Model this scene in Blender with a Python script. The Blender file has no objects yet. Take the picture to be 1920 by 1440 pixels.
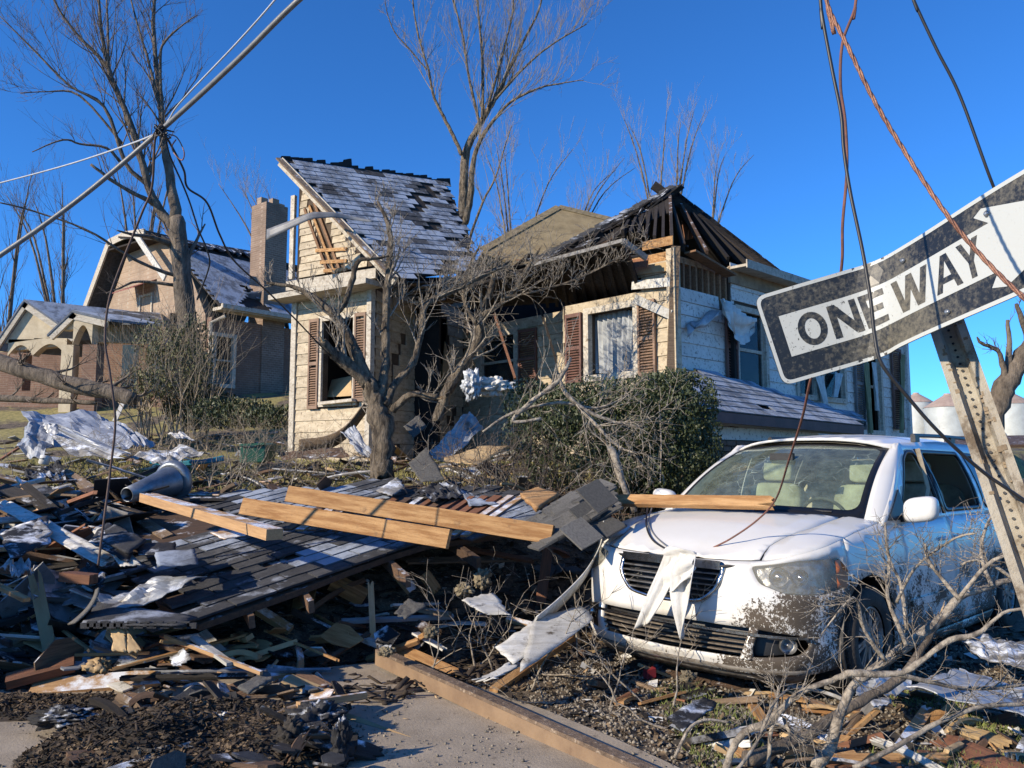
import bpy, math, random
import numpy as np
from mathutils import Vector, Matrix, noise
from mathutils.geometry import delaunay_2d_cdt
random.seed(7); np.random.seed(7)
R = math.radians
SC = bpy.context.scene
COL = SC.collection

# ------------------------------------------------------------------ camera, sky, sun
CAMZ, PITCH, FPX = 1.5, 0.098, 1470.0
cd = bpy.data.cameras.new('camera'); cam = bpy.data.objects.new('camera', cd); COL.objects.link(cam)
cam.location = (0, 0, CAMZ); cam.rotation_euler = (math.pi/2 + PITCH, 0, 0)
cd.sensor_width = 36; cd.lens = FPX/1920*36; cd.clip_start = 0.05; cd.clip_end = 3000
SC.camera = cam
SUN_EL = 25.0
SDIR = Vector((-0.85, -0.50, 0)).normalized()          # horizontal direction towards the sun
sv = Vector((SDIR.x*math.cos(R(SUN_EL)), SDIR.y*math.cos(R(SUN_EL)), math.sin(R(SUN_EL))))
w = bpy.data.worlds.new('World'); SC.world = w; w.use_nodes = True
nt = w.node_tree; nt.nodes.clear()
sky = nt.nodes.new('ShaderNodeTexSky'); sky.sky_type = 'NISHITA'; sky.sun_disc = False
sky.sun_elevation = R(SUN_EL); sky.sun_rotation = math.atan2(SDIR.x, SDIR.y)
sky.altitude = 300; sky.air_density = 0.85; sky.dust_density = 0.05; sky.ozone_density = 3.5
bg = nt.nodes.new('ShaderNodeBackground'); bg.inputs[1].default_value = 0.105
hs = nt.nodes.new('ShaderNodeMix'); hs.data_type = 'RGBA'; hs.blend_type = 'MULTIPLY'; hs.inputs[0].default_value = 1; hs.inputs[7].default_value = (.37, .97, 1.60, 1)
wo = nt.nodes.new('ShaderNodeOutputWorld')
nt.links.new(sky.outputs[0], hs.inputs[6]); nt.links.new(hs.outputs[2], bg.inputs[0]); nt.links.new(bg.outputs[0], wo.inputs[0])
sl = bpy.data.lights.new('sun', 'SUN'); sl.energy = 5.0; sl.angle = R(0.5); sl.color = (1.0, 0.87, 0.68)
so = bpy.data.objects.new('sun', sl); COL.objects.link(so); so.rotation_euler = sv.to_track_quat('Z', 'Y').to_euler()
SC.view_settings.view_transform = 'Standard'; SC.view_settings.look = 'None'; SC.view_settings.gamma = 1
SC.view_settings.use_curve_mapping = False; SC.view_settings.exposure = 0.4

# ------------------------------------------------------------------ measuring helpers
_cp, _sp = math.cos(PITCH), math.sin(PITCH)
def P(px, py, Y):
    """world point seen at photo pixel (1920 wide) at forward distance Y"""
    u = (px-960)/FPX; v = -(py-720)/FPX
    dy = _cp - v*_sp; dz = _sp + v*_cp
    k = Y/dy
    return Vector((u*k, Y, CAMZ + dz*k))
def ss(t, a, b):
    t = (t-a)/(b-a); t = 0 if t < 0 else 1 if t > 1 else t
    return t*t*(3-2*t)
VX, VY, VYAW = 1.69, 5.98, R(46.5)
VF = Vector((-math.sin(VYAW), -math.cos(VYAW), 0)); VL = Vector((-VF.y, VF.x, 0))
def T(x, y):
    """terrain height"""
    q = (x-VX)*-VL.x + (y-VY)*-VL.y
    a = ss(q, 1.25, 2.9)*ss(y, 4.9, 8.4)
    z = 1.12*a + .38*ss(y, 8.4, 14)*ss(q, 1.25, 2.9)
    z += 2.0*ss(y, 15, 29)*ss(-x, 0, 6) + .6*ss(y, 14, 30) + 1.2*ss(y, 30, 90) + 3*ss(y, 90, 500)
    return z
def Tn(x, y):
    q = (x-VX)*-VL.x + (y-VY)*-VL.y
    rough = ss(y, 4.6, 5.6)*(1-ss(y, 8.2, 9.5))*ss(q, 1.0, 1.9)
    n = noise.fractal(Vector((x*1.3, y*1.3, 3)), 1.0, 2.0, 4)
    n2 = noise.fractal(Vector((x*.5, y*.5, 9)), 1.0, 2.0, 3)
    return T(x, y) + rough*(.13*n - .10) + ss(y, 8, 11)*.05*n2 + .008*noise.noise(Vector((x*6, y*6, 0)))
def G(px, py, lift=0.0):
    """point where the sight line of a photo pixel meets the ground raised by lift"""
    lo = 1.5; y = lo
    while y < 60:
        p = P(px, py, y)
        if p.z <= T(p.x, p.y)+lift: break
        y += .04 if y < 16 else .3
    return P(px, py, y)
def PL(px, py, a, b, c):
    """point where the sight line of a photo pixel meets the plane through a, b, c"""
    n = (b-a).cross(c-a); o = Vector((0, 0, CAMZ)); d = P(px, py, 1.0)-o
    return o + d*((a-o).dot(n)/d.dot(n))

# ------------------------------------------------------------------ objects
def setp(o, label=None, cat=None, group=None, kind=None):
    for k, v in (('label', label), ('category', cat), ('group', group), ('kind', kind)):
        if v: o[k] = v
    return o
def thing(name, loc, label, cat, group=None, kind=None):
    o = bpy.data.objects.new(name, None); COL.objects.link(o); o.location = loc; o.empty_display_size = .2
    o['_w'] = 1; del o['_w']
    return setp(o, label, cat, group, kind)
def wloc(o):
    v = Vector((0, 0, 0))
    while o is not None: v += Vector(o.location); o = o.parent
    return v
class MB:
    def __init__(s): s.v = []; s.f = []
    def add(s, vs, fs):
        n = len(s.v); s.v += [tuple(v) for v in vs]; s.f += [tuple(i+n for i in f) for f in fs]; return s
    def box(s, c, h, ax=None):
        X, Y, Z = ax or (Vector((1, 0, 0)), Vector((0, 1, 0)), Vector((0, 0, 1)))
        c = Vector(c)
        vs = [c + X*(h[0]*i) + Y*(h[1]*j) + Z*(h[2]*k) for i in (-1, 1) for j in (-1, 1) for k in (-1, 1)]
        return s.add(vs, [(0, 1, 3, 2), (4, 6, 7, 5), (0, 4, 5, 1), (2, 3, 7, 6), (0, 2, 6, 4), (1, 5, 7, 3)])
    def bar(s, a, b, w, t, up=(0, 0, 1)):
        a = Vector(a); b = Vector(b); X = (b-a); L = X.length; X.normalize(); up = Vector(up)
        Y = up.cross(X)
        if Y.length < 1e-4: Y = Vector((0, 1, 0)).cross(X)
        Y.normalize(); Z = X.cross(Y)
        return s.box((a+b)/2, (L/2, w/2, t/2), (X, Y, Z))
    def tube(s, pts, rad, n=6, cap=True, rough=0):
        pts = [Vector(p) for p in pts]; k = len(pts)
        if not hasattr(rad, '__len__'): rad = [rad]*k
        vs = []; prev = None
        for i, p in enumerate(pts):
            d = (pts[min(i+1, k-1)]-pts[max(i-1, 0)])
            if d.length < 1e-9: d = Vector((0, 0, 1))
            d.normalize()
            u = d.cross(Vector((.13, .31, .94))) if prev is None else prev - d*prev.dot(d)
            if u.length < 1e-4: u = d.cross(Vector((1, 0, 0)))
            u.normalize(); prev = u; v = d.cross(u)
            for j in range(n):
                t = 2*math.pi*j/n; k_ = 1 if not rough else 1+rough*(noise.noise(Vector((p.x*14+math.cos(t)*1.6, p.y*14+math.sin(t)*1.6, p.z*9)))+.6*noise.noise(Vector((math.cos(t)*4+p.x*5, math.sin(t)*4, p.z*7))))
                vs.append(p + (u*math.cos(t)+v*math.sin(t))*rad[i]*k_)
        fs = [(i*n+j, i*n+(j+1) % n, (i+1)*n+(j+1) % n, (i+1)*n+j) for i in range(k-1) for j in range(n)]
        if cap: fs += [tuple(range(n-1, -1, -1)), tuple(range((k-1)*n, k*n))]
        return s.add(vs, fs)
    def prism(s, poly, d):
        """polygon of 3D points extruded by vector d"""
        n = len(poly); d = Vector(d); vs = [Vector(p) for p in poly] + [Vector(p)+d for p in poly]
        fs = [tuple(range(n)), tuple(range(2*n-1, n-1, -1))] + [(i, i+n, (i+1) % n+n, (i+1) % n) for i in range(n)]
        return s.add(vs, fs)
    def grid(s, fn, nu, nv, closed=False):
        vs = [fn(i/nu, j/nv) for i in range(nu+1) for j in range(nv+1)]
        fs = [(i*(nv+1)+j, (i+1)*(nv+1)+j, (i+1)*(nv+1)+j+1, i*(nv+1)+j+1) for i in range(nu) for j in range(nv)]
        return s.add(vs, fs)
    def lathe(s, prof, o, ax, n=24):
        """prof: (radius, along axis) pairs round the axis ax through o"""
        ax = Vector(ax).normalized(); u = ax.cross(Vector((0, 0, 1)))
        if u.length < .01: u = Vector((1, 0, 0))
        u.normalize(); v = ax.cross(u); o = Vector(o); k = len(prof)
        vs = [o + ax*h + (u*math.cos(2*math.pi*j/n)+v*math.sin(2*math.pi*j/n))*r for r, h in prof for j in range(n)]
        fs = [(i*n+j, i*n+(j+1) % n, (i+1)*n+(j+1) % n, (i+1)*n+j) for i in range(k-1) for j in range(n)]
        return s.add(vs, fs)
    def mesh(s, name, m=None, smooth=False, off=None):
        me = bpy.data.meshes.new(name)
        vs = s.v if off is None else [(x-off.x, y-off.y, z-off.z) for x, y, z in s.v]
        me.from_pydata(vs, [], s.f); me.update()
        if smooth: me.polygons.foreach_set('use_smooth', [True]*len(me.polygons))
        if m: me.materials.append(m)
        return me
    def obj(s, name, m, parent=None, smooth=False, label=None, cat=None, group=None, kind=None, recenter=False):
        off = wloc(parent) if parent else None
        if parent is None and recenter:
            a = np.array(s.v); c = a.mean(0); off = Vector((c[0], c[1], a[:, 2].min()))
        o = bpy.data.objects.new(name, s.mesh(name, m, smooth, off)); COL.objects.link(o)
        if parent: o.parent = parent
        elif recenter: o.location = off
        return setp(o, label, cat, group, kind)
def link(name, me, M4, parent=None, **k):
    o = bpy.data.objects.new(name, me); COL.objects.link(o)
    if parent:
        o.parent = parent; M4 = Matrix.Translation(-wloc(parent)) @ M4
    o.matrix_basis = M4
    return setp(o, **k)
def frame(a, b, up=(0, 0, 1), roll=0.0):
    """matrix with x along a->b, origin at middle, z near up"""
    a = Vector(a); b = Vector(b); X = (b-a).normalized(); up = Vector(up)
    Y = up.cross(X)
    if Y.length < 1e-3: Y = Vector((0, 1, 0)).cross(X)
    Y.normalize(); Z = X.cross(Y)
    m = Matrix((X, Y, Z)).transposed().to_4x4(); m.translation = (a+b)/2
    return m @ Matrix.Rotation(roll, 4, 'X')
def solid(o, t, off=-1):
    md = o.modifiers.new('thickness', 'SOLIDIFY'); md.thickness = t; md.offset = off; return o
def bevel(o, w_, n=1):
    md = o.modifiers.new('bevel', 'BEVEL'); md.width = w_; md.segments = n; md.limit_method = 'ANGLE'; md.angle_limit = R(40); return o
def big_mesh(name, V, F, m, smooth=False, parent=None, **k):
    """V (n,3) and F (m,k) numpy arrays as one mesh"""
    me = bpy.data.meshes.new(name); me.vertices.add(len(V)); me.vertices.foreach_set('co', V.astype(np.float32).ravel())
    k_ = F.shape[1]; me.loops.add(F.size); me.loops.foreach_set('vertex_index', F.astype(np.int32).ravel())
    me.polygons.add(len(F)); me.polygons.foreach_set('loop_start', np.arange(0, F.size, k_, dtype=np.int32))
    me.polygons.foreach_set('loop_total', np.full(len(F), k_, dtype=np.int32))
    if smooth: me.polygons.foreach_set('use_smooth', np.ones(len(F), dtype=bool))
    me.update(calc_edges=True); me.validate()
    for mm in (m if isinstance(m, list) else [m]): me.materials.append(mm)
    o = bpy.data.objects.new(name, me); COL.objects.link(o)
    if parent: o.parent = parent; o.matrix_basis = Matrix.Translation(-wloc(parent))
    return setp(o, **k)
def scatter(pv, pf, pos, size, squash=None, flat=None):
    """copies of a small shape at random turns -> V, F"""
    n = len(pos); a, b, c = [np.random.rand(n)*2*np.pi for _ in range(3)]
    if flat: b, c = np.random.normal(0, flat, n), np.random.normal(0, flat, n)
    ca, sa, cb, sb, cc, sc = np.cos(a), np.sin(a), np.cos(b), np.sin(b), np.cos(c), np.sin(c)
    Rm = np.empty((n, 3, 3))
    Rm[:, 0] = np.stack([ca*cb, ca*sb*sc-sa*cc, ca*sb*cc+sa*sc], 1)
    Rm[:, 1] = np.stack([sa*cb, sa*sb*sc+ca*cc, sa*sb*cc-ca*sc], 1)
    Rm[:, 2] = np.stack([-sb, cb*sc, cb*cc], 1)
    pv = np.array(pv, float); pf = np.array(pf)
    V = np.einsum('nij,vj->nvi', Rm, pv)*np.asarray(size).reshape(n, 1, -1)
    if squash is not None: V[:, :, 2] *= squash
    V += np.asarray(pos)[:, None, :]
    F = pf[None]+(np.arange(n)*len(pv))[:, None, None]
    return V.reshape(-1, 3), F.reshape(-1, pf.shape[1])

# ------------------------------------------------------------------ materials
def nodes(name):
    m = bpy.data.materials.new(name); m.use_nodes = True; nt = m.node_tree
    b = nt.nodes['Principled BSDF']; return m, nt, b
def N(nt, t, **k):
    n = nt.nodes.new('ShaderNode'+t)
    for a, v in k.items():
        if a.startswith('i_'):
            key = a[2:]; key = int(key) if key.isdigit() else key.replace('_', ' ')
            n.inputs[key].default_value = v
        else: setattr(n, a, v)
    return n
def mixc(nt, fac, a, b, typ='MIX'):
    n = nt.nodes.new('ShaderNodeMix'); n.data_type = 'RGBA'; n.blend_type = typ
    for s_, v in ((0, fac), (6, a), (7, b)):
        if isinstance(v, (int, float)): n.inputs[s_].default_value = v
        elif isinstance(v, tuple): n.inputs[s_].default_value = (*v[:3], 1)
        else: nt.links.new(v, n.inputs[s_])
    return n.outputs[2]
def ramp(nt, src, a, b, ca=(0, 0, 0), cb=(1, 1, 1)):
    n = nt.nodes.new('ShaderNodeValToRGB'); n.color_ramp.elements[0].position = a; n.color_ramp.elements[1].position = b
    n.color_ramp.elements[0].color = (*ca, 1); n.color_ramp.elements[1].color = (*cb, 1)
    nt.links.new(src, n.inputs[0]); return n.outputs[0]
def coords(nt, scale=(1, 1, 1), rnd=True, which='Object'):
    tc = nt.nodes.new('ShaderNodeTexCoord'); mp = nt.nodes.new('ShaderNodeMapping'); mp.inputs['Scale'].default_value = scale
    nt.links.new(tc.outputs[which], mp.inputs[0])
    if rnd:
        oi = nt.nodes.new('ShaderNodeObjectInfo'); mu = nt.nodes.new('ShaderNodeMath'); mu.operation = 'MULTIPLY'; mu.inputs[1].default_value = 37
        nt.links.new(oi.outputs['Random'], mu.inputs[0]); nt.links.new(mu.outputs[0], mp.inputs['Location'])
    return mp.outputs[0]
def noi(nt, vec, scale, detail=5, rough=.6, dist=0):
    n = N(nt, 'TexNoise'); n.inputs['Scale'].default_value = scale; n.inputs['Detail'].default_value = detail
    n.inputs['Roughness'].default_value = rough; n.inputs['Distortion'].default_value = dist
    nt.links.new(vec, n.inputs['Vector']); return n.outputs['Fac']
FROST = (.78, .82, .88)
def mat(name, c1, c2=None, scale=6, rough=.75, bump=.3, bs=None, stretch=(1, 1, 1), frost=0, fscale=5, fcol=None, metal=0, spec=.4,
        dirt=None, dscale=3, dcov=.5, vary=.25, bd=.02, world=False, darkline=None, thr=(.35, .65)):
    m, nt, b = nodes(name); L = nt.links.new
    v = coords(nt, stretch); v1 = coords(nt)
    if world: gp_ = nt.nodes.new('ShaderNodeNewGeometry'); v1 = gp_.outputs['Position']
    n1 = noi(nt, v, scale, 7, .65)
    col = mixc(nt, ramp(nt, n1, *thr), c1, c2 or tuple(x*.6 for x in c1))
    if dirt:
        nd = noi(nt, v1, dscale, 8, .7); col = mixc(nt, ramp(nt, nd, dcov, dcov+.12), col, dirt)
    if vary:
        oi = nt.nodes.new('ShaderNodeObjectInfo'); mr = N(nt, 'MapRange'); mr.inputs[3].default_value = 1-vary; mr.inputs[4].default_value = 1+vary
        L(oi.outputs['Random'], mr.inputs[0]); cmb = nt.nodes.new('ShaderNodeCombineColor')
        for i in range(3): L(mr.outputs[0], cmb.inputs[i])
        col = mixc(nt, 1.0, col, cmb.outputs[0], 'MULTIPLY')
    if frost:
        g = nt.nodes.new('ShaderNodeNewGeometry'); sx = nt.nodes.new('ShaderNodeSeparateXYZ'); L(g.outputs['Normal'], sx.inputs[0])
        up = ramp(nt, sx.outputs[2], .25, .7)
        wv = coords(nt, (1, 1, 1), False, 'Object'); oi2 = nt.nodes.new('ShaderNodeObjectInfo')
        nf = noi(nt, v1, fscale, 8, .7); fm = ramp(nt, nf, .62-frost*.35, .75-frost*.35)
        mm = nt.nodes.new('ShaderNodeMath'); mm.operation = 'MULTIPLY'; L(up, mm.inputs[0]); L(fm, mm.inputs[1])
        col = mixc(nt, mm.outputs[0], col, fcol or FROST)
    L(col, b.inputs['Base Color'])
    b.inputs['Roughness'].default_value = rough; b.inputs['Metallic'].default_value = metal
    b.inputs['Specular IOR Level'].default_value = spec
    if bump:
        bp = N(nt, 'Bump'); bp.inputs['Strength'].default_value = min(1, bump*1.4); bp.inputs['Distance'].default_value = bd
        nb = noi(nt, v, bs or scale*3, 6, .7); L(nb, bp.inputs['Height']); L(bp.outputs[0], b.inputs['Normal'])
    return m
# ------------------------------------------------------------------ material library
M = dict(
 lumber=mat('fresh_lumber', (.54, .32, .14), (.33, .165, .06), 2.6, .7, .5, 30, (1, 11, 11), vary=.12, dirt=(.24, .14, .07), dscale=7, dcov=.60, thr=(.40, .60)),
 lumber_f=mat('frosty_lumber', (.50, .31, .15), (.36, .21, .1), 5, .65, .25, 30, (1, 14, 14), frost=.45, vary=.2),
 oldwood=mat('weathered_wood', (.27, .19, .12), (.13, .09, .06), 4, .85, .5, 30, (1, 12, 12), frost=.25, vary=.35),
 brown=mat('brown_board', (.17, .10, .06), (.085, .052, .034), 4, .8, .4, 30, (1, 12, 12), frost=.15, vary=.4),
 redwood=mat('reddish_wood', (.27, .115, .058), (.14, .065, .036), 4, .75, .3, 30, (1, 12, 12), vary=.25),
 dark=mat('dark_board', (.045, .038, .032), (.02, .018, .016), 4, .85, .4, 30, (1, 10, 10), frost=.18, vary=.4),  # very dark grained board, tone differs per object
 shadeblack=mat('shade_black_wood', (.035, .026, .02), (.012, .01, .009), 4, .9, .5, 20, (1, 10, 10), vary=.4),  # near-black wood; attic and porch shade is put into the colour
 white=mat('white_painted_board', (.60, .59, .55), (.40, .38, .33), 4, .65, .25, 20, (1, 6, 6), dirt=(.10, .08, .055), dscale=9, dcov=.56, vary=.2),
 grey=mat('grey_board', (.30, .29, .27), (.16, .15, .14), 4, .8, .4, 25, (1, 8, 8), frost=.4, vary=.3),
 ply=mat('plywood', (.50, .36, .19), (.36, .24, .12), 3, .75, .25, 14, (1, 3, 1), vary=.2, dirt=(.12, .08, .05), dscale=3, dcov=.62),
 shingle=mat('asphalt_shingle', (.075, .076, .08), (.035, .036, .04), 12, .95, .5, 160, frost=.3, fscale=2.2, vary=.3, world=True, fcol=(.42, .46, .53)),
 shingle_fr=mat('frosted_shingle', (.18, .20, .235), (.115, .13, .155), 7, .95, .5, 160, frost=.6, fscale=2.4, vary=.09, world=True, fcol=(.36, .41, .49)),
 shingle_lt=mat('sunlit_grey_shingle', (.15, .145, .13), (.09, .085, .08), 50, .95, .5, 160, vary=.3),  # lighter copy of the shingle, sunlight put into the colour
 felt=mat('tar_paper', (.022, .022, .025), (.012, .012, .014), 6, .8, .4, 12, frost=.3, fscale=4, vary=.3),
 metal=mat('crumpled_white_metal', (.40, .42, .44), (.26, .27, .29), 3, .45, .2, 9, metal=.2, dirt=(.10, .085, .07), dscale=4, dcov=.55, vary=.2, frost=.15),
 galv=mat('galvanised_steel', (.30, .32, .34), (.18, .20, .22), 9, .4, .1, 9, metal=.7, vary=.1, dirt=(.2, .16, .12), dscale=5, dcov=.62),
 cloth=mat('white_cloth', (.66, .65, .62), (.50, .48, .43), 8, .9, .3, 12, vary=.06),
 bark=mat('pale_bark', (.30, .24, .17), (.075, .058, .042), 17, .95, .9, 34, (1, 1, .3), vary=.08, bd=.1, thr=(.42, .60), dirt=(.05, .045, .03), dscale=5, dcov=.58),
 bark_d=mat('dark_bark', (.22, .18, .14), (.075, .06, .047), 8, .95, .9, 16, (1, 1, .35), vary=.1, bd=.06),
 twig=mat('bare_twigs', (.36, .30, .22), (.20, .155, .11), 3, .85, .2, 20, vary=.1),
 twig_d=mat('dark_twigs', (.17, .135, .105), (.09, .07, .055), 3, .85, .2, 20, vary=.1),
 twig_l=mat('pale_stripped_twigs', (.40, .345, .27), (.12, .10, .08), 22, .85, .6, 40, thr=(.40, .62), vary=.1),
 splint=mat('splinters', (.50, .36, .20), (.18, .11, .06), 9, .85, .2, 20, vary=0, thr=(.42, .58)),
 splint_d=mat('dark_splinters', (.07, .05, .035), (.025, .02, .016), 9, .9, .2, 20, vary=0),
 leaf=mat('dead_leaves', (.22, .155, .09), (.045, .03, .02), 21, .85, 0, vary=0, thr=(.42, .58), dirt=(.012, .01, .008), dscale=5, dcov=.44),
 paper=mat('pale_scraps', (.66, .66, .64), (.45, .43, .38), 6, .85, .2, 12, vary=0),
 insul=mat('insulation_fluff', (.30, .25, .16), (.10, .08, .055), 12, .95, .9, 26, vary=.15),
 black=mat('black_plastic', (.018, .018, .02), (.012, .012, .012), 6, .45, .1, 10, vary=0),
 rust=mat('rusty_painted_steel', (.22, .155, .105), (.11, .075, .05), 12, .7, .5, 60, vary=0, dirt=(.42, .33, .24), dscale=30, dcov=.55),
)
def two(name, **k): return mat(name, **k)

# ------------------------------------------------------------------ ground
def axis(a, b, step, far):
    xs = list(np.arange(a, b+1e-6, step)); s = step; x = b
    while x < far: s *= 1.16; x += s; xs.append(x)
    s = step; x = a; left = []
    while x > -far: s *= 1.16; x -= s; left.append(x)
    return left[::-1]+xs
gx = axis(-8, 8, .085, 700); gy = [v for v in axis(1.2, 14.5, .085, 900) if v > -60]
V = [(x, y, Tn(x, y)) for x in gx for y in gy]
ny = len(gy); F = [(i*ny+j, (i+1)*ny+j, (i+1)*ny+j+1, i*ny+j+1) for i in range(len(gx)-1) for j in range(ny-1)]
m, nt, b = nodes('ground'); L = nt.links.new
v = coords(nt, rnd=False)
n1 = noi(nt, v, 9, 10, .75); n2 = noi(nt, v, .9, 6, .6); n3 = noi(nt, v, 55, 4, .7)
soil = mixc(nt, ramp(nt, n1, .4, .62), (.04, .031, .023), (.18, .135, .09))
speck = ramp(nt, n3, .58, .66); soil = mixc(nt, speck, soil, (.30, .25, .18))
grass = mixc(nt, ramp(nt, n1, .38, .62), (.16, .14, .045), (.36, .30, .11))
sx = nt.nodes.new('ShaderNodeSeparateXYZ'); L(v, sx.inputs[0])
gm = ramp(nt, sx.outputs[1], 0, 1); mr = N(nt, 'MapRange'); mr.inputs[1].default_value = 8.3; mr.inputs[2].default_value = 9.6; L(sx.outputs[1], mr.inputs[0])
mul = nt.nodes.new('ShaderNodeMath'); mul.operation = 'MULTIPLY'; L(mr.outputs[0], mul.inputs[0]); L(ramp(nt, n2, .42, .5), mul.inputs[1])
L(mixc(nt, mul.outputs[0], soil, grass), b.inputs['Base Color']); b.inputs['Roughness'].default_value = .95
bp = N(nt, 'Bump'); bp.inputs['Strength'].default_value = .8; bp.inputs['Distance'].default_value = .03; L(n1, bp.inputs['Height']); L(bp.outputs[0], b.inputs['Normal'])
M['ground'] = m
big_mesh('ground', np.array(V), np.array(F), m, True, kind='structure')

# concrete slab in the foreground
m = mat('concrete', (.37, .31, .235), (.26, .215, .16), 3, .9, .25, 60, vary=0, dirt=(.12, .095, .07), dscale=7, dcov=.6)
sl_px = [(1245, 1442), (1150, 1398), (1020, 1345), (900, 1300), (790, 1262), (700, 1240), (560, 1250), (420, 1275), (250, 1290), (0, 1300)]
pts = [G(*p) for p in sl_px]; pts = [Vector((p.x, p.y, 0)) for p in pts]
poly = pts + [Vector((-6.5, pts[-1].y+.1, 0)), Vector((-6.5, -4, 0)), Vector((3.2, -4, 0)), Vector((1.6, 2.6, 0))]
mb = MB(); mb.prism([Vector((p.x, p.y, .035)) for p in poly], (0, 0, -.12)); o = mb.obj('driveway_slab', m, kind='structure')

def rg(n, x0, x1, y0, y1, cond=None):
    out = []
    while len(out) < n:
        x = random.uniform(x0, x1); y = random.uniform(y0, y1)
        if cond is None or cond(x, y): out.append((x, y))
    return out
def onslab(x, y):
    # is a point on the slab
    ins = False; n = len(poly)
    for i in range(n):
        a, c = poly[i], poly[(i+1) % n]
        if (a.y > y) != (c.y > y) and x < (c.x-a.x)*(y-a.y)/(c.y-a.y)+a.x: ins = not ins
    return ins
OCT = ([(1, 0, 0), (-1, 0, 0), (0, 1, 0), (0, -1, 0), (0, 0, 1), (0, 0, -1)], [(0, 2, 4), (2, 1, 4), (1, 3, 4), (3, 0, 4), (2, 0, 5), (1, 2, 5), (3, 1, 5), (0, 3, 5)])
CHIP = ([(-1, -.18, 0), (1, -.12, .0), (.8, .2, .02), (-.9, .15, -.02), (-1, -.18, .1), (1, -.12, .1), (.8, .2, .1), (-.9, .15, .1)],
        [(0, 1, 2, 3), (7, 6, 5, 4), (0, 4, 5, 1), (1, 5, 6, 2), (2, 6, 7, 3), (3, 7, 4, 0)])
CARD = ([(-1, -.5, 0), (1, -.6, .1), (.9, .5, -.1), (-.8, .6, .15)], [(0, 1, 2), (0, 2, 3)])
def stuff(name, proto, pts, smin, smax, m, label, cat, lift=.5, squash=None, aspect=None):
    pos = np.array([(x, y, Tn(x, y)) for x, y in pts]); s = smin+(smax-smin)*np.random.rand(len(pts))**1.8
    pos[:, 2] += s*lift*.5 + np.array([.036 if onslab(x, y) else 0 for x, y in pts])
    sz = s[:, None] if aspect is None else s[:, None]*np.array(aspect)
    V, F = scatter(proto[0], proto[1], pos, sz, None, flat=None if proto is OCT else .32)
    return big_mesh(name, V, F, m, kind='stuff', label=label, cat=cat)
grav = mat('gravel_stone', (.33, .29, .23), (.12, .105, .085), 14, .9, .3, 60, vary=0, thr=(.4, .6))
stuff('gravel', OCT, rg(15000, .1, 4.2, 3.3, 6.6, lambda x, y: not onslab(x, y) and random.random() < 1.25-abs(x-1.6)*.22), .006, .016, grav, 'loose grey gravel and grit on the ground in front of the van bumper', 'gravel')
stuff('slab_grit', OCT, rg(2600, -4, 2, 3.0, 5.9, lambda x, y: onslab(x, y) and noise.noise(Vector((x*1.6, y*1.6, 4))) > -.1), .003, .011, grav, 'scattered grit and small stones over the pale concrete slab', 'grit')
def heapzone(x, y):
    q = (x-VX)*-VL.x + (y-VY)*-VL.y
    return q > .9 and y > 4.9 and y < 9.6
stuff('wood_splinters', CHIP, rg(9000, -7.5, 4, 4.6, 11.5, lambda x, y: heapzone(x, y) or random.random() < .25), .012, .055, M['splint'], 'pale wood splinters strewn through the rubble heap', 'splinters', aspect=(1, .35, .45))
stuff('dark_splinters', CHIP, rg(12000, -7.5, 3, 4.8, 9.8, heapzone), .03, .12, M['splint_d'], 'dark wood fragments filling the rubble heap', 'splinters', aspect=(1, .7, .7))
stuff('dead_leaves', CARD, rg(26000, -7, 4.5, 3.2, 13, lambda x, y: not onslab(x, y) and (random.random() < .5 or y < 6)), .012, .038, M['leaf'], 'brown dead leaves and bark crumbs on the soil', 'leaves')
stuff('pale_scraps', CARD, rg(1500, -7, 4, 4.2, 12.5, lambda x, y: not onslab(x, y)), .015, .055, M['paper'], 'small pale scraps of paper and plaster among the rubble', 'scraps')
# low leaf and dirt bank at the bottom left, on the slab
b1_ = lambda x, y: ((x+1.62)/.85)**2+((y-4.12)/.62)**2
b2_ = lambda x, y: ((x+2.9)/1.2)**2+((y-4.82)/.24)**2
bank = lambda x, y: min(b1_(x, y), b2_(x, y)) + .7*noise.noise(Vector((x*2.6, y*2.6, 1))) < 1
def bankh(x, y): return (max(0, 1-b1_(x, y))**.7*.17+max(0, 1-b2_(x, y))**.7*.06)*(1+.5*noise.noise(Vector((x*3, y*3, 2))))
pp = rg(16000, -4.3, -.1, 3.3, 5.3, bank)
for nm, pr, sub, a, c, mm, lb in (('bank_leaves', CARD, pp[:13000], .006, .022, M['leaf'], 'dark bank of dead leaves and dirt on the slab at the front left'),
                              ('bank_splinters', CHIP, pp[13000:], .008, .05, M['splint_d'], 'wood splinters mixed into the leaf bank on the slab')):
    pos = np.array([(x, y, .035+bankh(x, y)*random.uniform(.85, 1.06)) for x, y in sub]); s = a+(c-a)*np.random.rand(len(sub))**2.5
    V, F = scatter(pr[0], pr[1], pos, s[:, None]*np.array((1, .6, 1)), flat=.4)
    big_mesh(nm, V, F, mm, kind='stuff', label=lb, cat='litter')
mb = MB(); mb.grid(lambda u, v: (-4+4.0*u, 3.4+1.8*v, .02+bankh(-4+4.0*u, 3.4+1.8*v)*.95+.02*noise.noise(Vector((u*20, v*9, 0)))*(bankh(-4+4.0*u, 3.4+1.8*v) > 0)), 90, 40)
mb.obj('dirt_bank', M['splint_d'], smooth=True, kind='structure')
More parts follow.
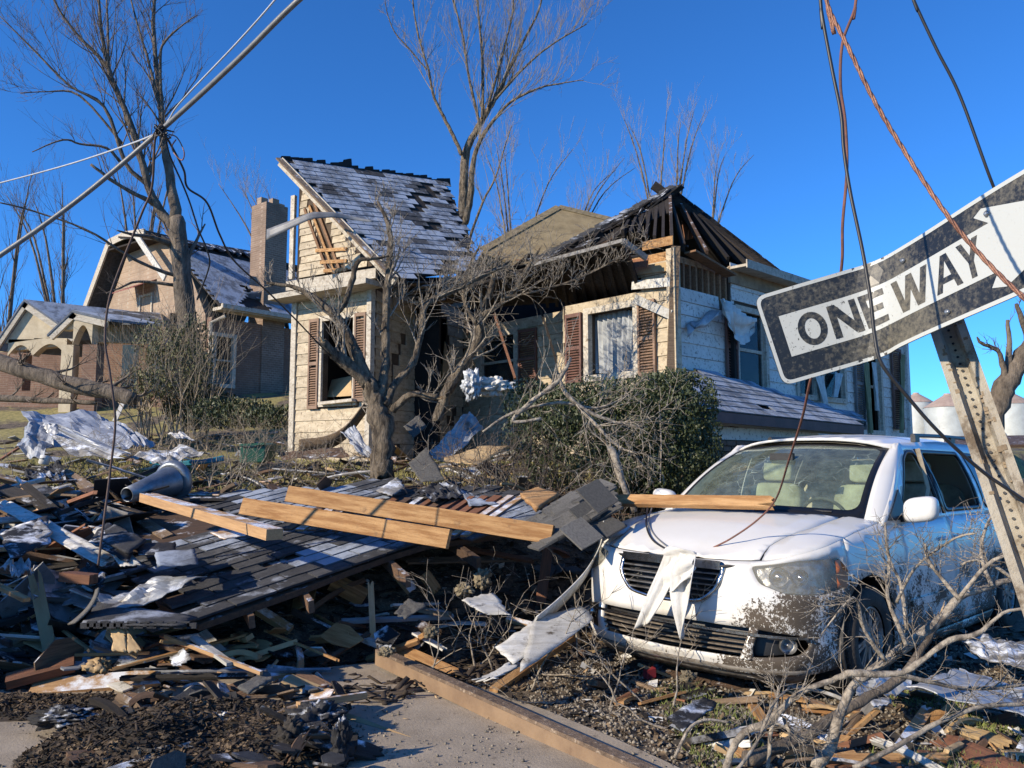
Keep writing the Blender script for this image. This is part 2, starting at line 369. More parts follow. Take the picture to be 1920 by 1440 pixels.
# dry lawn grass
def lawn(x, y): return noise.noise(Vector((x*.9, y*.9, 2))) > -.15 and T(x, y) > 1.0
gp = rg(24000, -9, 1.5, 8.2, 15, lawn)
pos = np.array([(x, y, Tn(x, y)) for x, y in gp]); a = np.random.rand(len(gp))*6.28; h = np.random.uniform(.03, .09, len(gp)); le = np.random.uniform(-.05, .05, (len(gp), 2))
Vb = np.stack([pos+np.stack([np.cos(a)*.006, np.sin(a)*.006, a*0], 1), pos-np.stack([np.cos(a)*.006, np.sin(a)*.006, a*0], 1), pos+np.stack([le[:, 0], le[:, 1], h], 1)], 1)
gm_ = mat('dry_grass', (.42, .36, .14), (.22, .22, .07), 3, .9, 0, vary=0)
big_mesh('lawn_grass', Vb.reshape(-1, 3), np.arange(len(gp)*3).reshape(-1, 3), gm_, kind='stuff', label='dry yellow lawn grass showing between the debris in front of the brick house', cat='grass')
# small tufts on the gravel at the right
gp = rg(5000, .9, 3.2, 3.2, 5.4, lambda x, y: not onslab(x, y) and noise.noise(Vector((x*1.4, y*1.4, 7))) > .1)
pos = np.array([(x, y, Tn(x, y)) for x, y in gp]); a = np.random.rand(len(gp))*6.28; h = np.random.uniform(.015, .045, len(gp)); le = np.random.uniform(-.03, .03, (len(gp), 2))
Vb = np.stack([pos+np.stack([np.cos(a)*.004, np.sin(a)*.004, a*0], 1), pos-np.stack([np.cos(a)*.004, np.sin(a)*.004, a*0], 1), pos+np.stack([le[:, 0], le[:, 1], h], 1)], 1)
big_mesh('gravel_grass', Vb.reshape(-1, 3), np.arange(len(gp)*3).reshape(-1, 3), mat('green_grass', (.20, .23, .07), (.12, .15, .04), 3, .9, 0, vary=0), kind='stuff', label='short green grass tufts coming through the gravel by the van', cat='grass')
# ------------------------------------------------------------------ bare trees
def rv(s=1): return Vector((random.gauss(0, s), random.gauss(0, s), random.gauss(0, s)))
def grow(mb, p, d, L, r, lev, up=.25, wob=.12, kids=(3, 5), spread=.6, n=5, ratio=.6, rmin=.003):
    """one branch with its twigs"""
    k = max(3, int(3+lev)); pts = [p]; rad = [r]; dd = d.normalized(); q = p
    for i in range(k):
        dd = (dd + rv(wob) + Vector((0, 0, up*.25))).normalized(); q = q + dd*(L/k); pts.append(q); rad.append(max(rmin*.6, r*(1-.75*(i+1)/k)))
    mb.tube(pts, rad, n if lev > 1 else 3, cap=False)
    if lev <= 0: return
    for j in range(random.randint(*kids)):
        t = random.uniform(.25, 1); i = min(int(t*k), k-1); f = t*k-i
        o = pts[i].lerp(pts[i+1], f); base = (pts[i+1]-pts[i]).normalized()
        s = base.cross(rv()).normalized(); nd = (base*(1-spread*.5) + s*spread + Vector((0, 0, up))).normalized()
        grow(mb, o, nd, L*ratio*random.uniform(.7, 1.15), max(rmin, rad[i]*.6), lev-1, up, wob, kids, spread, n, ratio, rmin)
def limb(mb, path, Y, dY=0, twigs=6, tl=1.2, lev=2, up=.3, r0=None, n=7, spread=.6, rmin=.004, kids=(3, 5), tfrom=.25, wob=.12, ws=1.0):
    """path: photo pixels (px, py, width px) at distance Y (+dY along it); returns its points"""
    k = len(path); pts = []; rad = []
    for i, (x, y, w_) in enumerate(path):
        yy = Y + dY*i/max(1, k-1); pts.append(P(x, y, yy)); rad.append(w_/2*yy/FPX*ws*WS)
    # densify with wobble
    P2, R2 = [], []
    for i in range(k-1):
        m_ = 4
        for j in range(m_):
            t = j/m_; p0 = pts[max(i-1, 0)]; p1 = pts[i]; p2 = pts[i+1]; p3 = pts[min(i+2, k-1)]
            q = .5*((2*p1)+(p2-p0)*t+(2*p0-5*p1+4*p2-p3)*t*t+(3*p1-p0-3*p2+p3)*t**3)
            P2.append(q + rv(rad[i]*.10)); R2.append((rad[i]*(1-t)+rad[i+1]*t)*random.uniform(.93, 1.08))
    P2.append(pts[-1]); R2.append(rad[-1])
    near = Y < 12
    mb.tube(P2, R2, 14 if near and max(R2) > .03 else n, rough=.30 if near else .14)
    if near and path[-1][2] >= 6 and path[-1][1] < 1400:
        d = (P2[-1]-P2[-2]).normalized()
        for j in range(7):
            o_ = P2[-1]+rv(R2[-1]*.35); SPL.tube([o_-d*.02, o_+d*random.uniform(.03, .12)+rv(.008)], [R2[-1]*.35, .001], 3)
    m_ = len(P2)
    for j in range(twigs):
        i = random.randint(int(m_*tfrom), m_-2); base = (P2[i+1]-P2[i]).normalized(); s = base.cross(rv()).normalized()
        grow(TW, P2[i], (base*.75+s*spread+Vector((0, 0, up))).normalized(), tl*random.uniform(.5, 1.3)*(1-.4*i/m_), max(rmin, R2[i]*.34), lev, up, wob, kids, spread, 5, .62, rmin)
    return P2
TW = MB(); WS = 1.0; SPL = MB()
def begin(ws=1.0):
    global TW, WS
    WS = ws; TW = MB(); SPL.v.clear(); SPL.f.clear(); return MB()
def tree_obj(name, base, label, trunk, mt, mtw, cat='tree', group=None, crown='crown'):
    t = thing(name, base, label, cat, group)
    trunk.obj('trunk', mt, t, True)
    if SPL.v: SPL.obj('split_wood', M['splint'], t, kind='stuff')
    TW.obj(crown, mtw, t, True, kind='stuff' if crown != 'crown' else None)
    return t

# big bare tree in front of the brick house
Y = 19.0; t = begin(.88)
limb(t, [(372, 800, 58), (362, 740, 50), (352, 640, 44), (346, 560, 40), (338, 470, 38), (330, 410, 32)], Y, 0, 4, 1.6, 2, tfrom=.6, n=10)
limb(t, [(330, 410, 26), (318, 330, 20), (308, 270, 18), (303, 210, 15), (296, 150, 12), (290, 90, 10), (288, 30, 8), (296, -70, 4)], Y, .8, 20, 1.9, 2, spread=.45)
limb(t, [(328, 430, 24), (298, 392, 20), (278, 350, 17), (262, 290, 15), (240, 220, 13), (210, 150, 12), (198, 100, 9), (188, 40, 7), (182, -60, 3)], Y, -.8, 22, 2.0, 2, spread=.5)
limb(t, [(240, 235, 9), (225, 180, 8), (195, 118, 8), (150, 70, 6), (112, 20, 5), (85, -40, 3)], Y, -1.2, 14, 1.8, 2, spread=.5)
limb(t, [(276, 345, 12), (235, 305, 9), (195, 200, 7), (130, 160, 5), (60, 90, 4), (0, 30, 2)], Y, -1.5, 14, 1.9, 2)
limb(t, [(205, 150, 6), (203, 80, 5), (200, 0, 4), (196, -60, 2)], Y, .5, 8, 1.3, 2)
limb(t, [(303, 215, 8), (280, 120, 6), (262, 60, 5), (240, -20, 3)], Y, .9, 10, 1.4, 2)
limb(t, [(306, 240, 7), (300, 110, 6), (312, 75, 5), (345, 45, 3), (370, 28, 2)], Y, -.5, 6, .9, 2)
limb(t, [(296, 388, 12), (270, 372, 10), (220, 345, 8), (170, 308, 6)], Y, -1, 6, 1.0, 1)
limb(t, [(230, 310, 8), (200, 278, 6), (150, 270, 5), (118, 262, 4), (60, 285, 2)], Y, -1, 6, 1.0, 1)
limb(t, [(230, 270, 6), (150, 180, 5), (90, 172, 3), (38, 175, 2)], Y, -.6, 9, 1.3, 2)
limb(t, [(322, 460, 16), (285, 445, 9), (250, 440, 7), (220, 432, 3)], Y, -1.2, 4, .7, 1)
limb(t, [(340, 520, 10), (280, 500, 7), (225, 470, 6), (160, 430, 5), (60, 395, 4), (0, 380, 3)], Y, -2.0, 10, 1.3, 1)
limb(t, [(330, 535, 9), (260, 528, 6), (225, 540, 4), (200, 550, 3)], Y, -1.0, 4, .8, 1)
tree_obj('bare_tree', G(372, 800), 'tall bare tree with forked upper limbs standing in front of the brick house gable', t, M['bark_d'], M['twig_d'])
# tree behind the damaged house
Y = 24.0; t = begin(.62)
limb(t, [(868, 560, 38), (866, 470, 34), (868, 400, 32), (870, 330, 30), (872, 290, 26), (890, 250, 22), (910, 215, 18), (930, 180, 14), (955, 130, 11), (985, 70, 8), (1010, 20, 6), (1022, -40, 3)], Y, .6, 30, 2.3, 3, spread=.42, up=.4, n=9, tfrom=.5, kids=(2, 4))
limb(t, [(872, 420, 22), (882, 370, 20), (885, 320, 18), (900, 265, 14), (935, 215, 10), (960, 190, 9), (1010, 165, 6), (1060, 155, 4), (1095, 150, 2)], Y, -1.0, 18, 2.0, 2, spread=.45)
limb(t, [(866, 290, 14), (850, 255, 12), (832, 220, 11), (815, 185, 9), (803, 130, 7), (785, 70, 6), (775, 10, 5), (770, -50, 3)], Y, -.6, 16, 1.7, 2, spread=.45)
limb(t, [(800, 130, 5), (770, 95, 5), (740, 60, 4), (725, 20, 3), (720, -20, 2)], Y, -.8, 8, 1.0, 2)
limb(t, [(905, 222, 12), (905, 130, 9), (900, 60, 8), (895, -10, 6), (900, -70, 3)], Y, .6, 22, 2.0, 2, spread=.4, up=.5)
limb(t, [(900, 235, 10), (880, 150, 8), (868, 70, 6), (850, 0, 5)], Y, -.4, 18, 1.7, 2, spread=.4, up=.5)
limb(t, [(915, 200, 9), (940, 110, 7), (960, 30, 6), (965, -40, 3)], Y, .8, 20, 1.9, 2, spread=.4, up=.45)
limb(t, [(930, 185, 8), (990, 120, 6), (1040, 80, 5), (1100, 45, 3)], Y, -.8, 18, 1.6, 2, spread=.4, up=.35)
limb(t, [(880, 450, 10), (905, 380, 7), (930, 330, 5), (948, 270, 4), (960, 235, 2)], Y, -1.0, 10, 1.2, 2)
tree_obj('bare_tree', G(868, 700), 'tall bare tree with fine upright branches rising behind the frosty gable roof', t, M['bark'], M['twig'])
# slender saplings behind the roofs
def simple_tree(px, py, py_top, Y, label, lean=0, w0=12, mt='bark', mtw='twig', tw=22, tl=1.5, group=None, ns=3, spreadpx=60, up=.4):
    t = begin(.55)
    for i in range(ns):
        sx_ = random.uniform(-1, 1)*spreadpx if ns > 1 else 0
        h = py-py_top
        limb(t, [(px, py, w0), (px+lean*.3+sx_*.25, py-h*.35, w0*.7), (px+lean*.6+sx_*.6, py-h*.7, w0*.45), (px+lean+sx_, py_top+random.uniform(0, h*.15), 1.5)], Y, random.uniform(-1, 1), tw, tl, 2, spread=.38, up=up, tfrom=.15, kids=(2, 4))
    return tree_obj('bare_tree', P(px, py, Y), label, t, M[mt], M[mtw], group=group)
simple_tree(960, 560, 250, 22, 'pale leafless sapling between the frosty roof and the tan hip roof', 30, 10, ns=4, spreadpx=110, tw=9)
simple_tree(1050, 520, 290, 24, 'pale leafless tree leaning right above the tan hip roof', 80, 9, ns=3, spreadpx=70, tw=9)
simple_tree(1235, 470, 205, 30, 'thin bare tree directly behind the torn roof peak, left of its top', -30, 10, ns=3, spreadpx=50, tw=12)
simple_tree(1265, 430, 195, 31, 'thin bare tree rising right behind the torn roof peak', 20, 9, ns=3, spreadpx=45, tw=12)
simple_tree(1330, 470, 270, 30, 'small bare tree right of the torn roof peak', 35, 8, ns=3, spreadpx=50, tw=9)
simple_tree(262, 700, 290, 34, 'bare tree behind the porch, nearest to the left slope of the brick house', -20, 16, 'bark_d', 'twig_d', ns=5, spreadpx=95, tw=12, tl=2.2)
simple_tree(120, 720, 330, 36, 'bare tree behind the small porch gable on the far left', -30, 15, 'bark_d', 'twig_d', ns=5, spreadpx=90, tw=12, tl=2.2)
simple_tree(10, 720, 300, 33, 'bare tree cut by the left edge of the photo', -30, 14, 'bark_d', 'twig_d', ns=4, spreadpx=90, tw=12, tl=2.2)
simple_tree(540, 620, 340, 33, 'bare tree behind the brick chimney and the gable wing', -60, 12, 'bark_d', 'twig', ns=4, spreadpx=80, tw=12, tl=2.0)
# tree on the right edge
Y = 17.0; t = begin()
limb(t, [(1845, 850, 44), (1862, 780, 40), (1880, 735, 36), (1905, 690, 34), (1940, 640, 30), (1990, 560, 24), (2050, 450, 18), (2095, 320, 11), (2120, 200, 4)], Y, 0, 7, 1.4, 2, n=9, tfrom=.6)
limb(t, [(1882, 735, 16), (1884, 700, 12), (1876, 670, 9), (1868, 655, 8), (1840, 643, 6), (1832, 632, 3)], Y, -.3, 4, .4, 1)
limb(t, [(1888, 710, 14), (1892, 660, 11), (1889, 600, 6)], Y, 0, 3, .4, 1)
limb(t, [(1930, 640, 14), (1920, 610, 12), (1905, 570, 6)], Y, -.3, 3, .4, 1)
tree_obj('broken_tree', G(1845, 850), 'thick brown broken tree beside the silos at the right edge', t, M['bark_d'], M['twig_d'])
# broken tree in the foreground
Y = 8.6; t = begin(.86)
limb(t, [(712, 925, 62), (716, 880, 46), (718, 830, 44), (712, 780, 46), (703, 748, 40), (692, 718, 34)], Y, 0, 3, .5, 1, n=12)
limb(t, [(690, 720, 34), (650, 680, 26), (622, 660, 22), (605, 640, 16)], Y, -.4, 6, .5, 2)
limb(t, [(700, 735, 30), (668, 665, 26), (640, 610, 20), (625, 590, 18), (590, 560, 15), (555, 540, 9), (500, 530, 5)], Y, -.1, 9, .5, 2)
limb(t, [(625, 595, 14), (650, 560, 13), (662, 520, 12), (672, 490, 10), (700, 485, 7), (730, 480, 4)], Y, .1, 8, .4, 2)
limb(t, [(706, 760, 24), (722, 700, 20), (724, 620, 18), (726, 540, 16), (732, 460, 13), (728, 420, 10), (708, 378, 5)], Y, .4, 14, .5, 2)
limb(t, [(720, 760, 22), (745, 715, 16), (775, 680, 15), (790, 620, 14), (800, 570, 14), (850, 545, 12), (900, 520, 12), (960, 490, 5)], Y, .6, 18, .55, 2)
limb(t, [(735, 770, 18), (770, 740, 14), (820, 745, 14)], Y, -.2, 4, .5, 2)
tree_obj('broken_tree', G(712, 925), 'broken foreground tree with thick forked trunk standing just behind the orange beams', t, M['bark'], M['twig_l'], crown='branches')
# second shattered trunk and tangle before the house
Y = 10.7; t = begin(.62)
limb(t, [(820, 790, 34), (835, 740, 34), (865, 690, 30), (895, 640, 26), (905, 590, 22), (920, 540, 18), (935, 480, 10)], Y, .2, 22, .75, 2, n=9, spread=.8, up=.1)
limb(t, [(905, 590, 16), (950, 560, 14), (990, 500, 12), (1010, 470, 6)], Y, .1, 18, .65, 2, spread=.9, up=.1)
limb(t, [(895, 610, 14), (870, 560, 12), (880, 500, 9), (900, 460, 5)], Y, -.2, 14, .65, 2, spread=.9, up=.1)
limb(t, [(940, 560, 9), (1010, 545, 7), (1090, 520, 6), (1170, 480, 3), (1210, 460, 2)], Y, -.3, 16, .5, 2, spread=.8)
tree_obj('broken_tree', G(820, 800), 'shattered tree thick with tangled pale twigs against the house front', t, M['bark'], M['twig_l'], crown='branches')
# fallen limbs across the bush
Y = 7.9; t = begin()
limb(t, [(1015, 785, 6), (960, 790, 7), (1000, 750, 9), (1040, 720, 11), (1062, 690, 8), (1070, 670, 4)], Y, 0, 8, .5, 1)
limb(t, [(1045, 700, 9), (1060, 735, 9), (1100, 770, 8), (1150, 790, 6), (1200, 800, 3)], Y, .0, 9, .6, 2, spread=.7, up=0)
limb(t, [(905, 810, 5), (960, 775, 6), (1045, 755, 6), (1120, 765, 5), (1180, 740, 3)], Y, .2, 9, .55, 2, spread=.7, up=0)
limb(t, [(1095, 770, 7), (1150, 830, 6), (1190, 850, 3)], Y, -.3, 12, .5, 2, spread=.8, up=0)
limb(t, [(1190, 960, 10), (1165, 900, 12), (1150, 850, 15), (1140, 835, 6)], Y-.6, 0, 4, .3, 1)
tree_obj('fallen_branch', G(1100, 890), 'pale forked branch fallen across the dark evergreen bush', t, M['twig_l'], M['twig_l'], 'branch', crown='twigs')
# log lying before the brick house
Y = 17.0; t = begin()
limb(t, [(-60, 660, 34), (30, 688, 32), (110, 715, 30), (200, 735, 30), (250, 750, 26)], Y, -.8, 10, .8, 2, n=9)
limb(t, [(-40, 745, 14), (80, 750, 12), (180, 755, 9)], Y, -.5, 8, .7, 2)
tree_obj('fallen_log', G(100, 760), 'long grey fallen trunk lying on the lawn before the arched porch', t, M['bark_d'], M['twig_d'], 'log', crown='twigs')
# tangle of branches on the lawn, left of the foreground tree and under the bush
for (px, py, Yv, cnt, L_, lab) in ((860, 850, 8.9, 20, .8, 'tangle of pale snapped twigs at the foot of the house front'),
                          (1040, 870, 8.3, 16, .7, 'tangle of snapped twigs under the left end of the evergreen bush'),
                          (1010, 880, 8.6, 60, .75, 'dark tangle of brush at the left foot of the evergreen bush'),
                          (930, 890, 8.4, 34, .6, 'dark brush between the trunk and the evergreen bush'),
                          (600, 850, 10.5, 30, .6, 'brown brush below the gable wing window'),
                          (160, 865, 9.8, 26, .6, 'thin brush on the lawn before the crumpled white roofing'),
                          (460, 870, 9.5, 26, .7, 'low heap of grey twigs on the lawn beside the green box'),
                          (930, 1120, 6.0, 10, .6, 'thin bare sapling bent over the rubble left of the white sheet'),
                          (300, 760, 15.5, 30, 1.1, 'dry brushwood in front of the porch posts'),
                          (480, 740, 15.0, 30, 1.0, 'dry upright weeds against the brick side wall'),
                          (1240, 1330, 4.9, 7, .5, 'small snapped twigs standing out of the leaves before the van')):
    mb = MB(); c = P(px, py, Yv); c.z = Tn(c.x, c.y)
    for i in range(cnt):
        o = c + Vector((random.gauss(0, .45*L_/.7), random.gauss(0, .3), 0)); o.z = Tn(o.x, o.y)
        grow(mb, o, Vector((random.gauss(0, .7), random.gauss(0, .4), random.uniform(.3, 1))), L_*random.uniform(.6, 1.2), .009, 2, .1, .2, (2, 4), .7, 4, .6, .0025)
    mb.obj('brushwood', M['twig_d'] if 'dark' in lab else M['twig_l'] if Yv < 10 else M['twig'], None, True, lab, 'brushwood', recenter=True, kind='stuff')

# big bare limbs in the right foreground
def fg_branch(paths, Y0, lab, m='twig_l', tw=5, tl=.22):
    t = begin()
    for pth, dY in paths: limb(t, pth, Y0, dY, tw, tl, 1, up=.05, n=7, spread=.8, rmin=.0018, wob=.18)
    c = G(pth[0][0], min(1430, pth[0][1]))
    return tree_obj('fallen_branch', Vector((P(*paths[0][0][0][:2], Y0).x, Y0, 0)), lab, t, M[m], M[m], 'branch', crown='twigs')
fg_branch([([(1360, 1440, 12), (1375, 1400, 13), (1400, 1370, 14), (1440, 1355, 15), (1470, 1325, 12), (1500, 1300, 11), (1560, 1275, 10), (1585, 1265, 12), (1600, 1262, 12), (1680, 1264, 11), (1720, 1245, 11), (1780, 1200, 10), (1830, 1190, 9), (1880, 1150, 6), (1925, 1140, 5)], -.2),
           ([(1680, 1264, 9), (1740, 1278, 9), (1800, 1290, 8), (1860, 1290, 7), (1925, 1283, 6)], .1),
           ([(1470, 1345, 9), (1480, 1370, 7), (1510, 1390, 5)], -.1)], 3.6, 'long pale bare branch arching low in front of the van wheel', tw=16)
fg_branch([([(1530, 1440, 22), (1560, 1395, 20), (1590, 1300, 17), (1625, 1265, 15), (1660, 1240, 16), (1700, 1210, 17), (1760, 1165, 16), (1800, 1120, 13), (1860, 1098, 10), (1925, 1078, 8)], .3),
           ([(1800, 1125, 9), (1770, 1090, 7), (1740, 1050, 6), (1735, 1020, 4)], .1),
           ([(1800, 1120, 8), (1850, 1060, 7), (1900, 1035, 6), (1930, 1025, 4)], -.1),
           ([(1660, 1240, 8), (1620, 1180, 7), (1600, 1120, 5), (1540, 1190, 2)], -.1),
           ([(1700, 1210, 8), (1665, 1120, 7), (1668, 1060, 6), (1660, 1010, 4)], .1)], 3.75, 'thickest pale forked branch leaning up across the van door', tw=15)
fg_branch([([(1600, 1440, 9), (1680, 1400, 9), (1760, 1355, 8), (1840, 1325, 8), (1925, 1320, 7)], .2),
           ([(1380, 1445, 7), (1420, 1390, 6), (1450, 1320, 6), (1480, 1290, 3)], .2)], 3.35, 'slender bare branch sweeping to the lower right corner', tw=15)
fg_branch([([(1400, 1425, 26), (1450, 1405, 22), (1520, 1375, 20), (1560, 1345, 18), (1630, 1305, 16), (1690, 1270, 14), (1740, 1200, 12), (1760, 1160, 8)], .5)], 3.95, 'dark rough branch lying behind the pale ones before the van', 'bark_d', tw=5)
fg_branch([([(1440, 1440, 7), (1445, 1380, 7), (1455, 1320, 6), (1460, 1285, 3)], .1),
           ([(1265, 1420, 6), (1290, 1370, 6), (1320, 1350, 5), (1370, 1355, 5)], .1)], 3.7, 'thin twig standing by the brown steel beam at the bottom', tw=3)
fg_branch([([(1700, 1180, 7), (1690, 1100, 6), (1665, 1040, 5), (1660, 980, 4)], .3),
           ([(1680, 1130, 6), (1720, 1060, 5), (1790, 1010, 4), (1830, 1000, 3)], -.2),
           ([(1860, 1100, 8), (1840, 1040, 7), (1850, 985, 5), (1870, 955, 4)], .2),
           ([(1925, 1110, 7), (1880, 1070, 6), (1830, 1050, 5), (1800, 1060, 3)], .1)], 4.0, 'curly thin branches standing up before the van doors', tw=12)
# ------------------------------------------------------------------ damaged house
sid = mat('cream_siding', (.52, .435, .305), (.33, .265, .175), 5, .65, .2, 30, (1, 1, 3), vary=.14, dirt=(.15, .105, .065), dscale=15, dcov=.545, world=True)
sidw = mat('mud_flecked_white_siding', (.66, .65, .61), (.56, .54, .49), 3, .6, .12, 30, (1, 1, 1), vary=.06, dirt=(.12, .095, .07), dscale=22, dcov=.54, world=True)
trim = mat('old_white_trim', (.56, .51, .42), (.36, .31, .24), 5, .7, .25, 20, (1, 5, 5), vary=.12, dirt=(.14, .105, .07), dscale=9, dcov=.56, world=True)
shut = mat('shaded_brown_louvre', (.17, .085, .065), (.12, .06, .045), 5, .7, .1, 20, vary=.1)  # louvre where it stands in shade, the shade put into the colour
shut_t = mat('sunlit_tan_louvre', (.28, .18, .12), (.19, .12, .08), 5, .7, .1, 20, vary=.1)  # same louvre in sun, the light put into the colour
inner = mat('bare_sheathing', (.10, .07, .045), (.05, .035, .025), 4, .9, .3, 20, vary=.1)
dk = mat('painted_room_dark', (.02, .018, .016), (.012, .011, .01), 3, .95, 0, vary=0)  # near-black: darkness of the unlit rooms is put into the colour
studm = mat('old_stud', (.30, .17, .09), (.16, .085, .045), 4, .85, .3, 30, (1, 10, 10), vary=.3)
def glassmat(name, tint, rough=.03, alpha=.35, dust=.25):
    m, nt, b = nodes(name); L = nt.links.new
    tr = N(nt, 'BsdfTransparent'); tr.inputs[0].default_value = (*tint, 1)
    gl = N(nt, 'BsdfGlossy'); gl.inputs['Roughness'].default_value = rough
    df = N(nt, 'BsdfDiffuse'); df.inputs[0].default_value = (.55, .55, .5, 1)
    fr = N(nt, 'Fresnel'); fr.inputs[0].default_value = 1.5
    bf = N(nt, 'NewGeometry'); fm_ = N(nt, 'Math', operation='MULTIPLY'); iv_ = N(nt, 'Math', operation='SUBTRACT'); iv_.inputs[0].default_value = 1; L(bf.outputs['Backfacing'], iv_.inputs[1]); L(fr.outputs[0], fm_.inputs[0]); L(iv_.outputs[0], fm_.inputs[1])
    m1 = N(nt, 'MixShader'); L(fm_.outputs[0], m1.inputs[0]); L(tr.outputs[0], m1.inputs[1]); L(gl.outputs[0], m1.inputs[2])
    m2 = N(nt, 'MixShader'); L(ramp(nt, noi(nt, coords(nt), 7, 8, .75), .5, .8, (dust*.1,)*3, (dust*.6,)*3), m2.inputs[0]); L(m1.outputs[0], m2.inputs[1]); L(df.outputs[0], m2.inputs[2])
    L(m2.outputs[0], nt.nodes['Material Output'].inputs[0]); return m
wglass = glassmat('dusty_window_glass', (.7, .75, .78))
HB = G(1265, 905); 
HY = 11.0
Cc = P(1265, 700, HY); Cc = Vector((Cc.x, Cc.y, 0))
SD = Vector((.731, .682, 0)); FD = Vector((-.682, .731, 0))     # side wall and front wall directions
ZB = 1.25
def onwall(px, py, O, D):
    """point on the vertical plane through O along D seen at pixel"""
    return PL(px, py, Vector(O), Vector(O)+D, Vector(O)+Vector((0, 0, 1)))
H = thing('damaged_house', (Cc.x, Cc.y, ZB), 'old cream weatherboard house torn open by a storm, its roofs broken', 'house')
def wallpanel(name, A, B, z0, z1, nrm, holes=(), th=.1, m=None, top=None, parent=None):
    """solid wall A->B with rectangular holes (s0,s1,za,zb), thickness inwards; cut as strips between openings"""
    A = Vector(A); B = Vector(B); D = (B-A); Lw = D.length; D.normalize(); nrm = Vector(nrm).normalized(); mb = MB()
    cuts = sorted({0, Lw, *[h[0] for h in holes], *[h[1] for h in holes]})
    for s0, s1 in zip(cuts, cuts[1:]):
        if s1-s0 < 1e-4: continue
        mid = (s0+s1)/2; iv = sorted([(h[2], h[3]) for h in holes if h[0] <= mid <= h[1]])
        z = z0; segs = []
        for a_, b_ in iv: segs.append((z, a_)); z = b_
        segs.append((z, None))
        for a_, b_ in segs:
            t0 = b_ if b_ is not None else (top(s0) if top else z1); t1 = b_ if b_ is not None else (top(s1) if top else z1)
            if max(t0, t1)-a_ < .01: continue
            q = [A+D*s0, A+D*s1]
            mb.prism([(q[0].x, q[0].y, a_), (q[1].x, q[1].y, a_), (q[1].x, q[1].y, t1), (q[0].x, q[0].y, t0)], -nrm*th)
    return mb.obj(name, m or inner, parent or H)
def boards(A, B, z0, nrm, topf, holes=(), botf=None, m=None, ex=.2, gone=None, parent=None, th=.018, jag=0):
    """clapboards as separate pieces, from z0 up to topf(s), cut at openings"""
    A = Vector(A); B = Vector(B); D = (B-A); Lw = D.length; D.normalize(); nrm = Vector(nrm).normalized()
    z = z0; row = 0; tm = max(topf(s*Lw/20) for s in range(21))
    while z < tm-.02:
        iv = []; zc = z+ex*.5
        s = 0; on = None; step = .02; k = int(Lw/step)
        for i in range(k+1):
            s = i*step
            ok = topf(s) > zc and (botf is None or botf(s) < zc) and not any(h[0] < s < h[1] and h[2] < zc < h[3] for h in holes) and not (gone and gone(s, zc))
            if ok and on is None: on = s
            if (not ok or i == k) and on is not None:
                if s-on > .05: iv.append((on, s))
                on = None
        for a_, b_ in iv:
            j0 = random.uniform(-jag, jag); j1 = random.uniform(-jag, jag)
            # split long runs into board lengths
            cutsb = [a_]; 
            while b_-cutsb[-1] > 3.0: cutsb.append(cutsb[-1]+random.uniform(1.6, 2.6))
            cutsb.append(b_)
            for c0, c1 in zip(cutsb, cutsb[1:]):
                p0 = A+D*(c0+.001+(j0 if c0 == a_ else 0)); p1 = A+D*(c1-.001+(j1 if c1 == b_ else 0)); zt = z+ex-.003
                dz = random.uniform(-.004, .004)
                vs = []
                for p in (p0, p1):
                    vs += [p+nrm*.001+Vector((0, 0, z+dz)), p+nrm*(th+.006)+Vector((0, 0, z+dz)), p+nrm*.008+Vector((0, 0, zt)), p+nrm*.001+Vector((0, 0, zt))]
                mb = MB(); mb.add(vs, [(0, 1, 2, 3), (7, 6, 5, 4), (0, 4, 5, 1), (1, 5, 6, 2), (2, 6, 7, 3), (3, 7, 4, 0)])
                mb.obj('siding_board', m or sid, parent or H)
        z += ex; row += 1
def window(O, D, s0, s1, z0, z1, nrm, parent=None, fm=None, pane=True, mid=True, label=None, fw=.09, glass=None):
    O = Vector(O); nrm = Vector(nrm).normalized(); mb = MB(); up = Vector((0, 0, 1)); ax = (D, nrm, up)
    def bb(sa, sb, za, zb, d0, d1):
        c = O+D*((sa+sb)/2)+nrm*((d0+d1)/2); c.z = (za+zb)/2
        mb.box(c, ((sb-sa)/2, (d1-d0)/2, (zb-za)/2), ax)
    bb(s0-fw, s0, z0-fw, z1+fw, -.05, .05); bb(s1, s1+fw, z0-fw, z1+fw, -.05, .05)
    bb(s0, s1, z1, z1+fw, -.05, .048); bb(s0, s1, z0-fw, z0, -.05, .065)
    f = mb.obj('window', fm or trim, parent or H, label=label)
    mb = MB(); zm = (z0+z1)/2
    if mid:
        bb(s0, s1, zm-.025, zm+.025, -.04, .0); bb(s0, s0+.04, z0, z1, -.038, -.004); bb(s1-.04, s1, z0, z1, -.036, -.006)
        mb.obj('sash', fm or trim, f)
    if pane:
        mb = MB(); bb(s0+.04, s1-.04, z0, z1, -.024, -.018); mb.obj('pane', glass or wglass, f)
    return f
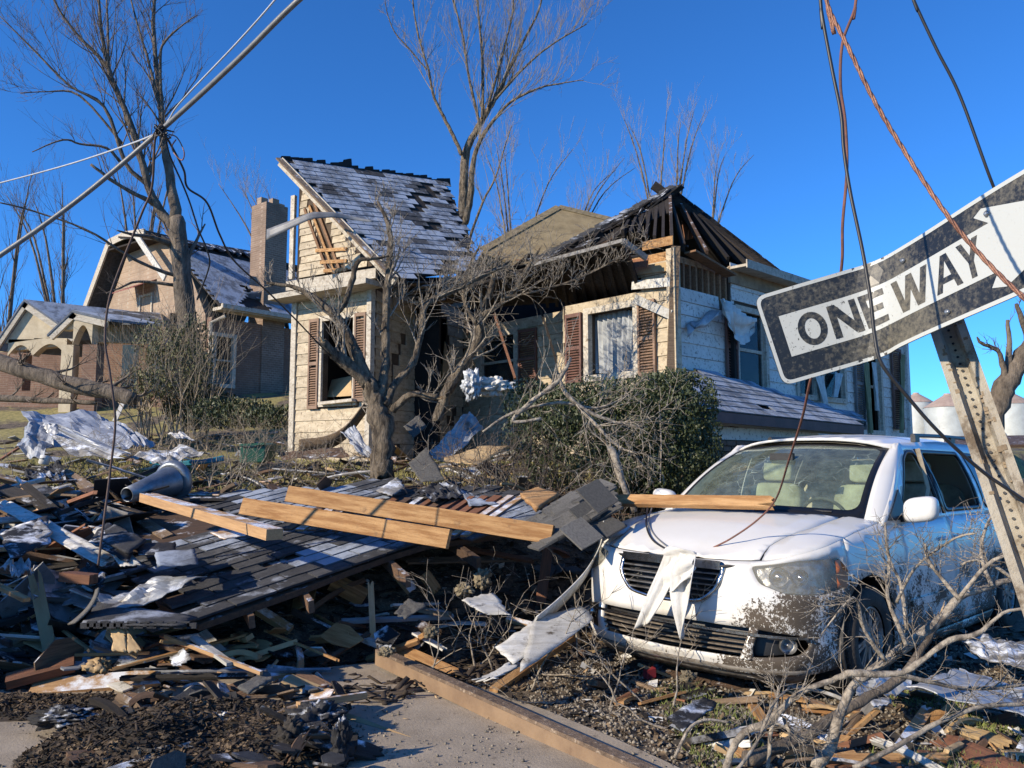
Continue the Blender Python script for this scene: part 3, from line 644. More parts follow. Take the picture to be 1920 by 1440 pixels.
def shutter(O, D, s0, s1, z0, z1, nrm, m=None, parent=None, tilt=0.0, label=None):
    O = Vector(O); nrm = Vector(nrm).normalized(); up = Vector((0, 0, 1)); ax = (D, nrm, up); mb = MB()
    def bb(sa, sb, za, zb, d0, d1, mb):
        c = O+D*((sa+sb)/2)+nrm*((d0+d1)/2); c.z = (za+zb)/2; mb.box(c, ((sb-sa)/2, (d1-d0)/2, (zb-za)/2), ax)
    bb(s0, s0+.035, z0, z1, .035, .075, mb); bb(s1-.035, s1, z0, z1, .035, .075, mb); zm = (z0+z1)/2
    for za in (z0, zm-.03, z1-.06): bb(s0+.035, s1-.035, za, za+.06, .037, .073, mb)
    sh = mb.obj('shutter', m or shut, parent or H, label=label); mb = MB(); z = z0+.08
    while z < z1-.08:
        if abs(z-zm) > .05:
            c = O+D*((s0+s1)/2)+nrm*.055; c.z = z
            n2 = (nrm-up*.9).normalized(); mb.box(c, ((s1-s0)/2-.036, .017, .004), (D, n2, D.cross(n2)))
        z += .042
    mb.obj('louvre', m or shut, sh, kind='stuff')
    return sh
def sof(p, O, D): return (Vector((p.x, p.y, 0))-Vector((O.x, O.y, 0))).dot(D)

NF = Vector((-.731, -.682, 0)).normalized()   # outward normal of the front walls
NS = Vector((.682, -.731, 0)).normalized()    # outward normal of the side wall
# --- side wall (in shade): C -> 8.4 m
E = Cc+SD*8.4
def s_at(px): return sof(onwall(px, 800, Cc, SD), Cc, SD)
def z_at(px, py): return onwall(px, py, Cc, SD).z
wz0, wz1 = z_at(1410, 728), z_at(1410, 590)
win = [(s_at(1386), s_at(1436), wz0, wz1), (s_at(1498), s_at(1530), wz0+.0, wz1), (s_at(1545), s_at(1583), wz0, wz1), (s_at(1628), s_at(1652), wz0-.55, wz1)]
ztop = z_at(1400, 512)
def side_top(s):
    px0 = s_at(1265); a_ = s_at(1275); b_ = s_at(1375)
    if s < b_: return z_at(1265, 540)*(1-s/b_)+z_at(1375, 578)*s/b_
    return ztop
for_gone = lambda s, z: False
wallpanel('wall', Cc+SD*.02, E, ZB, ztop, NS, [(s_at(1275), s_at(1372), z_at(1270, 545), 99)]+win, th=.12)
boards(Cc+SD*.02, E, ZB-.05, NS, side_top, [(a_-.09, b_+.09, c_-.09, d_+.09) for a_, b_, c_, d_ in win]+[(s_at(1370), s_at(1386), 0, 0)], m=sidw)
for i, (a_, b_, c_, d_) in enumerate(win):
    window(Cc, SD, a_, b_, c_, d_, NS, pane=(i != 3), mid=True)
shutter(Cc, SD, s_at(1360), s_at(1381), wz0-.02, wz1+.02, NS)
shutter(Cc, SD, s_at(1602), s_at(1618), wz0-.55, wz1+.02, NS, mat('slate_louvre', (.2, .19, .19), None, 5, .7, .1, vary=.1))
shutter(Cc, SD, s_at(1672), s_at(1690), wz0-.5, wz1, NS)
# corner posts and frieze
mb = MB(); mb.box(Cc+Vector((0, 0, (ZB+z_at(1265, 470))/2))+NS*.03+NF*.03, (.07, .07, (z_at(1265, 470)-ZB)/2), (SD, FD, Vector((0, 0, 1)))); mb.obj('corner_post', sid, H)
mb = MB(); mb.box(E+Vector((0, 0, (ZB+ztop)/2))+NS*.02, (.06, .06, (ztop-ZB)/2), (SD, FD, Vector((0, 0, 1)))); mb.obj('corner_post', sidw, H)
# eave board of the side wall
a_ = Cc+SD*s_at(1372); mb = MB(); mb.bar(a_+Vector((0, 0, ztop-.02))+NS*.16, E+Vector((0, 0, ztop-.02))+NS*.16, .34, .04); mb.bar(a_+Vector((0, 0, ztop-.0))+NS*.335, E+Vector((0, 0, ztop-.0))+NS*.335, .02, .13)
mb.obj('eave', trim, H)
mb = MB(); mb.bar(a_+Vector((0, 0, ztop-.12))+NS*.03, E+Vector((0, 0, ztop-.12))+NS*.03, .04, .26); mb.obj('frieze_board', mat('dusty_frieze', (.38, .28, .18), (.2, .14, .09), 4, .8, .2, vary=0), H)
# exposed studs at the corner, both ways
for i in range(9):
    s = .12+i*.16 if i < 9 else 0
    if s < s_at(1372):
        o_ = Cc+SD*s-NS*.05; mb = MB(); mb.box(o_+Vector((0, 0, (z_at(1265, 560)+z_at(1265, 482))/2-.1)), (.022, .05, .42), (SD, NS, Vector((0, 0, 1)))); mb.obj('stud', studm, H)
mb = MB(); zz = z_at(1265, 484); mb.bar(Cc+Vector((0, 0, zz))-NS*.05, Cc+SD*1.6+Vector((0, 0, zz+.02))-NS*.05, .1, .09); mb.obj('top_plate', studm, H)
mb = MB(); mb.bar(Cc+SD*.3+Vector((0, 0, zz+.12))+NS*.1, Cc+SD*1.3+Vector((0, 0, zz-.08))+NS*.15, .2, .03); mb.obj('torn_soffit_board', studm, H)
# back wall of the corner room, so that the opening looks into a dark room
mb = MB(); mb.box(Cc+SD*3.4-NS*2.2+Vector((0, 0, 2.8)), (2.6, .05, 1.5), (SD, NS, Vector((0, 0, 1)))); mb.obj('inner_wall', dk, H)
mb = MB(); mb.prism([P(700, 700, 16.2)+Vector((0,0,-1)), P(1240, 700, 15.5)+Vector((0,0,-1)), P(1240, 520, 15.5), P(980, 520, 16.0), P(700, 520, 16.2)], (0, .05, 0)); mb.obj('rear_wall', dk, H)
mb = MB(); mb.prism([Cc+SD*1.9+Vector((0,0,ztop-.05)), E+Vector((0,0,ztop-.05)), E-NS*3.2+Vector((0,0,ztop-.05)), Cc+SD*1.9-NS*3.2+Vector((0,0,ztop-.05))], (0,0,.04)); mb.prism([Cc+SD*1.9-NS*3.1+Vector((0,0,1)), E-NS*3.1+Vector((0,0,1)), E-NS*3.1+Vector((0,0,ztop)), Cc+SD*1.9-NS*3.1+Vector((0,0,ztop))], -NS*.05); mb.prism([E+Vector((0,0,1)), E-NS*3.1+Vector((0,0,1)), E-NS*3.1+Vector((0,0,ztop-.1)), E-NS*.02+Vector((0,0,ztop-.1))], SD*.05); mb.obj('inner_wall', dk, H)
mb = MB(); mb.box(Cc+SD*4.2-NS*3.2+Vector((0, 0, 1.62)), (4.1, 3.1, .05), (SD, NS, Vector((0, 0, 1)))); mb.obj('floor', inner, H)

# --- bay front F: corner C back along FD
def fw_(O, D):
    return (lambda px: sof(onwall(px, 800, O, D), O, D)), (lambda px, py: onwall(px, py, O, D).z)
fs, fz = fw_(Cc, FD)
LF = fs(1058); z_tb = fz(1150, 556)
bw = (fs(1193), fs(1108), fz(1150, 700), fz(1150, 582))
wallpanel('wall', Cc, Cc+FD*LF, ZB, z_tb, NF, [bw], th=.12)
ft = lambda s: fz(1255, 480) if s < fs(1205) else z_tb+.05*math.sin(s*9)
boards(Cc+FD*.06, Cc+FD*LF, ZB-.05, NF, lambda s: ft(s+.06), [(bw[0]-.15, bw[1]+.03, bw[2]-.09, bw[3]+.09)], m=sid, jag=.03)
window(Cc, FD, *bw, NF, mid=False, fw=.1, pane=False)
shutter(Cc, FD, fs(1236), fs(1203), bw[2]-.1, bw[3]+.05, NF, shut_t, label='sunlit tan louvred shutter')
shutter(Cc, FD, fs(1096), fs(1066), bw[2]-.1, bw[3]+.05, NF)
# torn broken boards sticking out at the corner top
for px0, py0, px1, py1, off_, m_ in ((1168, 512, 1262, 498, .05, 'ply'), (1185, 535, 1262, 528, .09, 'white'), (1190, 560, 1258, 590, .12, 'white'), (1180, 495, 1258, 478, .0, 'lumber'), (1205, 462, 1262, 450, .1, 'lumber'), (1170, 497, 1215, 492, .18, 'redwood')):
    a_ = onwall(px0, py0, Cc+NF*off_, FD); b_ = onwall(px1, py1, Cc+NF*off_, FD)
    mb = MB(); mb.bar(a_, b_, .02, .13, (0, 0, 1)); mb.obj('torn_board', M[m_], H)
a_ = onwall(1262, 470, Cc+NF*.1, FD); mb = MB(); mb.bar(P(1258, 700, 10.9), P(1267, 462, 10.9), .05, .12, (1, 0, 0)); mb.obj('cracked_corner_board', M['oldwood'], H)
# curtain inside the bay window
def drape(pts, w0, folds, name, m_, parent, depth=.03, nu=40, nv=14):
    """cloth hanging: pts = (top-left, top-right, bottom-right, bottom-left)"""
    a, b_, c_, d_ = [Vector(p) for p in pts]; n_ = (b_-a).cross(d_-a).normalized(); mb = MB()
    def f(u, v):
        p = a.lerp(b_, u).lerp(d_.lerp(c_, u), v)
        return p + n_*depth*(math.sin(u*folds*6.28+math.sin(v*3)*.9)+.4*math.sin(u*folds*15+v*4))
    mb.grid(f, nu, nv); return mb.obj(name, m_, parent, True)
gc = mat('grey_lace', (.40, .42, .43), (.26, .27, .28), 6, .95, .1, vary=0)
drape([onwall(1108, 582, Cc-NF*.16, FD), onwall(1193, 582, Cc-NF*.16, FD), onwall(1190, 700, Cc-NF*.16, FD), onwall(1112, 700, Cc-NF*.16, FD)], 0, 9, 'curtain', gc, H, .03)
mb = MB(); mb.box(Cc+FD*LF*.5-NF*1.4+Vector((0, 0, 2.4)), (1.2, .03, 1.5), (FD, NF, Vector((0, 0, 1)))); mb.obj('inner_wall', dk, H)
# --- short return E (in shade) and recessed wall D
F0 = Cc+FD*LF; E1 = F0+SD*1.0
wallpanel('wall', F0, E1, ZB, z_tb, -NS, th=.1)
boards(F0, E1, ZB-.05, -NS, lambda s: z_tb, m=sid)
ds, dz = fw_(E1, FD); LD = ds(868)
dw = (ds(966), ds(903), dz(935, 726), dz(935, 632))
wallpanel('wall', E1, E1+FD*LD, ZB, z_tb+.1, NF, [dw], th=.1)
boards(E1, E1+FD*LD, ZB-.05, NF, lambda s: z_tb+.1, [(dw[0]-.09, dw[1]+.09, dw[2]-.09, dw[3]+.09)], m=sid, jag=.02)
window(E1, FD, *dw, NF, fw=.12)
shutter(E1, FD, ds(1010), ds(976), dw[2]-.1, dw[3]+.05, NF)
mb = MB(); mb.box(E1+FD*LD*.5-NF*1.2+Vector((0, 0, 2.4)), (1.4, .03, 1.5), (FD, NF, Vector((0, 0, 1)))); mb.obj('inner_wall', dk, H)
# --- angled wall with a ragged hole, x 735..870
A0 = E1+FD*LD; 
W_R = P(693, 800, 13.0); W_R = Vector((W_R.x, W_R.y, 0)); WD = Vector((-.848, .53, 0)); WN = Vector((-.53, -.848, 0)); WS = Vector((.5, .866, 0)).normalized()
A1 = P(732, 800, 13.75); A1 = Vector((A1.x, A1.y, 0))
AD = (A0-A1).normalized(); AN = Vector((AD.y, -AD.x, 0)); zs = lambda px, py: onwall(px, py, A1, AD).z; as_ = lambda px: sof(onwall(px, 800, A1, AD), A1, AD)
if AN.y > 0: AN = -AN
hc = (as_(826), zs(826, 638)); 
def ragged(s, z): 
    return ((s-hc[0])/.30)**2+((z-hc[1])/.52)**2 < 1+.5*noise.noise(Vector((s*6, z*6, 0)))
LA = (A0-A1).length
wallpanel('wall', A1, A0, ZB, zs(800, 548), AN, [(hc[0]-.26, hc[0]+.26, hc[1]-.45, hc[1]+.45)], th=.06)
boards(A1, A0, ZB-.05, AN, lambda s: zs(800, 548), m=sid, gone=lambda s, z: ragged(s, z) or noise.noise(Vector((s*2.3, z*2.3, 5))) > .42, jag=.05)
mb = MB(); mb.box((A0+A1)/2-AN*1.3+Vector((0, 0, 2.6)), (1.8, .03, 1.6), (AD, AN, Vector((0, 0, 1)))); mb.obj('inner_wall', dk, H)
mb = MB(); mb.prism([onwall(833, 640, A1+AN*.05, AD), onwall(850, 700, A1+AN*.12, AD), onwall(838, 748, A1+AN*.2, AD), onwall(828, 700, A1+AN*.1, AD)], AN*.02); mb.obj('split_plywood', M['ply'], H)

# --- gable wing
WE = W_R+WD*1.95
wsf, wzf = fw_(W_R, WD)
z_ev = wzf(693, 522); z_ap = wzf(548, 322)
s_ap = wsf(549)
ww = (wsf(662), wsf(603), wzf(632, 752), wzf(632, 600))
def gtop(s):
    a_ = wsf(735) if False else -.35
    return z_ev+.05 + (z_ap-z_ev-.05)*max(0, (s+.10)/(s_ap+.10))
wallpanel('wall', W_R, W_R+WD*s_ap, ZB, z_ev, WN, [ww], th=.12)
boards(W_R+WD*.05, W_R+WD*(s_ap-.05), ZB-.05, WN, lambda s: z_ev-.15, [(ww[0]-.2, ww[1]+.22, ww[2]-.09, ww[3]+.09)], m=sid)
# gable: lit boards, a torn strip with bare studs
g0 = wzf(620, 512)
wallpanel('gable_wall', W_R, W_R+WD*s_ap, g0, 0, WN, [], th=.04, top=lambda s: max(g0, gtop(s)))
def torn(s, z):
    c_ = wsf(592)*(1-(z-g0)/(wzf(575, 385)-g0)) + wsf(575)*((z-g0)/(wzf(575, 385)-g0)); c_ = wsf(625)+(wsf(583)-wsf(625))*(z-g0)/(wzf(583, 385)-g0)
    return abs(s-c_) < .17+.1*noise.noise(Vector((s*4, z*4, 0))) and z < wzf(583, 380)
boards(W_R+WD*.02, W_R+WD*(s_ap-.06), g0, WN, lambda s: gtop(s)-.02, m=sid, ex=.13, gone=torn, jag=.03)
for k in range(3):
    a_ = onwall(640-k*12, 512, W_R+WN*.02, WD); b_ = onwall(590-k*9, 380+k*6, W_R+WN*.02, WD); mb = MB(); mb.bar(a_, b_, .05, .05, WN); mb.obj('stud', M['lumber'] if k == 1 else studm, H)
for py in (470, 492, 508):
    mb = MB(); mb.bar(onwall(592+(py-470)*.4, py, W_R+WN*.04, WD), onwall(650, py-3, W_R+WN*.04, WD), .03, .06, (0, 0, 1)); mb.obj('lath_board', M['lumber'], H)
# band and pent eave under the gable
def face_bar(name, pxs, off_, t_, h_, m_, extra=0):
    a_ = onwall(*pxs[0], W_R+WN*off_, WD); b_ = onwall(*pxs[1], W_R+WN*off_, WD); mb = MB(); mb.bar(a_, b_, t_, h_, (0, 0, 1)); return mb.obj(name, m_, H)
face_bar('gable_band', [(538, 537), (706, 512)], .06, .05, .17, trim)
face_bar('pent_eave', [(520, 562), (702, 530)], .25, .42, .09, trim)
mb = MB(); mb.box(onwall(549, 445, W_R+WN*.03, WD), (.05, .03, .78), (WD, WN, Vector((0, 0, 1)))); mb.obj('gable_trim', trim, H)
mb = MB(); c_ = W_R+WD*s_ap+WN*.02; c_.z = (ZB+z_ev)/2; mb.box(c_, (.06, .03, (z_ev-ZB)/2), (WD, WN, Vector((0, 0, 1)))); mb.obj('corner_trim', trim, H)
mb = MB(); c_ = W_R+WN*.02; c_.z = (ZB+z_ev)/2; mb.box(c_, (.05, .05, (z_ev-ZB)/2), (WD, WN, Vector((0, 0, 1)))); mb.obj('corner_trim', trim, H)
wf = window(W_R, WD, *ww, WN, pane=False, mid=False, label='tall smashed window without glass, curtain remains inside')
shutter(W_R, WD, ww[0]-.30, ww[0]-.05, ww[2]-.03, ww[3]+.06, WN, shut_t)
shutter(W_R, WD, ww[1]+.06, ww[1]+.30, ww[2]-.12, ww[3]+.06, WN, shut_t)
# wing side wall (in shade) and far left wall, dark room behind
wallpanel('wall', W_R, A1, ZB, z_ev, Vector((WS.y, -WS.x, 0)), th=.1)
boards(W_R+WS*.05, A1, ZB-.05, Vector((WS.y, -WS.x, 0)), lambda s: z_ev-.1, m=sid)
wl = W_R+WD*s_ap; mb = MB(); mb.prism([Vector((wl.x, wl.y, ZB)), Vector((wl.x, wl.y, z_ap)), Vector((wl.x+1.9, wl.y+3.2, z_ap)), Vector((wl.x+1.9, wl.y+3.2, ZB))], WD*-.1); mb.obj('party_wall', inner, H)
mb = MB(); mb.box(W_R+WD*.9-WN*1.5+Vector((0, 0, 3)), (1.2, .03, 1.6), (WD, WN, Vector((0, 0, 1)))); mb.obj('inner_wall', dk, H)
face_bar('sill_board', [(600, 757), (664, 750)], .12, .12, .05, trim)
mb = MB(); mb.prism([onwall(612, 745, W_R-WN*.2, WD), onwall(660, 742, W_R-WN*.2, WD), onwall(658, 705, W_R-WN*.5, WD), onwall(622, 712, W_R-WN*.5, WD)], WN*-.03); mb.obj('fallen_ceiling_board', M['ply'], H)
# --- frosty gable roof with real tabs
RA = P(532, 299, 13.75); RB = P(833, 342, 15.9); RD = P(748, 522, 12.45); RC = PL(893, 503, RA, RB, RD)
RN = (RB-RA).cross(RD-RA).normalized(); RN = RN if RN.z > 0 else -RN
roofp = [RA, RB, RC, RD]
mb = MB(); mb.prism(roofp, -RN*.05); mb.obj('roof_deck', M['shadeblack'], H)
tab = MB(); tab.box((0, 0, 0), (.155, .105, .008)); 
tab_me = tab.mesh('shingle', M['shingle_fr']); tab_dark = MB().box((0, 0, 0), (.155, .105, .008)).mesh('shingle', M['shingle']); tab_lt = MB().box((0, 0, 0), (.155, .105, .008)).mesh('shingle', M['shingle_lt'])
def pt_in(p2, poly2):
    ins = False; n_ = len(poly2)
    for i in range(n_):
        (ax_, ay), (bx, by) = poly2[i], poly2[(i+1) % n_]
        if (ay > p2[1]) != (by > p2[1]) and p2[0] < (bx-ax_)*(p2[1]-ay)/(by-ay)+ax_: ins = not ins
    return ins
def shingle_plane(parent, o, eave_dir, nrm, poly3, ex=.165, wd=.32, pick=None, miss=.03, cap=290, rot=.02, name='shingle', sc=1):
    """tabs laid in courses up the slope; eave_dir along the courses"""
    X = Vector(eave_dir).normalized(); Z = Vector(nrm).normalized(); Yv = Z.cross(X)
    if Yv.z < 0: Yv = -Yv; X = -X
    o = Vector(o); p2 = [((p-o).dot(X), (p-o).dot(Yv)) for p in poly3]
    x0, x1 = min(p[0] for p in p2), max(p[0] for p in p2); y0, y1 = min(p[1] for p in p2), max(p[1] for p in p2); n_ = 0; r = 0; y_ = y0+ex/2; sp = []
    while y_ < y1:
        x_ = x0+(wd/2 if r % 2 else 0)
        while x_ < x1+wd:
            if pt_in((x_, y_), p2) and random.random() > miss: sp.append((x_, y_))
            x_ += wd
        y_ += ex; r += 1
    keep = sp if len(sp) <= cap else sp
    for i, (x_, y_) in enumerate(keep):
        me = pick(x_, y_, p2) if pick else tab_me
        if me is None: continue
        t_ = R(-3.2)
        m4 = Matrix((X, Yv, Z)).transposed().to_4x4(); m4.translation = o+X*x_+Yv*y_+Z*.015
        m4 = m4 @ Matrix.Rotation(t_*1.1, 4, 'X') @ Matrix.Rotation(random.gauss(0, rot), 4, 'Z') @ Matrix.Diagonal((sc*wd/.325, sc*ex/.165, 1, 1))
        link(name, me, m4, parent)
    return len(keep)
def pick_gable(x_, y_, p2):
    n_ = noise.noise(Vector((x_*1.1, y_*1.6, 3)))
    xm = max(p[0] for p in p2); 
    # the right-hand third is stripped to black felt in ragged strips
    px_ = (x_-min(p[0] for p in p2))/(xm-min(p[0] for p in p2))
    if n_ > .42: return tab_dark
    if pxr(x_, y_) and noise.noise(Vector((x_*1.2, y_*5, 8))) > -.02: return tab_dark if random.random() < .6 else None
    return tab_me if random.random() < .93 else tab_dark
def pxr(x_, y_): return False
Xr = (RB-RA).normalized()
_o = RA
def pxr(x_, y_):
    X = (RB-RA).normalized(); Z = RN; Yv = Z.cross(X)
    if Yv.z < 0: Yv = -Yv; X = -X
    p = RA+X*x_+Yv*y_; d = (p-RB).dot((RC-RB).normalized())
    q = RB+(RC-RB).normalized()*d
    return (p-q).length < .95
shingle_plane(H, RA, RB-RA, RN, roofp, .155, .31, pick_gable, .02)
# rake boards, ridge rags
mb = MB(); mb.bar(RA+WN*.05-RN*.06, RD+WN*.05-RN*.06, .04, .17, (0, 0, 1)); mb.obj('rake_board', trim, H)
mb = MB(); mb.bar(RA+WN*.12-RN*.02, RD+WN*.12-RN*.02, .10, .03, RN); mb.obj('rake_edge', M['oldwood'], H)
mb = MB()
for i in range(26):
    p = RA.lerp(RB, i/25+random.uniform(-.01, .01)); s_ = random.uniform(.05, .14)*(1.5 if i in (8, 9, 12) else .8)
    mb.prism([p-Xr*.1-RN*.05, p+Xr*.12-RN*.05, p+Xr*.08+Vector((0, 0, s_)), p-Xr*.05+Vector((0, 0, s_*.8))], RN*.02+Vector((.02, .05, 0)))
mb.obj('ridge_rag', M['felt'], H, kind='stuff')
mb = MB()
for i in range(22):
    p = RB.lerp(RC, i/21); mb.prism([p-Xr*.06, p+Xr*random.uniform(.03, .14)+Vector((0, 0, random.uniform(-.05, .05))), p+(RC-RB).normalized()*.16+Xr*random.uniform(.0, .1), p+(RC-RB).normalized()*.18-Xr*.06], -RN*.05)
mb.obj('torn_roof_edge', M['shadeblack'], H, kind='stuff')
# smashed eave below: layered black strips and boards
for i in range(16):
    px0 = random.uniform(742, 800); py0 = 530+i*2.6+random.uniform(-4, 4); px1 = px0+random.uniform(60, 150); py1 = py0+random.uniform(-16, 6)
    mb = MB(); mb.bar(P(px0, py0, 12.6+i*.06), P(px1, py1, 13.4+i*.08), random.uniform(.1, .25), .025, (random.uniform(-.2, .2), 0, 1)); mb.obj('broken_eave_board', M[random.choice(['shadeblack', 'felt', 'oldwood', 'grey', 'dark'])], H)
# --- tan hip roof in the middle
tanr = mat('tan_roof_felt', (.30, .235, .13), (.20, .15, .08), 3, .95, .5, 40, vary=0, dirt=(.16, .125, .07), dscale=2, dcov=.55)
h0, h1, h2 = P(905, 470, 17.2), P(1048, 389, 19.0), P(1165, 417, 18.6); h3 = PL(1010, 515, h0, h1, h2); h4 = PL(1120, 470, h0, h1, h2)
hn = (h1-h0).cross(h2-h0).normalized(); hn = hn if hn.z > 0 else -hn
bk = h1+Vector((1.0, 5.5, -.2))
tr_ = mb = MB(); mb.prism([h0, h1, h2, h4, h3], -hn*.05); mb.prism([h1, bk, h2], (0, 0, -.05)); mb.prism([h0, bk+Vector((-5, 0, -2.5)), bk, h1], (0, 0, -.05)); o = mb.obj('hip_roof', tanr, H)
mb = MB(); 
for i in range(14):
    a_ = h0.lerp(h1, i/14); b_ = h0.lerp(h1, (i+.96)/14); mb.bar(a_+hn*.02, b_+hn*.02, .2, .02, hn)
for i in range(10):
    a_ = h1.lerp(h2, i/10); b_ = h1.lerp(h2, (i+.96)/10); mb.bar(a_+hn*.02, b_+hn*.02, .2, .02, hn)
mb.obj('hip_cap', mat('tan_cap', (.24, .19, .11), None, 9, .95, .4, vary=0), H)
def lumber_mesh_(L_, w_, t_):
    k = 4; mb = MB(); vs = []
    for sx_ in (-1, 1):
        for j in range(k+1):
            x = sx_*(L_/2-random.uniform(0, .12*L_)); y = -w_/2+w_*j/k; vs += [(x, y, -t_/2), (x, y, t_/2)]
    ix = lambda a_, j, s_: a_*2*(k+1)+j*2+s_; fs = []
    for j in range(k): fs += [(ix(0, j, 1), ix(1, j, 1), ix(1, j+1, 1), ix(0, j+1, 1)), (ix(0, j, 0), ix(0, j+1, 0), ix(1, j+1, 0), ix(1, j, 0)), (ix(0, j, 0), ix(0, j, 1), ix(0, j+1, 1), ix(0, j+1, 0)), (ix(1, j, 1), ix(1, j, 0), ix(1, j+1, 0), ix(1, j+1, 1))]
    fs += [(ix(0, 0, 0), ix(1, 0, 0), ix(1, 0, 1), ix(0, 0, 1)), (ix(0, k, 1), ix(1, k, 1), ix(1, k, 0), ix(0, k, 0))]
    return mb.add(vs, fs)
# --- torn black open hip roof on the right
K = P(1256, 362, 14.2); L1 = P(1004, 497, 13.6); L0 = P(1168, 452, 12.2); CT = Vector((Cc.x, Cc.y, fz(1262, 470))); R1 = P(1478, 532, 14.4); B1 = P(1150, 425, 15.6)
KR = P(1330, 405, 15.5)
bd = thing_col = None
def plank_slope(a, b_, c_, d_, n_, m_, name, gap=.02, th=.02, nr=None, miss=0, jag=0):
    """planks side by side filling the quad a-b / d-c, each its own piece, running a->d"""
    for i in range(n_):
        if random.random() < miss: continue
        u0 = i/n_; u1 = (i+1)/n_-gap/n_*2
        e0 = random.uniform(0, jag); e1 = random.uniform(0, jag)
        p = [a.lerp(b_, u0).lerp(d_.lerp(c_, u0), e0), a.lerp(b_, u1).lerp(d_.lerp(c_, u1), e0), d_.lerp(c_, u1).lerp(a.lerp(b_, u1), e1), d_.lerp(c_, u0).lerp(a.lerp(b_, u0), e1)]
        q = (p[1]-p[0]).cross(p[3]-p[0]).normalized()
        mb = MB(); mb.prism(p, q*th); mb.obj(name, m_, H)
# sheathing of the far sides, seen from below, and near left slope upper band
bkL = P(1150, 425, 17.0); KB = K+Vector((1.6, 4.2, -.3))
mb = MB(); mb.prism([K, KB, P(1145, 430, 18.5), L1+Vector((.2, 1.6, .2))], (0, 0, .05)); mb.obj('roof_sheathing', M['shadeblack'], H)
plank_slope(K, L1, L1.lerp(CT, .16)+Vector((0, 0, -.02)), K.lerp(CT, .42), 22, M['shadeblack'], 'sheathing_board', .02, jag=.05)
mb = MB(); mb.prism([K, R1, R1+Vector((-1.2, 2.4, .1)), KB], (0, 0, .05)); mb.obj('roof_sheathing', M['shadeblack'], H)
# rafters fanning from the peak, attic shade put into their colour
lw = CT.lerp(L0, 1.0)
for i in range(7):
    t_ = i/6; foot = CT.lerp(L0, t_) if t_ < .99 else L0; foot = foot+Vector((0, 0, .12)); mb = MB(); mb.bar(K.lerp(L1, t_*.3)+Vector((0, 0, -.10)), foot, .045, .13, (0, 0, 1)); mb.obj('rafter', M['shadeblack'], H)
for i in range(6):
    t_ = i/6; foot = CT.lerp(R1, t_+.08); mb = MB(); mb.bar(K.lerp(R1, t_*.55)+Vector((0, 0, -.10)), foot+Vector((0, 0, .1)), .045, .13, (0, 0, 1)); mb.obj('rafter', M['brown'] if i == 1 else M['shadeblack'], H)
mb = MB(); mb.bar(K+Vector((-.32, -.05, .14)), R1, .05, .16, (0, 0, 1)); mb.obj('hip_rafter', M['shadeblack'], H)
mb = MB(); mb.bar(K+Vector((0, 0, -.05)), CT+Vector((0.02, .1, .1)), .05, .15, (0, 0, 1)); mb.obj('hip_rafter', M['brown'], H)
plank_slope(P(1275, 392, 14.7), P(1345, 430, 15.2), P(1310, 445, 14.9), P(1285, 450, 14.6), 4, M['redwood'], 'sheathing_board', .1)
# shingle crust over the right-hand slope edge and along the left top edge
mb = MB()
for i in range(60):
    p = K.lerp(R1, i/60)+Vector((0, .05, .07)); s_ = random.uniform(.05, .13); d_ = (R1-K).normalized()
    mb.prism([p, p+d_*.2, p+d_*.2+Vector((-.1, .3, s_*.3)), p+Vector((-.1, .3, s_*.3))], (0, 0, .05+s_*.5))
for i in range(60):
    p = K.lerp(L1, i/60)+Vector((0, 0, .05)); s_ = random.uniform(.02, .09); d_ = (L1-K).normalized()
    mb.prism([p, p+d_*.12, p+d_*.12+Vector((.1, -.12, -.05)), p+Vector((.1, -.12, -.05))], (0, 0, .04+s_*.7))
mb.obj('shingle_crust', M['shingle'], H, kind='stuff')
# dark attic behind front slope: knee wall, ceiling joists, collapsed boards
mb = MB(); mb.prism([L1+Vector((.1, .1, -.05)), CT+Vector((0, .1, .0)), R1+Vector((-.2, 0, -.1)), R1+Vector((-2.5, 2.5, -.2)), L1+Vector((1, 3.5, -.1))], (0, 0, -.06)); mb.obj('attic_floor', M['shadeblack'], H)
for i in range(0):
    t_ = i/12; a_ = F0.lerp(Cc, t_*.9); mb = MB(); mb.bar(Vector((a_.x, a_.y, z_tb+.02))+NF*.3, Vector((a_.x, a_.y, z_tb+.30))-NF*1.2, .045, .12); mb.obj('joist', random.choice([M['shadeblack'], studm, M['shadeblack']]), H)
for i in range(30):
    px0 = random.uniform(880, 1180); py0 = 545-(px0-880)*.18+random.uniform(-34, 6); L_ = random.uniform(40, 130); Yd = 13.4-(px0-880)/300*1.4
    mb = MB(); mb.bar(P(px0, py0, Yd), P(px0+L_, py0-random.uniform(-6, 38), Yd-.3), random.uniform(.1, .22), .025, (random.uniform(-.6, .6), random.uniform(-.5, 0), 1)); mb.obj('broken_roof_board', M[random.choice(['shadeblack', 'shadeblack', 'felt', 'dark', 'brown'])], H)
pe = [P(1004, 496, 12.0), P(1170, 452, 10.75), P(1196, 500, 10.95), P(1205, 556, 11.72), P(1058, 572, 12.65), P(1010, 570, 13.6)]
mb = MB(); mb.prism([pe[0], pe[1], pe[3], pe[5]], (0, 0, .05)); mb.obj('porch_ceiling', M['shadeblack'], H)  # shade of the underside is put into the near-black colour
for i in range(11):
    t_ = i/10; a_ = pe[0].lerp(pe[1], t_); b_ = pe[5].lerp(pe[3], t_); mb = MB(); mb.bar(a_+Vector((0, 0, -.06)), b_+Vector((0, 0, -.03)), .05, .10, (0, 0, 1)); mb.obj('porch_rafter', M['shadeblack'], H)
mb = MB(); mb.prism([P(880, 540, 12.6), P(1008, 500, 12.0), pe[5], P(880, 580, 14.0)], (0, 0, .05)); mb.obj('porch_ceiling', M['shadeblack'], H)
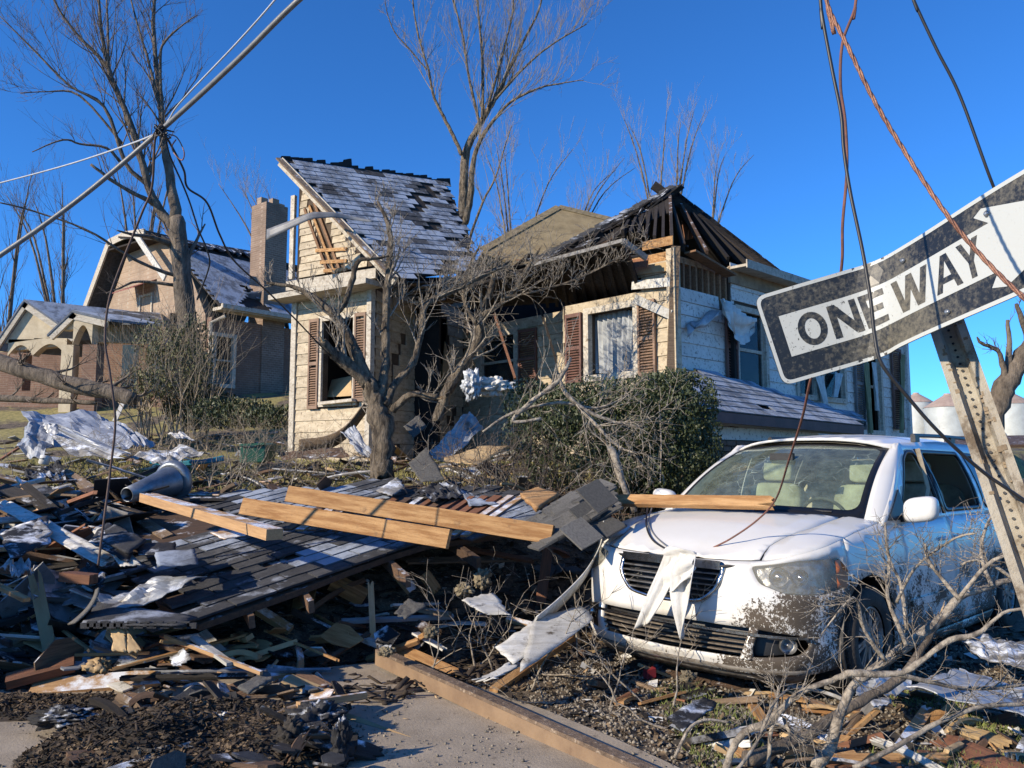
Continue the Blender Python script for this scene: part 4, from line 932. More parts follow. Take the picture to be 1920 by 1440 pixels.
mb = MB(); mb.bar(P(1004, 497, 11.98), P(1172, 452, 10.72), .12, .05, (0, 0, 1)); mb.bar(P(1168, 452, 10.7), P(1212, 484, 10.9), .05, .08, (0, 0, 1)); mb.obj('gutter', M['grey'], H)
mb = MB(); mb.bar(P(876, 628, 12.9), P(880, 560, 13.4), .03, .1); mb.obj('hanging_board', M['oldwood'], H)
mb = MB(); mb.bar(P(927, 590, 13.0), P(966, 710, 12.6), .04, .07, (0, -1, 0)); mb.obj('fallen_rafter', M['redwood'], H)
mb = MB(); mb.bar(P(1008, 562, 13.1), P(1044, 680, 12.7), .03, .09, (0, -1, 0)); mb.obj('fallen_rafter', M['shadeblack'], H)
random.seed(31)
for i in range(44):
    t_ = random.random(); p = K.lerp(L1, t_)+(CT-K)*random.uniform(0, .30)*(.3+t_)+Vector((0, 0, random.uniform(.0, .10))); d_ = ((L1-K).normalized()*random.uniform(.3, 1)+(L0-K).normalized()*random.uniform(-.2, .8)+rv(.12)).normalized(); L_ = random.uniform(.25, .8)
    mb = lumber_mesh_(L_, random.uniform(.08, .2), .025); link('black_roof_board', mb.mesh('black_roof_board', M[random.choice(['shadeblack', 'shadeblack', 'felt', 'dark'])]), frame(p-d_*L_/2, p+d_*L_/2, (random.gauss(0, .3), random.gauss(0, .3), 1)), H)
for i in range(40):
    px0 = random.uniform(860, 1120); py0 = 500-(px0-1000)*.2+random.uniform(-18, 46); Yd = 14.2-(px0-860)/260*2.2; p = P(px0, py0, Yd); d_ = Vector((1, -.5, random.gauss(.15, .35))).normalized(); L_ = random.uniform(.3, .9)
    mb = lumber_mesh_(L_, random.uniform(.08, .22), .025); link('black_roof_board', mb.mesh('black_roof_board', M[random.choice(['shadeblack', 'felt', 'dark', 'shadeblack', 'brown'])]), frame(p-d_*L_/2, p+d_*L_/2, (random.gauss(0, .5), random.gauss(-.3, .5), 1)), H)
# --- low lean-to on the side
EA0, EA1 = P(1300, 766, 9.3), P(1614, 798, 12.6); WA0, WA1 = P(1300, 690, 11.15), P(1612, 781, 13.9)
ln = (EA1-EA0).cross(WA0-EA0).normalized(); ln = ln if ln.z > 0 else -ln
mb = MB(); mb.prism([EA0, EA1, WA1, WA0], (0, 0, -.05)); mb.obj('lean_to_roof', M['oldwood'], H)
WA1p = PL(1612, 779, EA0, EA1, WA0)
shingle_plane(H, EA0, EA1-EA0, ln, [EA0, EA1, WA1p, WA0], .15, .31, lambda *a: tab_me, .01)
mb = MB(); mb.bar(EA0+Vector((.02, -.02, -.08)), EA1+Vector((.02, -.02, -.08)), .035, .13); mb.obj('fascia_board', mat('maroon_fascia', (.14, .07, .06), (.09, .05, .045), 4, .7, .2, vary=0), H)
mb = MB(); mb.bar(EA0+Vector((-.1, .12, -.13)), EA1+Vector((-.1, .12, -.13)), .3, .03); mb.obj('soffit', trim, H)
b0 = Vector((EA0.x, EA0.y, 0))-NS*.28; b1 = Vector((EA1.x, EA1.y, 0))-NS*.28-SD*.9; ez = EA0.z-.16
wallpanel('lean_to_wall', b0, b1, 0.2, ez-.02, NS, th=.1)
boards(b0, b1, P(1340, 822, 9.7).z, NS, lambda s: ez-.02, m=sidw, ex=.17)
foundation = mat('brick_foundation', (.17, .12, .09), (.10, .075, .06), 5, .9, .5, 14, vary=.1)
zf1 = P(1340, 822, 9.7).z-.01; r_ = 0; zc = zf1-.035; nb_ = 0
while zc > .5 and nb_ < 280:
    s = (.0 if r_ % 2 else .11)
    while s < (b1-b0).length-.1 and nb_ < 280:
        c_ = b0+SD*s+NS*random.uniform(.006, .016)
        if nb_ == 0: bm_ = MB().box((0, 0, 0), (.104, .03, .031)).mesh('brick', foundation)
        m4 = Matrix((SD, NS, Vector((0, 0, 1)))).transposed().to_4x4(); m4.translation = Vector((c_.x, c_.y, zc)); link('brick', bm_, m4, H); nb_ += 1
        s += .22
    zc -= .075; r_ += 1
# torn curtains hanging from the side windows
lace = mat('white_lace', (.66, .66, .62), (.5, .5, .47), 8, .95, .1, vary=0)
grn = mat('olive_curtain', (.30, .30, .17), (.20, .20, .11), 4, .95, .1, vary=0)
mb = MB()
def swag(u, v):
    a_ = P(1352, 562, 11.6); b_ = P(1415, 600, 12.1); p = a_.lerp(b_, u); drop = .42*math.sin(math.pi*min(1, u*1.02))**.8+.10
    return p+Vector((.02*math.sin(u*40+v*3), -.05-.05*math.sin(v*7), -drop*v+.02*math.sin(v*20+u*6)))
mb.grid(swag, 30, 16); mb.obj('lace_curtain', lace, H, True)
mb = MB(); mb.prism([P(1350, 560, 11.55), P(1372, 566, 11.6), P(1378, 628, 11.5), P(1364, 600, 11.5)], (.01, .01, 0)); mb.obj('lace_curtain', lace, H, True)
def strip(p0, p1, w_, m_, name='curtain', parent=None, folds=2.5, **k):
    p0 = Vector(p0); p1 = Vector(p1); mb = MB(); mb.grid(lambda u, v: p0.lerp(p1, v)+SD*(u-.5)*w_*(1-.3*v)+NS*(.05+.03*math.sin(u*folds*6.28+v*2)), 14, 8); return mb.obj(name, m_, parent or H, True, **k)
strip(onwall(1618, 680, Cc, SD), onwall(1628, 812, Cc+NS*.15, SD), .24, grn)
strip(onwall(1687, 665, Cc, SD), onwall(1686, 812, Cc+NS*.12, SD), .22, grn)
strip(onwall(1530, 705, Cc, SD), onwall(1545, 770, Cc+NS*.1, SD), .3, lace)
strip(onwall(1568, 700, Cc, SD), onwall(1560, 745, Cc+NS*.1, SD), .3, lace)
strip(onwall(1633, 680, Cc, SD), onwall(1640, 770, Cc+NS*.1, SD), .18, lace)
mb = MB(); 
def flap(u, v):
    p = P(1285, 612, 11.15).lerp(P(1345, 578, 11.6), u); return p+Vector((0, -.12*math.sin(v*2)-.03*math.sin(u*17), -.15*v+.03*math.sin(u*11+v*5)))
mb.grid(flap, 14, 6); o = mb.obj('torn_housewrap', M['metal'], H, True); solid(o, .004)
# curved white band caught on the gable
mb = MB()
pth = [P(500, 440, 12.8), P(540, 425, 12.7), P(585, 405, 12.6), P(625, 402, 12.6), P(662, 408, 12.7), P(700, 415, 12.7)]
def bandf(u, v):
    t_ = u*5; i = min(int(t_), 4); p = pth[i].lerp(pth[i+1], t_-i); hgt = .15*(1-u)+.03
    return p+Vector((0, -.04*math.sin(u*6), -hgt*(v-.5)))
mb.grid(bandf, 24, 3); o = mb.obj('sheet_strip', mat('torn_vinyl_strip', (.22, .225, .235), (.12, .12, .13), 5, .5, .1, vary=0), None, True, 'long grey strip of sheet metal caught across the gable wall of the wing', 'metal strip', recenter=True); solid(o, .004)
# ------------------------------------------------------------------ brick house on the left
def brickmat(name, c1, c2, mortar, sc=1.0):
    m, nt, b = nodes(name); L = nt.links.new
    g = nt.nodes.new('ShaderNodeTexCoord'); sx = nt.nodes.new('ShaderNodeSeparateXYZ'); L(g.outputs['Object'], sx.inputs[0])
    ad = N(nt, 'Math', operation='ADD'); L(sx.outputs[0], ad.inputs[0]); L(sx.outputs[1], ad.inputs[1])
    cb = nt.nodes.new('ShaderNodeCombineXYZ'); L(ad.outputs[0], cb.inputs[0]); L(sx.outputs[2], cb.inputs[1])
    br = N(nt, 'TexBrick'); br.inputs['Scale'].default_value = 1; br.inputs['Brick Width'].default_value = .22*sc; br.inputs['Row Height'].default_value = .075*sc
    br.inputs['Mortar Size'].default_value = .009; br.inputs['Color1'].default_value = (*c1, 1); br.inputs['Color2'].default_value = (*c2, 1); br.inputs['Mortar'].default_value = (*mortar, 1)
    L(cb.outputs[0], br.inputs['Vector']); nz = noi(nt, coords(nt), 1.2, 6, .7)
    L(mixc(nt, ramp(nt, nz, .4, .7), br.outputs[0], tuple(x*.6 for x in c1)), b.inputs['Base Color']); b.inputs['Roughness'].default_value = .9
    bp = N(nt, 'Bump'); bp.inputs['Strength'].default_value = .6; bp.inputs['Distance'].default_value = .01; L(br.outputs['Fac'], bp.inputs['Height']); bp.invert = True; L(bp.outputs[0], b.inputs['Normal'])
    return m
brk = brickmat('buff_brick', (.40, .29, .205), (.30, .205, .14), (.40, .33, .25)); brkd = brickmat('brown_shade_brick', (.26, .15, .10), (.19, .11, .08), (.28, .21, .16))  # darker second brick: shade of the side wall is put into its colour
BY = 27.0
B0 = P(392, 720, 24.5); B0 = Vector((B0.x, B0.y, 0))           # front right corner of the gable wall
BFD = Vector((-.78, .626, 0)); BSD = Vector((.626, .78, 0)).normalized(); BFN = Vector((-.626, -.78, 0)); BSN = Vector((.78, -.626, 0))
def bw_(px, py, O=None, D=None): return PL(px, py, (O or B0), (O or B0)+(D or BFD), (O or B0)+Vector((0, 0, 1)))
BH = thing('brick_house', (B0.x, B0.y, 3.2), 'buff brick house with tall gable wall, chimney and damaged frosty roof', 'house')
gz = 2.6
gp_ = [bw_(385, 760), bw_(385, 590), bw_(352, 500), bw_(318, 447), bw_(262, 452), bw_(240, 475), bw_(196, 600), bw_(190, 760)]
gp_[0].z = gz; gp_[-1].z = gz
mb = MB(); mb.prism(gp_, -BFN*.3); mb.obj('gable_wall', brk, BH)
# projecting rake boards and roof overhang
def ov(p, d=.5): return p+BFN*d
rk = [bw_(176, 612), bw_(232, 462), bw_(262, 448), bw_(300, 443)]
for a_, b_ in zip(rk, rk[1:]):
    mb = MB(); mb.bar(a_+BFN*.55, b_+BFN*.55, .06, .28, (0, 0, 1)); mb.obj('rake_board', trim, BH)
    mb = MB(); mb.prism([a_+BFN*.55, b_+BFN*.55, b_-BFN*6, a_-BFN*6], (0, 0, .1)); mb.obj('roof', M['shingle'], BH)
mb = MB(); mb.bar(bw_(283, 442)+BFN*.6, bw_(342, 528)+BFN*.6, .06, .22, (0, 0, 1)); mb.obj('broken_rake_board', M['white'], BH)
for k, (p0, p1) in enumerate((((236, 476), (300, 452)), ((255, 452), (330, 455)), ((320, 452), (372, 462)))):
    mb = MB(); mb.bar(bw_(*p0)+BFN*.3, bw_(*p1)+BFN*.1, .7, .06, (0, 0, 1)); mb.obj('torn_roof_board', M['shadeblack'], BH)
# right roof slope
Sd = Vector((BSD.x, BSD.y, 0))
e0 = bw_(378, 578); e1 = PL(560, 612, B0, B0+BSD, B0+Vector((0, 0, 1)))
ez_ = e0.z
E0b = Vector((B0.x, B0.y, ez_))+BSN*.45; E1b = E0b+BSD*9.5; 
rd0 = bw_(318, 447)+BFN*.3; rd1 = P(505, 478, 31.0)
mb = MB(); mb.prism([E0b, E1b, rd1, rd0], (0, 0, -.1)); mb.obj('roof_deck', M['shadeblack'], BH)
bn = (E1b-E0b).cross(rd0-E0b).normalized(); bn = bn if bn.z > 0 else -bn
mb = MB(); Xb = (E1b-E0b).normalized(); Yb = bn.cross(Xb); Yb = Yb if Yb.z > 0 else -Yb
pl2 = [((p-E0b).dot(Xb), (p-E0b).dot(Yb)) for p in (E0b, E1b, rd1, rd0)]
for r_ in range(40):
    x_ = 0 if r_ % 2 else .15
    y_ = .1+r_*.16
    while x_ < 10:
        if pt_in((x_, y_), pl2) and noise.noise(Vector((x_*.7, y_*.9, 1.5))) < .22 and y_ < pl2[3][1]*.86: mb.box(E0b+Xb*x_+Yb*y_+bn*.03, (.15, .085, .01), (Xb, Yb, bn))
        x_ += .31
mb.obj('shingle', M['shingle_fr'], BH, kind='stuff')
mb = MB()
for i in range(26):
    t_ = i/26; p = rd0.lerp(rd1, t_); mb.prism([p, p+Xb*.3, p+Xb*.25-Yb*random.uniform(.4, .9)+bn*.08, p-Yb*random.uniform(.4, .9)+bn*.08], bn*.05)
mb.obj('torn_felt', M['felt'], BH, kind='stuff')
for k in range(3):
    a_ = P(425+k*22, 555-k*8, 25.5+k*.6); mb = MB(); mb.prism([a_, a_+Vector((1.1, .5, .25)), a_+Vector((1.6, 1.2, -.15)), a_+Vector((.3, .6, -.35))], (0, 0, .05)); mb.obj('slipped_roof_panel', M['shingle_fr'] if k % 2 == 0 else M['felt'], BH)
# side wall, cornice, downpipe, window
wtop = ez_-.35
def bsd(px): return sof(PL(px, 700, B0, B0+BSD, B0+Vector((0, 0, 1))), B0, BSD)
def bsz(px, py): return PL(px, py, B0, B0+BSD, B0+Vector((0, 0, 1))).z
bwin = (bsd(402), bsd(434), bsz(418, 720), bsz(418, 632))
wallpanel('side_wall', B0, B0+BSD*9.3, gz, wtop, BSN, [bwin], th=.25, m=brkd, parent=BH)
mb = MB(); mb.bar(Vector((B0.x, B0.y, ez_-.12))+BSN*.3, Vector((B0.x, B0.y, ez_-.12))+BSN*.3+BSD*9.4, .5, .1); mb.bar(Vector((B0.x, B0.y, ez_-.06))+BSN*.58, Vector((B0.x, B0.y, ez_-.06))+BSN*.58+BSD*9.4, .12, .14); mb.obj('cornice', trim, BH)
window(B0, BSD, *bwin, BSN, parent=BH, fw=.12)
mb = MB(); pz = [PL(408, 596, B0, B0+BSD, B0+Vector((0, 0, 1)))+BSN*.45, PL(392, 606, B0, B0+BSD, B0+Vector((0, 0, 1)))+BSN*.1, PL(390, 690, B0, B0+BSD, B0+Vector((0, 0, 1)))+BSN*.1]; mb.tube(pz, .06, 6); mb.obj('downpipe', trim, BH)
mb = MB(); c_ = B0+BSD*4-BSN*2.2; mb.box((c_.x, c_.y, 4.2), (4.2, .05, 2.2), (BSD, BSN, Vector((0, 0, 1)))); mb.obj('inner_wall', dk, BH)
# gable window and its metal awning
g0_, g1_ = bw_(262, 595), bw_(284, 560)
window(B0, BFD, sof(bw_(284, 590), B0, BFD), sof(bw_(264, 590), B0, BFD), bw_(270, 594).z, bw_(270, 557).z, BFN, parent=BH, fw=.08)
aw = mat('rust_red_awning', (.30, .10, .07), (.2, .07, .05), 5, .6, .1, vary=0)
mb = MB(); a_, b_ = bw_(250, 548), bw_(294, 528); a_, b_ = bw_(252, 535), bw_(294, 528); b_.z = a_.z
for i in range(9):
    u0, u1 = i/9, (i+.93)/9; mb.prism([a_.lerp(b_, u0), a_.lerp(b_, u1), a_.lerp(b_, u1)+BFN*.8+Vector((0, 0, -.42)), a_.lerp(b_, u0)+BFN*.8+Vector((0, 0, -.42))], (0, 0, -.03))
mb.obj('awning', aw, BH)
# ground-floor front openings and side awning
for px0, px1, py0, py1 in ((322, 348, 700, 632), (268, 290, 700, 640)):
    a_ = sof(bw_(px1, 690), B0, BFD); b_ = sof(bw_(px0, 690), B0, BFD)
    window(B0, BFD, a_, b_, bw_(px0, py0+20).z, bw_(px0, py1).z, BFN, parent=BH, fw=.12, glass=None)
# chimney
ch = thing_ch = None
CHc = P(501, 560, 26.5); cz0, cz1 = gz, P(500, 388, 26.5).z
mb = MB(); mb.box((CHc.x, CHc.y, (cz0+cz1)/2), (.43, .43, (cz1-cz0)/2), (BSD, BSN, Vector((0, 0, 1)))); chim = mb.obj('chimney', brickmat('chimney_brick', (.27, .19, .14), (.19, .125, .09), (.36, .28, .22)), BH)
mb = MB()
for dx, dy, h_ in ((-.3, 0, .22), (.0, .1, .12), (.28, -.1, .18), (-.1, -.25, .3)): mb.box(CHc+BSD*dx+BFN*dy+Vector((0, 0, cz1-CHc.z+h_/2)), (.13, .12, h_/2), (BSD, BSN, Vector((0, 0, 1))))
mb.obj('chimney_cap', brk, chim)
# porch with two small gables and arches
pw = mat('cream_porch_wood', (.58, .49, .34), (.44, .36, .24), 4, .7, .1, vary=.05)
PO = thing('arched_porch', P(150, 740, 23.0), 'cream porch with two small gables, arched openings and brick posts', 'porch')
def gable(pl, pr, pt, Y0, dep, name, depv):
    a_, b_, c_ = P(*pl, Y0), P(*pr, Y0), P(*pt, Y0); mb = MB(); mb.prism([a_, b_, c_], depv*.2); mb.obj('porch_gable', pw, PO)
    for p, q in ((a_, c_), (b_, c_)):
        d_ = (q-p).normalized(); mb = MB(); mb.bar(p-d_*.3+Vector((0, -.08, .03)), q+d_*.08+Vector((0, -.08, .03)), .1, .2, (0, 0, 1)); mb.obj('bargeboard', trim, PO)
    for k, (p, q) in enumerate(((a_, c_), (b_, c_))):
        d_ = (q-p).normalized(); p = p-d_*.4+Vector((0, -.15, .12)); q = q+Vector((0, -.15, .12)); mb = MB(); mb.prism([p, q, q+depv*dep, p+depv*dep], (0, 0, .07)); mb.obj('porch_roof', M['shingle_fr'], PO)
    return a_, b_, c_
dv = Vector((.78, .626, 0))
gable((2, 645), (128, 628), (50, 574), 24.0, 3.0, 'g', dv)
gable((112, 622), (186, 606), (140, 595), 22.5, 1.5, 'g', dv)
mb = MB(); mb.prism([P(0, 640, 24.1), P(120, 625, 24.1), P(120, 648, 24.1), P(0, 660, 24.1)], dv*.3); mb.obj('porch_beam', pw, PO)
mb = MB(); mb.prism([P(182, 606, 22.8), P(300, 612, 24.5), P(300, 645, 24.5), P(182, 642, 22.8)], Vector((0, .2, 0)));
mb.obj('porch_fascia', pw, PO)
for i in range(24):
    px = 184+i*4.8; Yb_ = 22.75+i*.07; mb = MB(); mb.box(P(px, 625, Yb_), (.025, .02, .26)); mb.obj('fascia_batten', pw, PO)
mb = MB(); mb.prism([P(180, 604, 22.6), P(305, 608, 24.4), P(300, 590, 26.5), P(200, 585, 25)], (0, 0, .07)); mb.obj('porch_roof', M['shingle'], PO)
def arch(px0, px1, pytop, pybase, Y0, th_, rise):
    """arched head between two posts"""
    mb = MB(); n_ = 14; a_ = P(px0, pybase, Y0); b_ = P(px1, pybase, Y0)
    for i in range(n_):
        t0, t1 = i/n_, (i+1)/n_
        z0 = math.sin(math.pi*t0)*rise; z1 = math.sin(math.pi*t1)*rise; top_ = rise+.18
        p0, p1 = a_.lerp(b_, t0), a_.lerp(b_, t1)
        mb.prism([p0+Vector((0, 0, z0)), p1+Vector((0, 0, z1)), p1+Vector((0, 0, top_)), p0+Vector((0, 0, top_))], (.04, th_, 0))
    mb.obj('arch', pw, PO)
arch(14, 62, 0, 668, 24.0, .25, .35); arch(62, 124, 0, 666, 24.0, .25, .35); arch(136, 172, 0, 645, 22.4, .25, .55)
for px, w_, Yp in ((40, .42, 24), (133, .34, 22.5), (176, .42, 22.6), (246, .34, 23.4), (292, .34, 24)):
    top_ = P(px, 665 if px < 100 else 648, Yp); mb = MB(); zb_ = T(top_.x, top_.y)-.3; mb.box((top_.x, top_.y, (top_.z+zb_)/2), (w_/2, w_/2, (top_.z-zb_)/2)); mb.obj('porch_post', brkd if px in (40, 176) else pw, PO)
mb = MB(); c_ = P(150, 738, 23.5); mb.box(c_+Vector((0, 1, -.2)), (3.2, 1.4, .25)); mb.obj('porch_floor', brkd, PO)
pb = P(150, 700, 26.5); mb = MB(); mb.box((pb.x, pb.y, 4.3), (4.2, .1, 1.6)); mb.obj('porch_back_wall', brkd, PO)

# ------------------------------------------------------------------ grain bins, far right
gbm = mat('corrugated_bin_steel', (.50, .53, .52), (.40, .42, .41), 2, .5, .1, 8, (1, 1, 1), metal=.1, vary=.06, dirt=(.30, .25, .2), dscale=1.2, dcov=.62)
gbr = mat('rusty_bin_roof', (.40, .31, .26), (.30, .22, .18), 2, .7, .1, 8, vary=.1)
for (px, pw_, pt, Yb, lab) in ((1722, 60, 755, 62, 'small grain bin beside the far corner of the damaged house'), (1782, 84, 764, 58, 'wide pale grain bin left of the tilted sign post'),
                           (1842, 70, 762, 64, 'grain bin right behind the tilted sign post'), (1898, 76, 758, 60, 'grain bin at the right edge of the photo, behind the broken tree')):
    c_ = P(px, 835, Yb); r_ = pw_/2/FPX*Yb; zt = P(px, pt, Yb).z; zb = c_.z-2.5
    t = thing('grain_bin', (c_.x, c_.y, zb), lab, 'grain bin', 'steel grain bins in the distance')
    mb = MB(); prof = [(r_*(1.0+.006*(i % 2)), zb+(zt-zb)*i/60) for i in range(61)]; mb.lathe([(a_, b_-0) for a_, b_ in prof], (c_.x, c_.y, 0), (0, 0, 1), 28); mb.obj('bin_wall', gbm, t, True)
    mb = MB(); mb.lathe([(r_*1.03, zt-.02), (r_*.7, zt+r_*.22), (r_*.18, zt+r_*.55), (r_*.16, zt+r_*.62), (.01, zt+r_*.64)], (c_.x, c_.y, 0), (0, 0, 1), 28); mb.obj('bin_roof', gbr, t)
# brown shed roof and wreckage behind the van
sh = thing('low_shed', P(1860, 850, 26), 'low brown roofed shed in front of the grain bins', 'shed')
mb = MB(); a_, b_ = P(1770, 836, 24), P(2000, 832, 24); mb.prism([a_, b_, P(2000, 815, 30), P(1770, 818, 30)], (0, 0, -.1)); mb.obj('shed_roof', M['brown'], sh)
mb = MB(); mb.prism([a_+Vector((0, .1, -.1)), b_+Vector((0, .1, -.1)), b_+Vector((0, .1, -1.6)), a_+Vector((0, .1, -1.6))], (0, .1, 0)); mb.obj('shed_wall', M['oldwood'], sh)

# ------------------------------------------------------------------ evergreen bush and ivy
LEAFQ = ([(-1, 0, 0), (0, -.5, .12), (1, 0, 0), (0, .5, .12)], [(0, 1, 2, 3)])
def leafmass(name, blobs, n_, s0, s1, m_, parent):
    pos = []
    wts = np.array([b_[1][0]*b_[1][1]*b_[1][2] for b_ in blobs]); wts = wts/wts.sum()
    for (c_, r_), k in zip(blobs, (wts*n_).astype(int)):
        d = np.random.normal(size=(k, 3)); d /= np.linalg.norm(d, axis=1)[:, None]; rr = np.random.rand(k, 1)**.28
        p = d*rr*np.array(r_)
        nn = np.array([noise.noise(Vector((float(q[0]+c_[0])*4, float(q[1]+c_[1])*4, float(q[2]+c_[2])*4))) for q in p])
        p = p*(1+.28*nn[:, None]); p = p[nn > -.22]; pos.append(p+np.array(c_))
    pos = np.vstack(pos); s = np.random.uniform(s0, s1, len(pos)); V, F = scatter(LEAFQ[0], LEAFQ[1], pos, s[:, None])
    return big_mesh(name, V, F, m_, parent=parent)
evg = mat('evergreen_leaf', (.026, .040, .013), (.065, .078, .026), 9, .55, 0, vary=0, spec=.5, thr=(.3, .7))
bc = P(1250, 905, 8.6)
BU = thing('evergreen_bush', (bc.x, bc.y, .9), 'dense dark evergreen bush between the house front and the van', 'bush')
bl = [(P(1262, 800, 8.9), (.50, .5, .66)), (P(1210, 770, 9.0), (.45, .5, .42)), (P(1300, 760, 9.0), (.30, .4, .4)), (P(1255, 870, 8.7), (.55, .5, .4)), (P(1120, 760, 9.3), (.6, .5, .34)), (P(1040, 770, 9.5), (.5, .5, .28)), (P(1180, 850, 9.1), (.5, .5, .45)), (P(1272, 722, 9.1), (.28, .3, .2)), (P(1000, 750, 9.6), (.4, .3, .25)), (P(1090, 800, 8.9), (.55, .4, .35)), (P(1010, 810, 9.2), (.5, .4, .3)), (P(1060, 870, 8.8), (.5, .35, .28)), (P(1308, 850, 8.7), (.28, .3, .5)), (P(1150, 880, 8.6), (.5, .4, .35))]
leafmass('foliage', [(tuple(a_), b_) for a_, b_ in bl], 66000, .011, .030, evg, BU)
mb = MB()
for i in range(26):
    o_ = P(random.uniform(1050, 1300), 915, random.uniform(8.6, 9.3)); o_.z = T(o_.x, o_.y); mb.tube([o_, o_+Vector((random.gauss(0, .1), 0, .4)), o_+Vector((random.gauss(0, .25), random.gauss(0, .1), .9))], [.018, .012, .005], 5)
mb.obj('stem', M['bark'], BU, kind='stuff')
mb = MB(); mb.tube([P(1238, 905, 7.9), P(1240, 830, 7.9), P(1236, 758, 7.9)], .006, 5); mb.obj('plant_stake', M['twig_l'], None, label='thin pale upright stake standing in front of the evergreen bush', cat='stake', recenter=True)
ivy = mat('ivy_leaf', (.075, .09, .03), (.17, .16, .075), 7, .6, 0, vary=0, thr=(.35, .65))
ib = P(370, 770, 18.2); IV = thing('ivy_thicket', (ib.x, ib.y, 2.2), 'ivy and brush climbing the trunk of the big bare tree by the brick house', 'ivy')
leafmass('foliage', [(tuple(P(372, 760, 18.2)), (.8, .6, .55)), (tuple(P(440, 775, 17)), (1.1, .6, .35)), (tuple(P(520, 782, 16)), (.7, .6, .25)), (tuple(P(365, 660, 18.7)), (.45, .4, .9))], 16000, .02, .05, evg, IV)
leafmass('sparse_foliage', [(tuple(P(330, 700, 17.8)), (.95, .6, .8)), (tuple(P(300, 640, 18)), (.6, .6, .5)), (tuple(P(270, 720, 17.5)), (.6, .5, .4))], 6500, .02, .045, ivy, IV)
TW = MB()
for i in range(46):
    o_ = P(random.uniform(250, 400), 765, random.uniform(17.2, 18.4)); o_.z = T(o_.x, o_.y); grow(TW, o_, Vector((random.gauss(0, .25), 0, 1)), 2.2, .02, 2, .3, .15, (2, 4), .6, 4, .6, .005)
TW.obj('stem', M['twig'], IV, True, kind='stuff')
# ------------------------------------------------------------------ the white minivan
VAN = bpy.data.objects.new('minivan', None); COL.objects.link(VAN)
setp(VAN, 'mud-splattered white minivan with hood toward camera and cracked windshield', 'minivan')
_m = Matrix((VF, VL, Vector((0, 0, 1)))).transposed().to_4x4(); _m.translation = Vector((VX, VY, .0))
VAN.matrix_world = _m @ Matrix.Rotation(-.012, 4, 'Y')
def vobj(mb, name, m_, parent=None, smooth=False, label=None, t=0, kind=None):
    o = bpy.data.objects.new(name, mb.mesh(name, m_, smooth)); COL.objects.link(o); o.parent = parent or VAN; setp(o, label, kind=kind)
    if t: solid(o, t)
    return o
# paint with mud flung over the lower left side
m, nt, b = nodes('white_car_paint'); L = nt.links.new
tc = nt.nodes.new('ShaderNodeTexCoord'); sx = nt.nodes.new('ShaderNodeSeparateXYZ'); L(tc.outputs['Object'], sx.inputs[0])
def mth(op, a_, b_=None, cl=False):
    n_ = N(nt, 'Math', operation=op); n_.use_clamp = cl
    for i, v_ in enumerate((a_, b_)):
        if v_ is None: continue
        if isinstance(v_, (int, float)): n_.inputs[i].default_value = v_
        else: L(v_, n_.inputs[i])
    return n_.outputs[0]
def mapr(v_, a_, b_, c_=0, d_=1):
    n_ = N(nt, 'MapRange'); n_.interpolation_type = 'SMOOTHSTEP'; L(v_, n_.inputs[0])
    for i, q in enumerate((a_, b_, c_, d_)): n_.inputs[i+1].default_value = q
    return n_.outputs[0]
nl0 = noi(nt, tc.outputs['Object'], 2.6, 3, .5); left = mapr(sx.outputs[1], .15, .75); low = mapr(sx.outputs[2], 1.05, .60); near = mapr(sx.outputs[0], .75, .55, 1, 1)
dens = mth('MULTIPLY', left, mth('MULTIPLY', low, mapr(nl0, .30, .62, .55, 1.25)))
corner = mth('MULTIPLY', mapr(sx.outputs[0], .0, .45), mth('MULTIPLY', mapr(sx.outputs[1], .32, .62), mapr(sx.outputs[2], .84, .62)))
dens = mth('ADD', mth('MULTIPLY', dens, .82), mth('MULTIPLY', corner, .36), True)
skirt = mth('MULTIPLY', mapr(sx.outputs[2], .42, .2), .5); dens = mth('ADD', dens, skirt, True)
nf = noi(nt, tc.outputs['Object'], 52, 6, .78, .3); nl = noi(nt, tc.outputs['Object'], 5, 5, .6)
val = mth('ADD', mth('MULTIPLY', nf, 1.0), mth('MULTIPLY', mth('SUBTRACT', nl, .5), .55))
th_ = mth('SUBTRACT', .80, mth('MULTIPLY', dens, .36)); msk = mth('GREATER_THAN', val, th_)
film = mth('MULTIPLY', mapr(nl, .35, .8), mth('ADD', mth('MULTIPLY', mapr(sx.outputs[2], 1.0, .3), .6), .12))
base = mixc(nt, film, (.66, .645, .605), (.42, .36, .26))
L(mixc(nt, msk, base, (.085, .066, .048)), b.inputs['Base Color'])
L(mth('ADD', mth('MULTIPLY', msk, .6), mth('ADD', mth('MULTIPLY', film, .4), .30)), b.inputs['Roughness'])
b.inputs['Coat Weight'].default_value = .25; b.inputs['Coat Roughness'].default_value = .12
bp = N(nt, 'Bump'); bp.inputs['Strength'].default_value = .5; bp.inputs['Distance'].default_value = .006; L(msk, bp.inputs['Height']); L(bp.outputs[0], b.inputs['Normal'])
paint = m
chrome = mat('dirty_chrome', (.62, .63, .64), (.4, .38, .34), 12, .18, .1, 20, metal=1, vary=0, dirt=(.22, .17, .12), dscale=22, dcov=.60)
rubber = mat('tyre_rubber', (.022, .021, .02), (.06, .05, .04), 8, .85, .3, 40, vary=0)
alloy = mat('muddy_alloy', (.36, .37, .38), (.18, .16, .13), 16, .4, .1, 40, metal=.6, vary=0, dirt=(.06, .048, .035), dscale=24, dcov=.54)
blk = M['black']; trimb = mat('window_rubber', (.012, .012, .013), None, 5, .4, 0, vary=0)
seatm = mat('beige_seat', (.52, .45, .33), (.26, .215, .15), 5, .85, .2, 20, vary=.05)
dashm = mat('dash_plastic', (.05, .048, .042), (.03, .03, .028), 5, .7, .1, vary=0)

